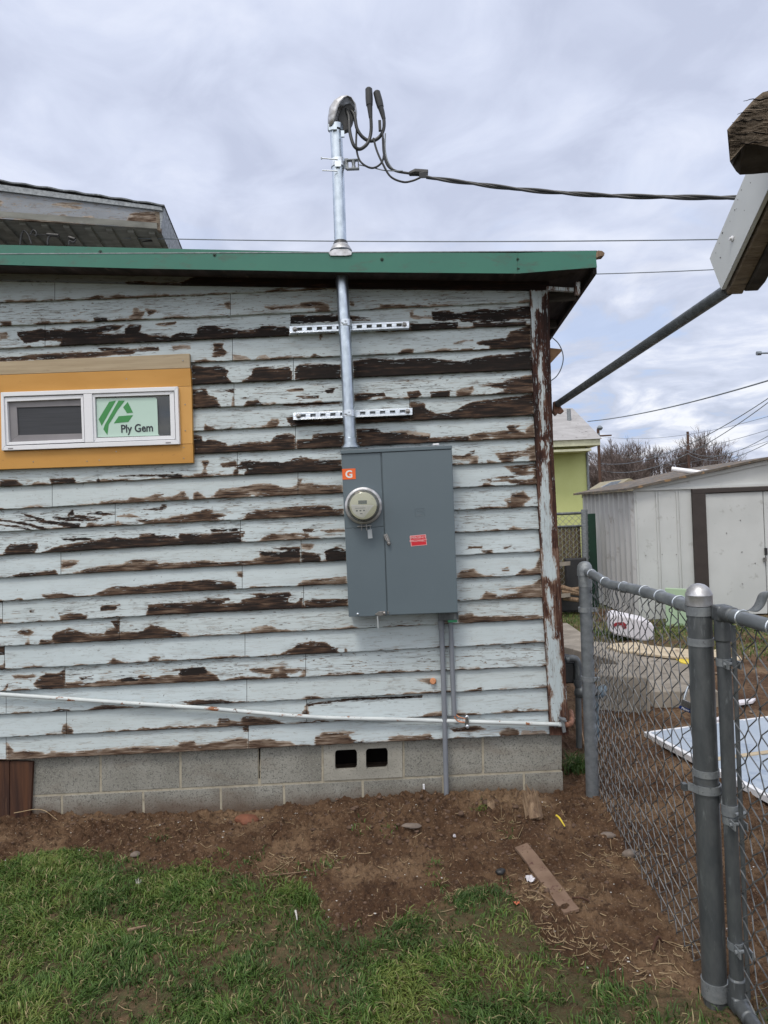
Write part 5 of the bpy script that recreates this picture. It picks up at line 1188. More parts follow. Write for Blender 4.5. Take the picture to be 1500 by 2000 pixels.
# brown lath
b = MB(); p = [on(1006,1662,0.016), on(1030,1657,0.016), on(1132,1786,0.012), on(1102,1794,0.012)]
def slab(b, q, h, n=8, wob=0.003):
    A_, B_, C_, D_ = q; rows = []
    for i in range(n+1):
        t = i/n; l = A_.lerp(D_, t); r_ = B_.lerp(C_, t); o = Vector((random.uniform(-wob,wob), random.uniform(-wob,wob), 0))
        zz = 0.004*math.sin(t*3.1); rows.append((l+o+Vector((0,0,zz)), r_+o*0.6+Vector((0,0,zz))))
    vs = []; 
    for l, r_ in rows: vs += [l, r_, r_-Vector((0,0,h)), l-Vector((0,0,h))]
    fs = [(3,2,1,0), (4*n, 4*n+1, 4*n+2, 4*n+3)]
    for i in range(n):
        for k in range(4): fs.append((4*i+k, 4*i+(k+1)%4, 4*i+4+(k+1)%4, 4*i+4+k))
    b.add(vs, fs)
slab(b, p, 0.012); b.build('wooden_lath', m_lath, bevel=0.0015, label='muddy brown wooden lath lying on the dirt, pointing at the fence', cat='board')
def stick(pts, r, mat, name, label, cat='stick', seg=7):
    b = MB(); P = [on(*q) for q in pts]; P = smooth_path(P, 4); n = len(P); b.tube(P, [r*(1-0.5*i/n) for i in range(n)], seg); return b.build(name, mat, smooth=True, label=label, cat=cat)
stick([(1088,1620,0.008),(1094,1626,0.010),(1104,1635,0.008)], 0.0052, m_yellow, 'yellow_sleeve', 'short yellow plastic tube on the dirt right of the stump', 'tube')
stick([(1030,1744,0.01),(1050,1758,0.012),(1082,1774,0.01)], 0.0035, m_endwood, 'pale_stick', 'thin pale stick lying left of the brown lath')
stick([(1118,1764,0.01),(1135,1767,0.013),(1152,1769,0.008)], 0.0045, m_redwood, 'dark_stick', 'short dark stick poking out right of the brown lath')
stick([(1135,1475,0.26),(1142,1505,0.17),(1160,1545,0.06),(1178,1572,0.02)], 0.0048, m_endwood, 'leaning_twig', 'long pale twig leaning beside the far fence post')
stick([(1275,1862,0.012),(1285,1853,0.014),(1294,1845,0.012)], 0.006, m_redwood, 'bark_piece', 'dark brown bark piece on the dirt near the thick fence post')
stick([(510,1716,0.01),(550,1709,0.012),(602,1711,0.012)], 0.003, m_endwood, 'straw_stick', 'pale thin stick on the dirt at the middle of the lawn edge')
stick([(28,1604,0.03),(80,1602,0.045),(112,1611,0.02)], 0.0022, m_strawm, 'dry_stem', 'curved dry yellow stem by the dark plank cover')
def scrap(px, py, w, mat, name, label, cat, seed=1, h=0.012):
    q = np.random.default_rng(seed); c = on(px, py, 0.006); vs = []; n = 6
    for j in range(n):
        for i in range(n): vs.append(c + Vector(((i/(n-1)-0.5)*w*(1+0.3*q.normal()*0.4), (j/(n-1)-0.5)*w*0.9, abs(q.normal())*h)))
    b = MB(); b.add(vs, [(j*n+i, j*n+i+1, (j+1)*n+i+1, (j+1)*n+i) for j in range(n-1) for i in range(n-1)])
    o = b.build(name, mat, label=label, cat=cat); m = o.modifiers.new('s', 'SOLIDIFY'); m.thickness = 0.0008; return o
scrap(1036, 1722, 0.032, m_foam, 'paper_scrap', 'crumpled white paper scrap beside the brown lath', 'paper', 4)
scrap(1010, 1780, 0.020, M('coral_plastic', (0.75,0.22,0.12), rough=0.5), 'orange_scrap', 'small orange plastic scrap on the grass left of the brown lath', 'scrap', 5, 0.006)
scrap(888, 1642, 0.012, m_foam, 'white_scrap', 'tiny white scrap on the dirt under the conduits', 'scrap', 6, 0.008)
scrap(272, 1737, 0.02, m_chip, 'white_shell', 'white crumpled bit in the grass on the left', 'scrap', 9, 0.01)
scrap(293, 1748, 0.014, m_card, 'tan_chip', 'tan wood chip beside the white crumpled bit in the left grass', 'chip', 10, 0.006)
scrap(596, 1721, 0.018, m_pvc, 'grey_chip', 'small grey chip at the lawn edge in the middle', 'chip', 11, 0.005)
stick([(250,1845,0.03),(268,1841,0.034),(286,1836,0.032)], 0.0055, m_endwood, 'wood_chip', 'pale tan chip of wood lying on the left lawn', 'chip')
stick([(578,1802,0.03),(580,1810,0.03),(581,1818,0.03)], 0.004, m_chip, 'white_chip', 'upright white sliver in the lawn grass', 'chip')
b = MB(); c = on(829,1568,0.03); b.box(c, (0.010,0.008,0.03), 0.3); b.build('white_tag', m_white, bevel=0.002, label='small white tag standing in the clods left of the conduit foot', cat='tag')
# stump
def stump(px, py, r, h, name, label, seed, lean=(0,0)):
    q = np.random.default_rng(seed); c = on(px, py, -0.02); n = 30; m = 8; vs = []; fs = []
    for j in range(m+1):
        t = j/m
        for i in range(n):
            a = 2*math.pi*i/n; rr = r*(1.0-0.25*t+0.13*math.sin(a*3+seed)+0.16*((i*7919+seed)%5/5-0.4)*(0.4+t*0.6))
            top = h*(t if j < m else 1)*(0.8+0.35*((i*104729+seed*31)%7)/7 if j == m else 1)
            vs.append(c + Vector((math.cos(a)*rr+lean[0]*t, math.sin(a)*rr*0.8+lean[1]*t, top)))
    for j in range(m):
        for i in range(n): fs.append((j*n+i, j*n+(i+1)%n, (j+1)*n+(i+1)%n, (j+1)*n+i))
    k = len(vs); vs.append(c + Vector((lean[0], lean[1], h*0.78))); fs += [(m*n+i, m*n+(i+1)%n, k) for i in range(n)]
    b = MB(); b.add(vs, fs); return b.build(name, m_endwood, label=label, cat='stump')
def splinter_stump():
    r = random.Random(4); c = on(1044, 1612, -0.02); b = MB(); b.lathe([(0.040,0),(0.034,0.05),(0.026,0.085),(0.010,0.10)], c, (-0.15,0.35,1), 12)
    for k in range(70):
        a = r.random()*6.28; q = 0.034*math.sqrt(r.random()); h = 0.085+0.055*r.random()*(1-q/0.05); p = c+Vector((math.cos(a)*q*1.15, math.sin(a)*q*0.8, 0)); d = Vector((-0.16+r.gauss(0,.07), 0.30+r.gauss(0,.06), 1)).normalized()
        w = 0.003+0.005*r.random(); b.tube([p, p+d*h*0.6, p+d*h*(0.9+0.3*r.random())], [w*1.3, w, w*0.25], 5)
    b.build('tree_stump', m_endwood, label='splintered pale stub of a cut shrub standing in the dirt before the house corner', cat='stump')
splinter_stump()
stump(962, 1602, 0.022, 0.05, 'root_stub', 'low dark root stub left of the splintered stump', 5, (0, 0.02))
stump(1008, 1570, 0.010, 0.045, 'root_stub', 'tiny pale root stub behind the splintered stump', 7, (0.01, 0.0))

# ------------------------------------------------------------------ chain link fence and gate
XP1 = gp(1157,1562); FP = Vector((at(1157,1562,3.55).x, 3.55, 0)); NP = Vector((at(1397,1950,2.08).x, 2.08, 0))
fence = thing('chain_link_fence', 'grey chain link fence running from the house corner to the thick post', 'fence', ((FP.x+NP.x)/2, (FP.y+NP.y)/2, 0))
zt = at(1142,1108,3.55).z
b = MB(); b.tube([FP+Vector((0,0,-0.2)), Vector((at(1142,1110,3.55).x, 3.55, zt-0.02))], 0.0315, 24); b.build('far_post', m_rail, fence, True)
b = MB(); b.lathe([(0.034,-0.085),(0.034,-0.03),(0.038,-0.029),(0.038,0.0),(0.034,0.022),(0.024,0.036),(0.010,0.042),(0.002,0.043)], (at(1142,1112,3.55).x, 3.55, zt-0.012), (0,0,1), 24); b.build('post_cap', m_galvdull, fence, True)
Np = lambda z: NP + Vector((0.004*(z),0,z))
ztn = at(1363,1152,2.08).z
b = MB(); b.tube([NP+Vector((0,0,-0.2)), Vector((NP.x, NP.y, ztn-0.01))], 0.0345, 32); b.build('near_post', m_galvold, fence, True)
b = MB(); b.lathe([(0.0345,-0.030),(0.0375,-0.029),(0.0375,0.0),(0.0385,0.002),(0.0375,0.006),(0.030,0.022),(0.018,0.032),(0.006,0.0355),(0.001,0.036)], (NP.x, NP.y, at(1363,1163,2.08).z), (0,0,1), 32); b.build('post_cap', m_alu, fence, True)
b = MB()
for py, h in ((1192,0.026),(1252,0.022),(1507,0.02)):
    z = at(1375, py, 2.08).z; b.lathe([(0.0345,-h/2),(0.0372,-h/2),(0.0372,h/2),(0.0345,h/2)], (NP.x, NP.y, z), (0,0,1), 28)
b.lathe([(0.0345,-0.03),(0.038,-0.03),(0.038,0.02),(0.0345,0.02)], (NP.x, NP.y, at(1396,1925,2.08).z), (0,0,1), 28)
b.build('post_band', m_galvdull, fence, True)
b = MB()
for py in (1190, 1325):
    z = at(1150, py, 3.55).z; b.lathe([(0.0315,-0.012),(0.034,-0.012),(0.034,0.012),(0.0315,0.012)], (FP.x+0.003, 3.55, z), (0,0,1), 24); b.box((FP.x+0.04,3.53,z), (0.03,0.02,0.018))
b.build('post_band', m_galvdull, fence, True)
rail = smooth_path([at(1146,1117,3.53), at(1166,1126,3.36), at(1190,1141,3.18), at(1240,1151,2.78), at(1290,1165,2.45), at(1350,1186,2.09)], 8)
b = MB(); b.tube(rail, 0.0205, 20); b.build('top_rail', m_rail, fence, True)
b = MB()
def ringon(b, path, t, r, R_=0.0225):
    k = min(int(t*(len(path)-1)), len(path)-2); p = path[k].lerp(path[k+1], t*(len(path)-1)-k); d = (path[k+1]-path[k]).normalized(); u = d.orthogonal().normalized(); w = d.cross(u)
    b.tube([p + (u*math.cos(a)+w*math.sin(a))*R_ + d*0.006*a/6.28 for a in np.linspace(0, 6.6, 22)], r, 6)
for t in (0.10, 0.34, 0.52, 0.68, 0.80, 0.93): ringon(b, rail, t, 0.0024)
b.build('tie_wire', m_zinc, fence, True)
def chainlink(path_xy, ztop, zbot, name, mat, parent, pitch=0.0385, hs=0.040, r=0.0019, seed=1, wob=0.004, thick=0.010, mess=0.0, sag=None):
    """woven wires: each wire zigzags up the fence; path_xy(s) gives the point at length s"""
    rr = np.random.default_rng(seed); L_ = path_xy['len']; nW = int(L_/hs); step = hs; b_v = []; b_f = []; off = 0
    for k in range(nW):
        zb0 = zbot(k*step); zt0 = ztop(k*step); nz = int((zt0-zb0)/(pitch*0.85)); pts = []
        for j in range(nz+1):
            z = zt0 - j*pitch*0.85; side = (j+k) % 2
            s = k*step + (step if side else 0.0)
            base, nrm = path_xy['f'](s)
            amp = wob*(1+mess*max(0, 1-(zt0-z)/0.25)*4)
            q = base + nrm*(thick*0.5*(1 if (j % 2) else -1)) + Vector((0,0,z))
            q += Vector((rr.normal(0, amp), rr.normal(0, amp), rr.normal(0, amp*0.8))); 
            if sag: q += nrm*sag(s, z)
            pts.append(q)
        # round the bends: short flat at each knuckle
        fine = []
        for i, p in enumerate(pts):
            if 0 < i < len(pts)-1: fine += [p.lerp(pts[i-1], 0.08), p.lerp(pts[i+1], 0.08)]
            else: fine.append(p)
        n = len(fine)
        if n < 3: continue
        m = MB(); m.tube(fine, r, 5, cap=False); b_v += m.v; b_f += [tuple(i+off for i in f) for f in m.f]; off = len(b_v)
    return npmesh(b_v, b_f, name, mat, parent=parent, smooth=True)
fd = (NP-FP); fl_ = fd.length; fu = fd/fl_; fn = Vector((fu.y, -fu.x, 0)).normalized()
def fpath(s): t = min(max(s/fl_,0),1.02); return FP + Vector((0.034,0,0))*(1-t) + fd*t + fn*0.0, fn
railz = [(p.y, p.z) for p in rail]; ry = np.array([a for a, _ in railz])[::-1]; rz_ = np.array([c for _, c in railz])[::-1]
def fz(s): y = fpath(s)[0].y; return float(np.interp(y, ry, rz_)) + 0.004 - 0.02*math.sin(max(0,min(1,s/fl_))*3.1)*(0.6+0.5*math.sin(s*9))
zb_near = at(1370,1855,2.15).z
def fb_(s): t = s/fl_; return -0.02 + max(0, t-0.45)/0.55*0.06
chainlink({'len': fl_, 'f': fpath}, fz, fb_, 'chain_link_mesh', m_mesh, fence, seed=2, wob=0.0014, mess=0.6, sag=lambda s, z: 0.03*math.sin(s/fl_*3.14)*math.sin(min(1,max(0,z/1.2))*3.14))
# ---- gate
XG = 0.966; GY0 = 2.03
gate = thing('chain_link_gate', 'chain link gate frame hanging beside the thick post, cut off by the right edge', 'gate', (XG, 1.5, 0.05))
gt = at(1410,1196,GY0).z; gb = at(1442,1965,GY0).z
gx = at(1410,1196,GY0).x
topr = [Vector((gx,GY0,gt)), atx(1500,1222,XG), ]; d_ = (topr[1]-topr[0]); topr.append(topr[0]+d_*(GY0-0.9)/(GY0-topr[1].y))
b = MB(); b.tube([Vector((gx,GY0,gb-0.01)), Vector((gx,GY0,gt))], 0.0195, 24); b.build('stile', m_galvold, gate, True)
b = MB(); b.tube([topr[0]+Vector((0,0.02,0)), topr[2]], 0.0190, 24); b.build('top_rail', m_rail, gate, True)
b = MB(); b.tube([Vector((gx,GY0+0.02,gb+0.012)), Vector((gx,0.9,gb+0.0))], 0.0190, 24); b.build('bottom_rail', m_galvold, gate, True)
b = MB(); b.box((gx,GY0+0.0,gt-0.002), (0.046,0.050,0.046)); b.lathe([(0.0235,-0.085),(0.0235,-0.0)], (gx,GY0,gt), (0,0,1), 20); b.lathe([(0.0235,0),(0.0235,0.07)], (gx,GY0,gt), (d_.x,d_.y,d_.z), 20)
b.box((gx,GY0,gb+0.012), (0.046,0.050,0.046)); b.lathe([(0.0235,0.0),(0.0235,0.085)], (gx,GY0,gb), (0,0,1), 20); b.lathe([(0.0235,0),(0.0235,0.07)], (gx,GY0,gb+0.01), (0,-1,0), 20); b.build('corner_fitting', m_galvold, gate, True, bevel=0.006)
b = MB(); b.tube([Vector((gx+0.004,GY0-0.055,gb+0.06)), Vector((gx+0.004,GY0-0.055,gt-0.03))], 0.0065, 8); b.build('tension_bar', m_galvold, gate, True)
b = MB()
for py in (1292,1600,1845):
    z = at(1425,py,GY0).z; b.lathe([(0.0195,-0.011),(0.0222,-0.011),(0.0222,0.011),(0.0195,0.011)], (gx,GY0,z), (0,0,1), 20)
    b.box((gx+0.020,GY0-0.028,z), (0.004,0.06,0.022)); b.box((gx-0.012,GY0-0.028,z), (0.004,0.05,0.022)); b.lathe([(0.006,0),(0.006,0.045)], (gx-0.02,GY0-0.035,z), (1,0,0), 8)
b.build('tension_band', m_galvdull, gate, True)
gpts = [topr[0]+d_*t*1.0 for t in np.linspace(0, 3, 30)]
b = MB()
for t in (0.10, 0.235): ringon(b, [topr[0], topr[0].lerp(topr[2], 1.0)], t, 0.0026, 0.0215)
b.build('tie_wire', m_zinc, gate, True)
def gpath(s): return Vector((gx, GY0-0.055-s, 0)), Vector((1,0,0))
chainlink({'len': 0.85, 'f': gpath}, lambda s: topr[0].z + d_.z/abs(d_.y)*(0.055+s) - 0.018, lambda s: gb+0.03, 'chain_link_mesh', m_mesh, gate, pitch=0.041, hs=0.036, r=0.0019, seed=5, wob=0.0018)
# hinge / latch straps joining post and gate
lt = thing('gate_hinge', 'bolted steel strap hinge clasping the thick post and the gate stile', 'hinge', (NP.x, NP.y, at(1380,1560,2.08).z-0.02))
b = MB(); z = at(1380,1545,2.05).z
def strap(b, pts, h, th=0.004):
    P = [Vector(p) for p in pts]; n = len(P); vs = []; fs = []
    for i, p in enumerate(P):
        t = (P[min(i+1,n-1)]-P[max(i-1,0)]).normalized(); nn = Vector((t.y,-t.x,0)).normalized()*th/2
        vs += [p+nn+Vector((0,0,h/2)), p-nn+Vector((0,0,h/2)), p-nn-Vector((0,0,h/2)), p+nn-Vector((0,0,h/2))]
    for i in range(n-1):
        for k in range(4): fs.append((4*i+k, 4*i+(k+1)%4, 4*i+4+(k+1)%4, 4*i+4+k))
    fs += [(3,2,1,0), (4*n-4,4*n-3,4*n-2,4*n-1)]; b.add(vs, fs)
arc = [NP + Vector((0.039*math.cos(a), 0.039*math.sin(a), z)) for a in np.linspace(R(150), R(395), 18)]
strap(b, [NP+Vector((-0.062,-0.015,z+0.012)), NP+Vector((-0.05,-0.02,z+0.008)), NP+Vector((-0.036,-0.02,z))]+arc[4:]+[NP+Vector((0.05,0.0,z-0.01)), Vector((gx-0.012,GY0+0.03,z-0.03))], 0.024)
b.build('post_strap', m_galvdull, lt, True)
b = MB(); b.tube([NP+Vector((0.044,-0.03,z-0.005)), NP+Vector((0.044,0.03,z-0.005))], 0.006, 8); b.lathe([(0.010,0),(0.010,-0.008)], NP+Vector((0.044,-0.028,z-0.005)), (0,1,0), 6); b.box(NP+Vector((-0.066,0.0,z+0.004)), (0.014,0.02,0.02)); b.build('hinge_bolt', m_galvold, lt, True)
b = MB(); z2 = at(1425,1580,GY0).z; arc = [Vector((gx + 0.0225*math.cos(a), GY0+0.0225*math.sin(a), z2-0.01+0.0*a)) for a in np.linspace(R(130), R(-80+60), 12)]
arc = [Vector((gx + 0.0225*math.cos(a), GY0+0.0225*math.sin(a), z2)) for a in np.linspace(R(170), R(350), 14)]
strap(b, [NP+Vector((0.05,0.0,z-0.012))]+arc+[Vector((gx+0.04,GY0-0.01,z2-0.012))], 0.030); b.tube([Vector((gx-0.005,GY0-0.04,z2)), Vector((gx+0.03,GY0-0.03,z2))], 0.006, 8); b.build('gate_strap', m_galvdull, lt, True)
# metal strap curling over the gate
b = MB(); P = [(1437,1196,2.0),(1452,1192,1.97),(1467,1194,1.93),(1480,1183,1.91),(1489,1163,1.89),(1500,1157,1.87),(1516,1158,1.84),(1535,1172,1.81),(1550,1190,1.79)]; P = smooth_path([at(*q) for q in P], 4); vs = []; fs = []
for p in P: vs += [p+Vector((-0.0,0.02,0.0)), p+Vector((0.0,-0.03,0.004))]
for i in range(len(P)-1): fs.append((2*i, 2*i+1, 2*i+3, 2*i+2))
b.add(vs, fs); o = b.build('metal_strap', m_galvdull, smooth=True, label='bent strip of flat metal curling over the gate top rail', cat='strap'); m = o.modifiers.new('s','SOLIDIFY'); m.thickness = 0.002
# padlock
pk = thing('padlock', 'laminated padlock with a blue label hanging on the chain link behind the thick post', 'padlock', at(1338,1397,2.2))
dq = lambda x, y: (1080+x/3.571, 1050+y/3.571)
b = MB(); b.hexa([at(*dq(x,y),2.19) for x,y in ((876,1190),(966,1230),(985,1160),(900,1122))] + [at(*dq(x,y),2.212) for x,y in ((876,1190),(966,1230),(985,1160),(900,1122))]); b.build('body', m_steel, pk, bevel=0.002)
b = MB(); b.prism([at(*dq(x,y),2.1885) for x,y in ((876,1188),(964,1226),(972,1205),(884,1170))][::-1], (0,0.001,0)); b.build('label_band', m_bluelabel, pk)
b = MB(); b.tube(smooth_path([at(*dq(x,y),2.20) for x,y in ((916,1128),(925,1090),(945,1040),(965,1030),(985,1060),(975,1150))]), 0.0035, 10); b.build('shackle', m_zinc, pk, True)
dd = (at(*dq(964,1216),2.188)-at(*dq(880,1180),2.188)).normalized(); up = Vector((-dd.z,0,dd.x)); pc = at(*dq(924,1198),2.1882)
finish(text_mesh('Master', 0.0095, Matrix(((dd.x,up.x,0,pc.x),(0,0,-1,pc.y),(dd.z,up.z,0,pc.z),(0,0,0,1))), 0.0002), 'lettering', m_paper, pk)

# ------------------------------------------------------------------ roof corner and long pipe at the upper right
XR_ = 1.0
rk = thing('carport_eave', 'white metal rake trim over a dark weathered rafter at the upper right', 'roof edge', atx(1430,578,XR_))
b = MB(); q = [atx(x, y, XR_) for x, y in ((1386,505),(1409,566))]; dv = atx(1457,340,XR_)-q[0]; P = [q[0], q[1], q[1]+dv*3.4, q[0]+dv*3.4]
b.prism(P, (0.0025,0,0)); b.prism([P[1], P[2], P[2]+Vector((0.012,0,0.001)), P[1]+Vector((0.012,0,0.001))], (0,-0.001,0.002))
b.build('rake_trim', m_whitemetal, rk)
b = MB(); c = atx(1430.5,466,XR_-0.001); b.lathe([(0.008,0),(0.008,-0.002),(0.005,-0.003),(0.004,-0.009)], c, (1,0,0), 12); b.build('screw', m_white, rk, True)
b = MB()
for x, y, r in ((1411,455,.0026),(1407,503,.002),(1448,371,.0014),(1466,357,.0012),(1438,408,.001),(1435,410,.0015),(1441,390,.001),(1398,494,.001),(1405,475,.001),(1426,432,.0008),(1454,411,.0008)):
    b.lathe([(r,0),(r,-0.0008)], atx(x,y,XR_-0.0005), (1,0,0), 8)
b.build('rust_spot', m_brown, rk)
b = MB(); ro = atx(1420,576,XR_+0.02); rdir = dv.normalized(); rn = Vector((0, rdir.z, -rdir.y)); rn = rn if rn.z < 0 else -rn
up_ = -rn; prof = [ro, ro+rdir*0.9, ro+rdir*0.9+up_*0.13, ro+up_*0.12]
b.prism(prof, (0.045,0,0)); b.build('rafter', m_weather, rk, bevel=0.003)
b = MB(); ra = ro+Vector((0.046,0,0)); b.prism([ra+rdir*0.01, ra+rdir*0.05+rn*0.012, ra+rdir*0.9+rn*0.03, ra+rdir*0.9+up_*0.12, ra+up_*0.11], (0.04,0,0)); b.build('sister_rafter', m_darktimber, rk, bevel=0.003)
b = MB(); b.hexa([P[0]+Vector((0.004,0,0.0)), P[3]+Vector((0.004,0,0)), P[3]+Vector((0.9,0,0)), P[0]+Vector((0.9,0,0))] + [p+Vector((0,0,0.01)) for p in (P[0]+Vector((0.004,0,0.0)), P[3]+Vector((0.004,0,0)), P[3]+Vector((0.9,0,0)), P[0]+Vector((0.9,0,0)))]); b.build('roof_sheet', m_whitemetal, rk)
# timber end: chunky, weathered into ridges
dw = lambda x, y: (1200+x/4.0, 150+y/4.0)
tb = thing('timber_beam', 'thick weathered timber end with rippled grain jutting in at the upper right above the white trim', 'beam', at(1480,330,1.62))
def beam():
    Yf = 1.58; pts = []
    O_ = [dw(880,415), dw(905,385), dw(960,320), dw(1035,235), dw(1090,175), dw(1160,120), dw(1210,108), dw(1900,60), dw(1900,700), dw(1200,545), dw(1110,530), dw(1030,522), dw(990,560), dw(940,620), dw(902,660), dw(893,560)]
    U_ = [dw(902,660), dw(940,620), dw(990,560), dw(1030,522), dw(1110,530), dw(1200,545), dw(1900,700)]
    L_ = [dw(902,662), dw(925,700), dw(950,738), dw(980,766), dw(1090,760), dw(1200,750), dw(1900,690)]
    front = [at(*p, Yf) for p in O_]; cen_ = at(*dw(1130,380), Yf-0.012)
    # front face as a fine grid with grooves along the grain
    xs = np.linspace(1418, 1680, 210); ysn = 130; V = []; ins = []
    poly = np.array(O_)
    def yrange(x):
        ys = []
        for i in range(len(poly)):
            a, c = poly[i], poly[(i+1) % len(poly)]
            if (a[0]-x)*(c[0]-x) <= 0 and a[0] != c[0]: ys.append(a[1]+(c[1]-a[1])*(x-a[0])/(c[0]-a[0]))
        return (min(ys), max(ys)) if ys else None
    V = []; nx = 0
    x0 = 1420.2
    for x in np.linspace(x0, 1660, 220):
        r_ = yrange(x)
        if r_ is None: continue
        nx += 1
        for t in np.linspace(0, 1, ysn):
            y = r_[0]+(r_[1]-r_[0])*t
            g_ = math.sin((y + 1.3*math.sin(x/9.0+y/30.0) + 3*math.sin(x/31.0+1.0) + 5*(fbm(x/60.0, y/14.0, 2, 3)-0.5))*1.25)
            e_ = min(t, 1-t)*6; e_ = min(1, e_)
            dpt = -0.0060*abs(g_)**0.7 * (0.4+0.6*float(vn(x/11.0, y/4.0, 9))) * e_ + 0.004*float(fbm(x/45.0, y/12.0, 3, 4)-0.5)
            left = max(0, (1450-x)/30.0); V.append(at(x, y, Yf + dpt + 0.035*left*left*0 + 0.02*left))
    me_f = grid_faces(nx, ysn)
    npmesh([tuple(v) for v in V], me_f, 'rippled_face', m_weather, parent=tb, smooth=True)
    b = MB()
    U3 = [at(*p, Yf+0.004+0.02*max(0,(1450-p[0])/30.0)) for p in U_]; L3 = [at(*p, Yf+0.085) for p in L_]
    b.add(U3+L3, [(i, i+1, i+8, i+7) for i in range(6)])
    T3 = [at(*p, Yf+0.10) for p in O_[:8]]; F3_ = [at(*p, Yf+0.004+0.02*max(0,(1450-p[0])/30.0)) for p in O_[:8]]
    b.add(F3_+T3, [(i, i+1, i+9, i+8) for i in range(7)])
    bk_ = [at(*p, Yf+0.10) for p in O_[:8]] + [L3[6], L3[5], L3[4], L3[3], L3[2], L3[1], L3[0]]
    b.add(bk_, [tuple(range(len(bk_)))]); b.add([F3_[0], T3[0], L3[0], U3[0]], [(0,1,2,3)])
    b.build('timber_body', m_darktimber, tb)
    b = MB()
    for (x0,y0,x1,y1,w) in ((1430,239,1500,232,1.0),(1426,262,1560,258,0.9),(1440,222,1520,214,0.8),(1432,283,1500,276,0.9),(1452,196,1540,190,0.8)):
        n = 14; pts = [(x0+(x1-x0)*i/n, y0+(y1-y0)*i/n+1.6*math.sin(i*1.3+y0)) for i in range(n+1)]
        b.tube([at(px_,py_,Yf+0.001+0.02*max(0,(1450-px_)/30.0)-0.0045) for px_,py_ in pts], [0.0004+w*0.0012*math.sin(math.pi*min(1,(i+0.6)/(n+1))) for i in range(n+1)], 5)
    b.build('crack', m_dark, tb)
beam()
pa = at(1421,566,2.04); pb_ = at(1088,790,3.76)
if pa.x < XR_: pa.x = XR_ + 0.0
lp = thing('brace_pipe', 'long grey steel pipe slanting from the house corner up to the white roof trim', 'pipe', pb_-Vector((0,0,0.02)))
b = MB(); b.tube([pb_, pa], 0.0185, 24); b.build('pipe', m_galvold, lp, True)
b = MB(); b.prism([at(x,y,3.74) for x,y in ((1082,784),(1092,782),(1096,795),(1102,803),(1097,808),(1090,806),(1086,812),(1081,806))], (0,0.03,0)); b.build('end_bracket', m_rustycopper, lp, bevel=0.002)
# loop of cable and a wooden bracket on the side wall
b = MB(); b.tube(smooth_path([at(1077,658,4.1), at(1090,670,4.1), at(1098,686,4.1), at(1100,703,4.1), at(1095,722,4.1), at(1086,736,4.1), at(1074,745,4.1)]), 0.003, 8)
b.build('cable_loop', m_farwire, smooth=True, label='thin loop of cable bulging from the side wall below the roof corner', cat='cable')
b = MB(); b.prism([at(x,y,4.2) for x,y in ((1070,679),(1098,682),(1097,686),(1074,711),(1068,712))], (0,0.04,0)); b.build('wooden_bracket', M('bracket_wood', (0.30,0.17,0.08), (0.2,0.11,0.05), 20, 0.8), label='small brown triangular wooden bracket on the side wall', cat='bracket')
# ------------------------------------------------------------------ gas pipes behind the corner
gpz = thing('gas_riser', 'dark grey gas riser pipes and regulator just behind the house corner', 'gas pipe', (at(1131,1440,4.0).x, 4.0, 0))
Yg = 4.0
b = MB(); b.tube(smooth_path([at(1105,1288,Yg), at(1117,1286,Yg), at(1126,1290,Yg), at(1129,1303,Yg), at(1129,1340,Yg)], 6), 0.021, 16); b.tube([at(1129,1330,Yg), at(1131,1460,Yg)], 0.017, 16); b.build('riser', m_galvold, gpz, True)
b = MB(); b.lathe([(0.021,-0.03),(0.032,-0.02),(0.036,0.0),(0.032,0.02),(0.021,0.03)], at(1134,1352,Yg), (0.2,0,1), 18); b.lathe([(0.026,-0.012),(0.026,0.012)], at(1129,1332,Yg), (0,0,1), 16); b.tube([at(1132,1352,Yg), at(1180,1352,Yg+0.05)], 0.02, 14); b.build('valve', m_galvold, gpz, True)
b = MB(); b.lathe([(0.03,-0.05),(0.055,-0.03),(0.06,0.0),(0.055,0.03),(0.03,0.05)], at(1110,1296,Yg+0.08), (0.3,0.2,1), 20); b.box(at(1106,1312,Yg+0.05), (0.08,0.08,0.12)); b.build('regulator', m_black, gpz, True, bevel=0.01)
b = MB(); b.lathe([(0.012,-0.04),(0.03,-0.02),(0.034,0.01),(0.02,0.035),(0.012,0.05)], at(1172,1352,4.05), (0.7,0,0.7), 18); b.tube([at(1166,1362,4.05), at(1166,1440,4.05), gp(1166,1440)], 0.012, 12); b.build('hose_tap', M('tap_grey', (0.12,0.17,0.22), rough=0.5), gpz, True)
# ------------------------------------------------------------------ yard behind the fence
def gbox(px, z0, z1, name, mat, bevel=0.0, parent=None, **k):     # footprint from photo points of its TOP face
    P = [gp(x, y, z1) for x, y in px]; b = MB(); b.prism(P, (0,0,z0-z1)); return b.build(name, mat, parent, bevel=bevel, **k)
gbox([(1098,1262),(1098,1216),(1109,1217),(1160,1252),(1250,1262),(1345,1290),(1403,1350),(1268,1350),(1200,1290)], -0.2, 0.12, 'path', m_conc, 0.008, kind='structure')
gbox([(1164,1319),(1268,1323),(1262,1300),(1172,1296)], -0.2, 0.25, 'concrete_step', m_conc, 0.01, label='raised concrete step block beside the end of the concrete path', cat='step')
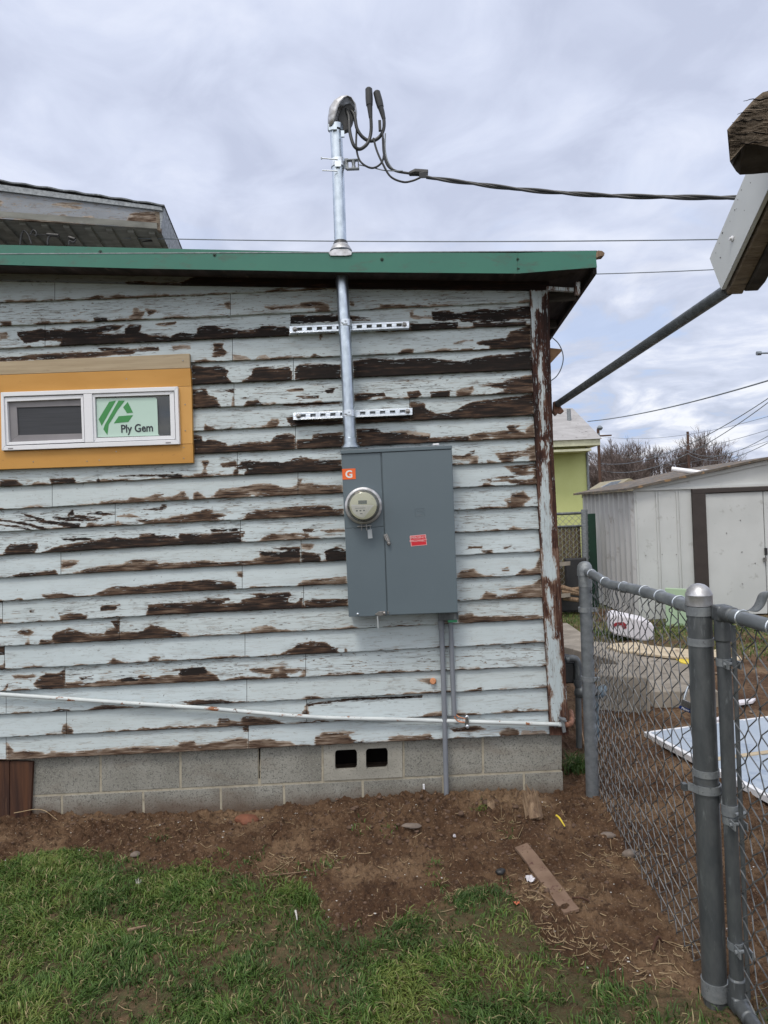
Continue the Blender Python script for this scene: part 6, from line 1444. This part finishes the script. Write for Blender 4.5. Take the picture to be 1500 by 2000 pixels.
# pale blue panel lying on the dirt
bp = thing('fallen_panel', 'pale blue panel with a white rim lying flat on the dirt behind the fence', 'panel', gp(1380,1480))
A_, B_, C_ = gp(1257,1429,0.05), gp(1500,1398,0.05), gp(1500,1556,0.05)
u = (C_-A_); L1 = u.length; u.normalize(); w_ = (B_-A_); L2 = w_.length; w_.normalize()
b = MB(); P = [A_, A_+u*2.1, A_+u*2.1+w_*1.6, A_+w_*1.6]; b.prism(P, (0,0,-0.035)); b.build('rim', m_white, bp, bevel=0.003)
b = MB(); ins = lambda s, t, z=0.0: A_+u*s+w_*t+Vector((0,0,z))
n = 9
for k in range(n): b.prism([ins(0.035,0.03+k*0.17,0.002), ins(2.07,0.03+k*0.17,0.002), ins(2.07,0.03+k*0.17+0.162,0.007), ins(0.035,0.03+k*0.17+0.162,0.007)], (0,0,-0.006))
b.build('skin', m_bluepanel, bp)
b = MB()
for s in (0.55, 1.15): b.prism([ins(s,0.02,0.011), ins(s+0.035,0.02,0.011), ins(s+0.06,1.5,0.014), ins(s+0.025,1.5,0.014)], (0,0,-0.006))
b.build('seam_strip', m_card, bp)
# cream boards, split foam and scraps
for i, (pp_, z, mt_, lb) in enumerate((([(1185,1262),(1200,1256),(1245,1254),(1275,1262),(1282,1272),(1215,1272)], 0.14, m_card, 'broken cream board lying on the concrete path, nearest the house'),
    ([(1243,1274),(1250,1258),(1345,1268),(1350,1284),(1300,1281)], 0.15, m_card, 'longer cream board lying right of the broken one on the path'),
    ([(1312,1281),(1348,1288),(1345,1296),(1330,1293)], 0.13, m_yellow, 'small yellow board scrap at the edge of the path'),
    ([(1390,1272),(1400,1266),(1400,1284),(1391,1281)], 0.03, m_card, 'cream scrap on the grass between post and gate'),
    ([(1422,1284),(1445,1281),(1450,1288),(1425,1291)], 0.03, m_card, 'cream scrap seen through the gate, upper one'),
    ([(1440,1367),(1476,1363),(1470,1369),(1444,1373)], 0.03, m_foam, 'white flat scrap seen through the gate, lower one'),
    ([(1392,1404),(1404,1399),(1406,1404),(1394,1408)], 0.04, m_foam, 'small white scrap by the tip of the blue panel'),)):
    gbox(pp_, z-0.02, z, 'board_scrap', mt_, 0.003, label=lb, cat='scrap', group='scraps of board in the yard')
# white foam roll with a red mark
fr = thing('foam_block', 'white rounded foam block with a red painted mark on the grass before the shed', 'foam block', gp(1233,1248))
def foam():
    Y0 = 7.55; P = [at(x, y, Y0) for x, y in ((1191,1206),(1195,1201),(1203,1199),(1262,1212),(1274,1219),(1279,1228),(1278,1250),(1258,1253),(1200,1240),(1192,1234))]
    b = MB(); b.prism(P, (0.06,0.30,0)); b.build('block', m_foam, fr, bevel=0.02)
    b = MB(); b.prism([at(x,y,Y0-0.006) for x,y in ((1196,1221),(1203,1216),(1218,1215),(1223,1219),(1224,1227),(1217,1229),(1214,1221),(1205,1222),(1199,1226))], (0,0.008,0)); b.build('red_mark', m_redpaint, fr)
foam()
# ---- shed
shed = thing('garden_shed', 'white ribbed metal garden shed with a brown door frame and rusty low roof', 'shed', gp(1320,1210))
XS = at(1238,958,8.9).x; YS = 8.9; zs = at(1238,958,YS).z; W_ = 3.4; D_ = 2.3
def shedb():
    b = MB(); n = 11      # left side wall with ribs
    for k in range(n):
        y0 = YS+0.02+k*(D_-0.04)/n; b.prism([(XS,y0,-0.02),(XS,y0+0.03,-0.02),(XS+0.0,y0+0.03,zs),(XS,y0,zs)], (-0.001,0,0)) if 0 else None
        dy = (D_-0.04)/n
        b.add([(XS,y0,0.02),(XS-0.035,y0+dy*0.2,0.02),(XS-0.035,y0+dy*0.5,0.02),(XS,y0+dy*0.7,0.02),(XS,y0+dy,0.02),(XS,y0,zs),(XS-0.035,y0+dy*0.2,zs),(XS-0.035,y0+dy*0.5,zs),(XS,y0+dy*0.7,zs),(XS,y0+dy,zs)], [(0,5,6,1),(1,6,7,2),(2,7,8,3),(3,8,9,4)])
    b.build('side_wall', m_shedside, shed)
    zpk = at(1490,902,YS).z; xpk = XS+W_/2
    b = MB(); xd = at(1355,1100,YS).x; xd2 = at(1600,1100,YS).x; zd = at(1380,962,YS).z
    b.box(((XS+xd)/2, YS+0.01, zs/2), (xd-XS, 0.02, zs)); b.box(((xd2+XS+W_)/2, YS+0.01, zs/2), (XS+W_-xd2, 0.02, zs))
    b.add([(XS,YS,zs),(XS+W_,YS,zs),(xpk,YS,zpk)], [(0,1,2)])
    for x in (XS+0.03, XS+0.275, XS+0.31, XS+0.535, XS+0.57): b.box((x, YS-0.006, zs/2-0.01), (0.012, 0.016, zs-0.04))
    b.build('front_wall', m_shed, shed)
    b = MB(); b.box((XS+W_/2, YS-0.012, zs+0.005), (W_, 0.03, 0.03)); b.add([(XS-0.02,YS-0.03,zs+0.02),(xpk,YS-0.03,zpk+0.02),(xpk,YS-0.03,zpk-0.03),(XS-0.02,YS-0.03,zs-0.02)],[(0,1,2,3)]); b.build('gable_trim', m_shed, shed)
    b = MB(); b.box(((xd+at(1381,1100,YS).x)/2, YS-0.02, zd/2), (at(1381,1100,YS).x-xd, 0.04, zd)); b.box(((xd+xd2)/2, YS-0.02, zd+0.02), (xd2-xd, 0.045, 0.055)); b.build('door_frame', m_brown, shed, bevel=0.004)
    b = MB(); x0 = at(1381,1100,YS).x; x1 = at(1495,1100,YS).x; b.box(((x0+x1)/2, YS+0.0, zd/2), (x1-x0-0.01, 0.02, zd-0.03)); dr_ = b.build('door', m_shed, shed, bevel=0.003)
    b = MB(); b.box((x1+(x1-x0)/2, YS+0.002, zd/2), (x1-x0-0.01, 0.02, zd-0.03)); b.build('door', m_shed, shed, bevel=0.003)
    b = MB(); c = at(1496,1077,YS-0.02); b.box(c, (0.03,0.03,0.09)); b.build('handle', m_black, dr_, bevel=0.004)
    b = MB(); b.lathe([(0.02,-0.03),(0.02,0.02)], at(1494,1092,YS-0.03), (0,0,1), 10); b.build('hasp', m_steel, dr_, True)
    b = MB()
    for x,y in ((1261,1085),(1293,1083),(1321,1083),(1361,1080),(1379,1080),(1446,1016),(1449,1078),(1419,1041),(1475,1100),(1450,1140)): b.lathe([(0.007,0),(0.007,-0.006)], at(x,y,YS-0.012), (0,1,0), 6)
    b.build('screw', m_steel, shed)
    b = MB(); n = 16     # roof, low gable, with raised seams
    for sgn, xa, za, xb, zb in ((1, XS-0.12, zs-0.0, xpk, zpk+0.03),(1, xpk, zpk+0.03, XS+W_+0.12, zs)):
        b.hexa([Vector((xa,YS-0.10,za)),Vector((xb,YS-0.10,zb)),Vector((xb,YS-0.10,zb+0.03)),Vector((xa,YS-0.10,za+0.03)),Vector((xa,YS+D_+0.1,za)),Vector((xb,YS+D_+0.1,zb)),Vector((xb,YS+D_+0.1,zb+0.03)),Vector((xa,YS+D_+0.1,za+0.03))])
    b.build('roof', m_shedroof, shed)
    b = MB(); 
    b.box((XS+W_, YS+D_/2, zs/2), (0.02, D_, zs)); b.box((XS+W_/2, YS+D_, zs/2), (W_, 0.02, zs)); b.build('back_wall', m_shedside, shed)
shedb()
rp = thing('roof_pipe', 'white pipe lying on the shed roof', 'pipe', at(1350,925,9.4))
b = MB(); b.tube([at(1312,916,9.3), at(1378,925,9.1)], 0.032, 14); b.build('tube', m_white, rp, True)
b = MB(); b.prism([at(x,y,9.05) for x,y in ((1376,916),(1394,917),(1402,922),(1378,926))], (0,0.1,0)); b.build('cap_sheet', m_white, rp)
b = MB(); b.hexa([at(x,y,8.35) for x,y in ((1299,1148),(1341,1150),(1343,1236),(1301,1236))]+[at(x,y,8.60) for x,y in ((1299,1148),(1341,1150),(1343,1230),(1301,1230))]); b.build('mint_board', m_mint, bevel=0.01, label='pale mint green cabinet board standing against the shed front', cat='board')
b = MB(); p0 = gp(1155,1190); b.box((at(1155,1090,10.2).x, 10.2, at(1155,1003,10.2).z/2), (at(1165,1090,10.2).x-at(1144,1090,10.2).x, 0.05, at(1155,1003,10.2).z)); b.build('green_panel', m_dgreen, bevel=0.005, label='tall narrow dark green panel beside the left shed wall', cat='panel')
# ---- back fence with slats
bf = thing('back_fence', 'chain link back fence filled with brown slats between house corner and green panel', 'fence', (at(1115,1190,9.8).x, 9.8, 0))
Yb = 9.8; xa, xb = at(1040,1100,Yb).x, at(1142,1100,Yb).x; z1 = at(1112,1003,Yb).z; zm_ = at(1112,1028,Yb).z; z0 = at(1115,1196,Yb).z
b = MB(); b.tube([(xb-0.02,Yb-0.03,-0.1),(at(1140,995,Yb).x,Yb-0.03,at(1140,995,Yb).z)], 0.045, 14); b.build('post', m_galvdull, bf, True)
b = MB(); b.tube([(xa-1,Yb,z1),(xb,Yb,z1)], 0.02, 10); b.tube([(xa-1,Yb,z0),(xb,Yb,z0)], 0.02, 10); b.tube([(xa-1,Yb,zm_),(xb,Yb,zm_)], 0.015, 8); b.build('rail', m_galvold, bf, True)
b = MB(); x = xa-1
while x < xb-0.05: b.box((x, Yb+0.015, (z0+zm_)/2), (0.048, 0.006, zm_-z0-0.03)); x += 0.052
b.build('slats', m_reed, bf)
chainlink({'len': xb-xa+0.6, 'f': lambda s: (Vector((xa-0.5+s, Yb-0.004, 0)), Vector((0,1,0)))}, lambda s: z1+0.02, lambda s: z0, 'chain_link_mesh', m_galvdull, bf, pitch=0.05, hs=0.045, r=0.003, seed=8, wob=0.002)
for py, lb in ((1098,'upper'),(1160,'lower')):
    b = MB(); b.hexa([at(x,y,9.2) for x,y in ((1092,py),(1114,py-2),(1114,py+6),(1092,py+8))]+[at(x,y,9.5) for x,y in ((1092,py),(1114,py-2),(1114,py+6),(1092,py+8))]); b.build('stacked_plank', m_conc, label=f'{lb} grey plank end of the junk stacked before the brown slats', cat='plank', group='planks stacked by the back fence')
b = MB()
for a_, c_ in (((1096,1146),(1134,1158)),((1098,1155),(1134,1160)),((1110,1153),(1132,1150)),((1100,1168),(1130,1172))): b.tube([at(*a_,9.3), at(*c_,9.2)], 0.03, 8)
b.build('brush_pile', m_endwood, smooth=True, label='pile of cut brown branches before the slatted fence', cat='branches', kind='stuff')
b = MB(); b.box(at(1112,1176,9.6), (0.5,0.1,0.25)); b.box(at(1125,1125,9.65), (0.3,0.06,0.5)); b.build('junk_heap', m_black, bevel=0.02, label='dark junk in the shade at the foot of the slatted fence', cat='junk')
# ---- lime house
Yh = 16.0; lh = thing('lime_house', 'lime green stucco house with a pale shingled hip roof behind the yard', 'house', (at(1110,1000,Yh).x, Yh, 0))
x1 = at(1149,1000,Yh).x; x0 = x1-4.0; zw = at(1120,868,Yh).z
b = MB(); b.box(((x0+x1)/2, Yh+2.5, zw/2), (x1-x0, 5, zw)); b.build('wall', m_lime, lh)
xe = at(1172,857,Yh-0.5).x; ze = at(1172,857,Yh-0.5).z; zf = at(1172,869,Yh-0.5).z
b = MB(); b.box(((x0+xe)/2, Yh+2.5, (ze+zf)/2), (xe-x0, 6.0, ze-zf)); b.build('fascia', m_cream, lh)
xr = at(1118,797,Yh+2.5).x; zr_ = at(1118,797,Yh+2.5).z
b = MB(); e = [Vector((x0,Yh-0.55,ze)),Vector((xe+0.03,Yh-0.55,ze)),Vector((xe+0.03,Yh+5.5,ze)),Vector((x0,Yh+5.5,ze)),Vector((x0,Yh+2.5,zr_)),Vector((xr,Yh+2.5,zr_))]
b.add(e, [(0,1,5,4),(1,2,5),(2,3,4,5),(3,2,1,0)]); b.build('roof', m_shingle, lh)
b = MB(); b.tube([at(1112,822,Yh+1.2), at(1110.5,799,Yh+1.2)], 0.05, 10); b.build('vent_pipe', m_galvdull, lh, True)
b = MB(); b.box((x0+(x1-x0)/2-0.02, Yh-0.35, zf-0.10), (x1-x0-0.06, 0.5, 0.05)); b.build('soffit_board', m_cream, lh)
b = MB(); b.tube([(x1+0.02,Yh-0.02,0),(x1+0.02,Yh-0.02,zf)], 0.03, 8); b.build('downpipe', m_galvdull, lh, True)
# ---- small roofs between
so2 = thing('far_roof', 'tan gabled roof with a tilted glass panel between shed and bare trees', 'roof', at(1200,950,22))
b = MB(); b.prism([at(x,y,22) for x,y in ((1188,960),(1230,934),(1247,942),(1270,966),(1188,980))], (0,3,0)); b.build('gable', M('far_tan', (0.33,0.29,0.2), rough=0.8), so2)
b = MB(); b.prism([at(x,y,21.9) for x,y in ((1165,957),(1195,941),(1215,938),(1190,957))], (0,0.1,0)); b.build('glass_panel', m_solar, so2)
b = MB(); b.box(at(1146,966,15), (0.16,0.2,0.14)); b.build('dark_crossbeam', m_brown, label='dark brown beam end visible above the shed wall beside the lime house', cat='beam')
# ---- bare trees
def tree(px, Y, H, spread, seed, label, depth=6):
    r = random.Random(seed); base = at(px, 960, Y); base.z = 0; th = thing('bare_tree', label, 'tree', base, 'bare trees behind the shed')
    big = MB(); tw = []
    def grow(p, d, L_, rad, k):
        q = p + d*L_; 
        if k >= 4: big.tube([p, q], [rad, rad*0.7], 5, cap=False)
        else: tw.append((p, q, rad))
        if k == 0: return
        for i in range(r.choice((2,3,3))):
            a = Vector((r.gauss(0,1), r.gauss(0,1), r.gauss(0,0.6))); nd = (d*1.15 + a.normalized()*spread*r.uniform(0.5,1.1) + Vector((0,0,0.18))).normalized()
            grow(p.lerp(q, r.uniform(0.55,1)), nd, L_*r.uniform(0.62,0.86), rad*0.62, k-1)
    for s_ in range(r.choice((2,3,4))):
        a = r.random()*6.28; grow(base+Vector((r.gauss(0,.3),r.gauss(0,.3),-0.2)), Vector((math.cos(a)*0.35, math.sin(a)*0.35, 1)).normalized(), H*0.26, 0.075, depth)
    big.build('trunk', m_twig, th)
    V = []; Fq = []
    for i, (p, q, rad) in enumerate(tw):
        u_ = Vector((0.008,0,0)); w2 = Vector((0.003,0,0.004)); n0 = len(V); V += [p-u_, p+u_, p+Vector((0,0.011,0)), q-w2*0.7, q+w2*0.7, q+Vector((0,0.005,0))]
        Fq += [(n0,n0+1,n0+4,n0+3),(n0+1,n0+2,n0+5,n0+4),(n0+2,n0,n0+3,n0+5)]
    npmesh([tuple(v) for v in V], Fq, 'crown', m_twig, parent=th)
TREES = ((1158,36,5.4,.75,'bare bushy tree right beside the lime house wall'),(1182,34,5.0,.8,'low bare tree behind the tilted glass panel'),(1205,37,5.9,.75,'bare twiggy tree left of the tan roof peak'),(1232,38,6.0,.8,'bare twiggy tree behind the peak of the tan roof'),
        (1262,33,5.2,.8,'dense bare tree in the middle of the row'),(1284,36,5.9,.72,'bare tree behind the left end of the white roof pipe'),(1302,39,6.2,.7,'slightly taller bare tree left of the tallest one'),(1322,34,6.6,.62,'tallest bare tree, just left of the brown pole'),
        (1352,36,5.4,.7,'bare tree right behind the brown pole'),(1450,60,7.0,.9,'rounded bare tree standing alone above the shed roof on the right'),(1412,62,5.6,.9,'low bare tree left of the lone rounded one'))
for i, (px, Y, H, sp, lb) in enumerate(TREES):
    tree(px, Y, H, sp, 40+i, lb, 7)
# ---- hill and far poles
def hill():
    xs = np.linspace(-500, 900, 160); prof = np.interp(xs, [-500,0,120,200,320,450,900], [6,7,9,15,22,20,16]) + 3*(fbm(xs/60, xs*0, 3, 4)-0.5); V = []; 
    for x, h in zip(xs, prof): V += [(x, 430, -1), (x, 470, h*0.8), (x, 520, h*1.25), (x, 640, h*0.9), (x, 760, -1)]
    npmesh(V, grid_faces(160, 5), 'hills', m_hill, kind='structure', smooth=True)
hill()
def pole(px, ytop, ybase, Y, r, label, arm=True):
    p = at(px, ytop, Y); th = thing('utility_pole', label, 'utility pole', (p.x, Y, 0)); b = MB(); b.tube([(p.x,Y,-0.2),(p.x,Y,p.z)], [r*1.2,r], 10); b.build('shaft', m_poles, th, True)
    if arm:
        b = MB(); c = at(px+8, ytop+13, Y); b.box(c, (0.8,0.07,0.06)); b.build('crossarm', m_poles, th)
        b = MB(); c = at(px-1, ytop-2, Y); b.lathe([(0.09,-0.2),(0.09,0.1)], c+Vector((-0.05,-0.15,-0.35)), (0,0,1), 10); b.lathe([(0.06,-0.1),(0.14,0),(0.05,0.1)], c+Vector((0.1,0,0)), (0,0,1), 8); b.build('transformer', m_farwire, th, True)
    return th
pole(1168, 838, 950, 30, 0.06, 'dark utility pole with a short crossarm right beside the lime house roof')
pole(1343, 843, 915, 32, 0.055, 'plain reddish brown utility pole rising above the shed roof', False)
def wire(a, c, sag, r, label, ext=0.0, grp='overhead wires', name='overhead_wire', mat=None):
    A = at(*a); Cc = at(*c); b = MB(); pts = []
    for i in range(41):
        t = -ext + (1+2*ext)*i/40; p = A.lerp(Cc, t); p.z -= sag*4*t*(1-t); pts.append(p)
    b.tube(pts, r, 6); b.build(name, mat or m_farwire, smooth=True, label=label, cat='wire', group=grp)
wire((70,460,6.4), (1700,462,5.0), 0.045, 0.0045, 'thin dark wire running level just above the green roof edge')
wire((1075,537,9), (1560,517,9), 0.02, 0.006, 'thin pale wire right of the roof corner at eave height')
wire((1148,823,18), (1560,725,9), 0.10, 0.011, 'thickest wire sagging up to the right over the shed')
wire((1172,905,34), (1580,722,16), 0.7, 0.012, 'upper of the two wires fanning from behind the trees to the right')
wire((1172,918,34), (1600,706,15), 0.9, 0.011, 'lower of the two wires fanning from behind the trees to the right')
for i, (a, c) in enumerate((((1170,852,40),(1560,795,24)),((1150,890,40),(1560,820,22)),((1343,880,32),(1560,812,14)),((1343,886,32),(1560,828,14)),((1180,915,40),(1560,840,26)))):
    wire(a, c, 0.5, 0.008, ('faint thin wire crossing the sky under the blue gap', 'faint thin wire from the lime house roof to the right edge', 'faint thin wire leaving the brown pole, upper one', 'faint thin wire leaving the brown pole, lower one', 'faint thin wire just above the shed roof')[i])
wire((1343,845,32), (1440,900,40), 0.1, 0.008, 'thin guy wire coming down right of the brown pole')
b = MB(); c = at(1482,690,10); b.tube([c, at(1560,688,9)], 0.012, 8); b.lathe([(0.03,-0.03),(0.03,0.03)], c, (1,0,0), 8); b.build('wire_end', m_farwire, smooth=True, label='short dark fitting at the right edge under the pipe', cat='fitting')
# ------------------------------------------------------------------ the neighbouring roof at the upper left
nh = thing('neighbour_roof', 'gable end of the main house at the upper left with peeling fascia and corrugated roofing', 'house', (-3.0, 7.0, 0))
RA = at(320,400,6.0); RB = Vector((at(355,485,6.97).x, 6.97, RA.z)); dn = (RB-RA).normalized(); pl_ = Vector((-dn.y, dn.x, 0)); pl_ = pl_ if pl_.x < 0 else -pl_
def edge(px, py):      # photo point onto the vertical plane of the gable end
    a = at(px, py, 1.0)-Vector((0,0,EYE)); a = Vector((a.x, 1.0, a.z)); nn = Vector((dn.x, dn.y, 0)); k = (nn.dot(Vector((RA.x,RA.y,0))))/nn.dot(Vector((a.x,a.y,0))); return Vector((a.x*k, a.y*k, EYE+a.z*k))
def gpoly(px, name, mat, d0, d1, bevel=0): b = MB(); b.prism([edge(*p)+dn*d0 for p in px], dn*(d1-d0)); return b.build(name, mat, nh, bevel=bevel)
gpoly([(-300,317),(0,362),(316,406),(318,413),(0,374),(-300,332)], 'drip_edge', m_galvdull, -0.02, 0.0)
b = MB(); prof = []
n = 90
for i in range(n+1):
    t = i/n; p = edge(-300+622*t, 309+93*t); prof.append(p + Vector((0,0,0.004*math.sin(t*n*0.9))))
L0 = prof; L1_ = [p+dn*1.6+Vector((0,0,0)) for p in prof]; vs = []
for a_, c_ in zip(L0, L1_): vs += [a_-dn*0.03, c_, a_-dn*0.03-Vector((0,0,0.012)), c_-Vector((0,0,0.012))]
fs = []
for i in range(n): k = 4*i; fs += [(k,k+4,k+5,k+1),(k+2,k+3,k+7,k+6),(k,k+2,k+6,k+4)]
b.add(vs, fs); b.build('corrugated_sheet', m_galvold, nh)
def fgrid():
    A_ = [edge(x, y) for x, y in ((-300,332),(0,368),(160,391),(311,411))]; B_ = [edge(x, y) for x, y in ((-300,400),(0,427),(160,437),(311,447))]
    nu, nv = 240, 40; V = []; s = np.linspace(0, 3, nu)
    pl = []; tn = []
    for i in range(nu):
        k = min(int(s[i]), 2); f = s[i]-k; a = A_[k].lerp(A_[k+1], f); c = B_[k].lerp(B_[k+1], f)
        for j in range(nv): V.append(a.lerp(c, j/(nv-1))+dn*0.001)
    P = np.array([[v.x, v.z] for v in V]); f = fbm(P[:,0]*3.2, P[:,1]*16, 4, 3); low = np.tile(np.linspace(0,1,nv), nu)
    pl = (f-0.60+0.22*low*(fbm(P[:,0]*2,P[:,1]*0,2,8)))*70; tn = 0.55+0.3*fbm(P[:,0]*1.4, P[:,1]*2, 2, 6)
    N_ = nu*nv; V2 = V + [v+dn*0.03 for v in V]
    npmesh([tuple(v) for v in V2], np.concatenate([grid_faces(nu,nv), grid_faces(nu,nv,N_)[:,::-1]]), 'fascia_board', m_grey, {'peel': np.tile(pl,2), 'tone': np.tile(tn,2), 'wear': np.full(2*N_, 1.0), 'rnd': np.full(2*N_, 0.5)}, parent=nh)
fgrid()
m_sheath = M('whitewashed_sheathing', (0.24,0.24,0.215), (0.15,0.15,0.135), (3,12,12), 0.85, bump=0.3, bsc=30, c3=(0.12,0.11,0.10), sc3=9, t3=(0.6,0.75))
b = MB(); e0_ = edge(-300,402); e1_ = edge(312,447); w3 = pl_
b.hexa([e0_, e1_, e1_+dn*1.7, e0_+dn*1.7] + [p+Vector((0,0,0.05)) for p in (e0_, e1_, e1_+dn*1.7, e0_+dn*1.7)]); b.build('soffit', m_sheath, nh)
b = MB()
for k in range(14):
    t = k/14; p = e0_.lerp(e1_, t+0.03); d2 = dn
    p = p+dn*0.05; b.hexa([p, p+(e1_-e0_).normalized()*0.05, p+(e1_-e0_).normalized()*0.05+d2*1.7, p+d2*1.7]+[q-Vector((0,0,0.028)) for q in (p, p+(e1_-e0_).normalized()*0.05, p+(e1_-e0_).normalized()*0.05+d2*1.7, p+d2*1.7)])
b.build('soffit_batten', m_sheath, nh)
b = MB(); p0 = edge(311,404); p1 = edge(321,401); b.prism([p0, p1, p1+Vector((0,0,-0.02)), p0+Vector((0,0,-0.20))], dn*1.7); b.build('eave_board', m_galvdull, nh)
b = MB(); b.prism([edge(302,412), edge(314,414), edge(314,452), edge(306,448)], dn*0.06); b.build('rafter_tail', m_weather, nh, bevel=0.005)
b = MB(); w0_ = RA+pl_*0.35+dn*0.9; b.hexa([w0_+Vector((0,0,-3.0)), w0_+pl_*4+Vector((0,0,-3.0)), w0_+pl_*4+Vector((0,0,0.3)), w0_+Vector((0,0,-0.2)), w0_+dn*0.6+Vector((0,0,-3.0)), w0_+pl_*4+dn*0.6+Vector((0,0,-3.0)), w0_+pl_*4+dn*0.6+Vector((0,0,0.3)), w0_+dn*0.6+Vector((0,0,-0.2))]); b.build('gable_wall', m_sheath, nh)
b = MB()
for a_ in (((216,445),(308,444)), ((232,474),(305,470))): b.tube([at(*a_[0],6.45), at(*a_[1],6.2)], 0.006, 6)
b.build('eave_rod', m_black, nh, True)
hk = thing('cable_hooks', 'small black cable hooks and splices on the wire under the left gable', 'cable fittings', at(100,480,5.9))
cb_ = lambda x, y: at(x/3.0, 330+y/3.0, 5.9)
for P in ([(118,445),(125,390),(140,362),(165,385),(185,440)], [(180,385),(190,362),(205,362),(215,378),(208,395)], [(280,445),(280,420),(290,395),(320,385),(345,400)], [(405,445),(408,420),(430,430),(445,415)]):
    b = MB(); b.tube(smooth_path([cb_(*p) for p in P], 5), 0.008, 8); b.build('hook', m_cable, hk, True)
b = MB(); b.tube([cb_(275,384), cb_(345,390)], 0.014, 8); b.tube([cb_(403,400), cb_(440,412)], 0.014, 8); b.tube([cb_(170,385), cb_(285,385)], 0.005, 6); b.build('splice', m_black, hk, True)
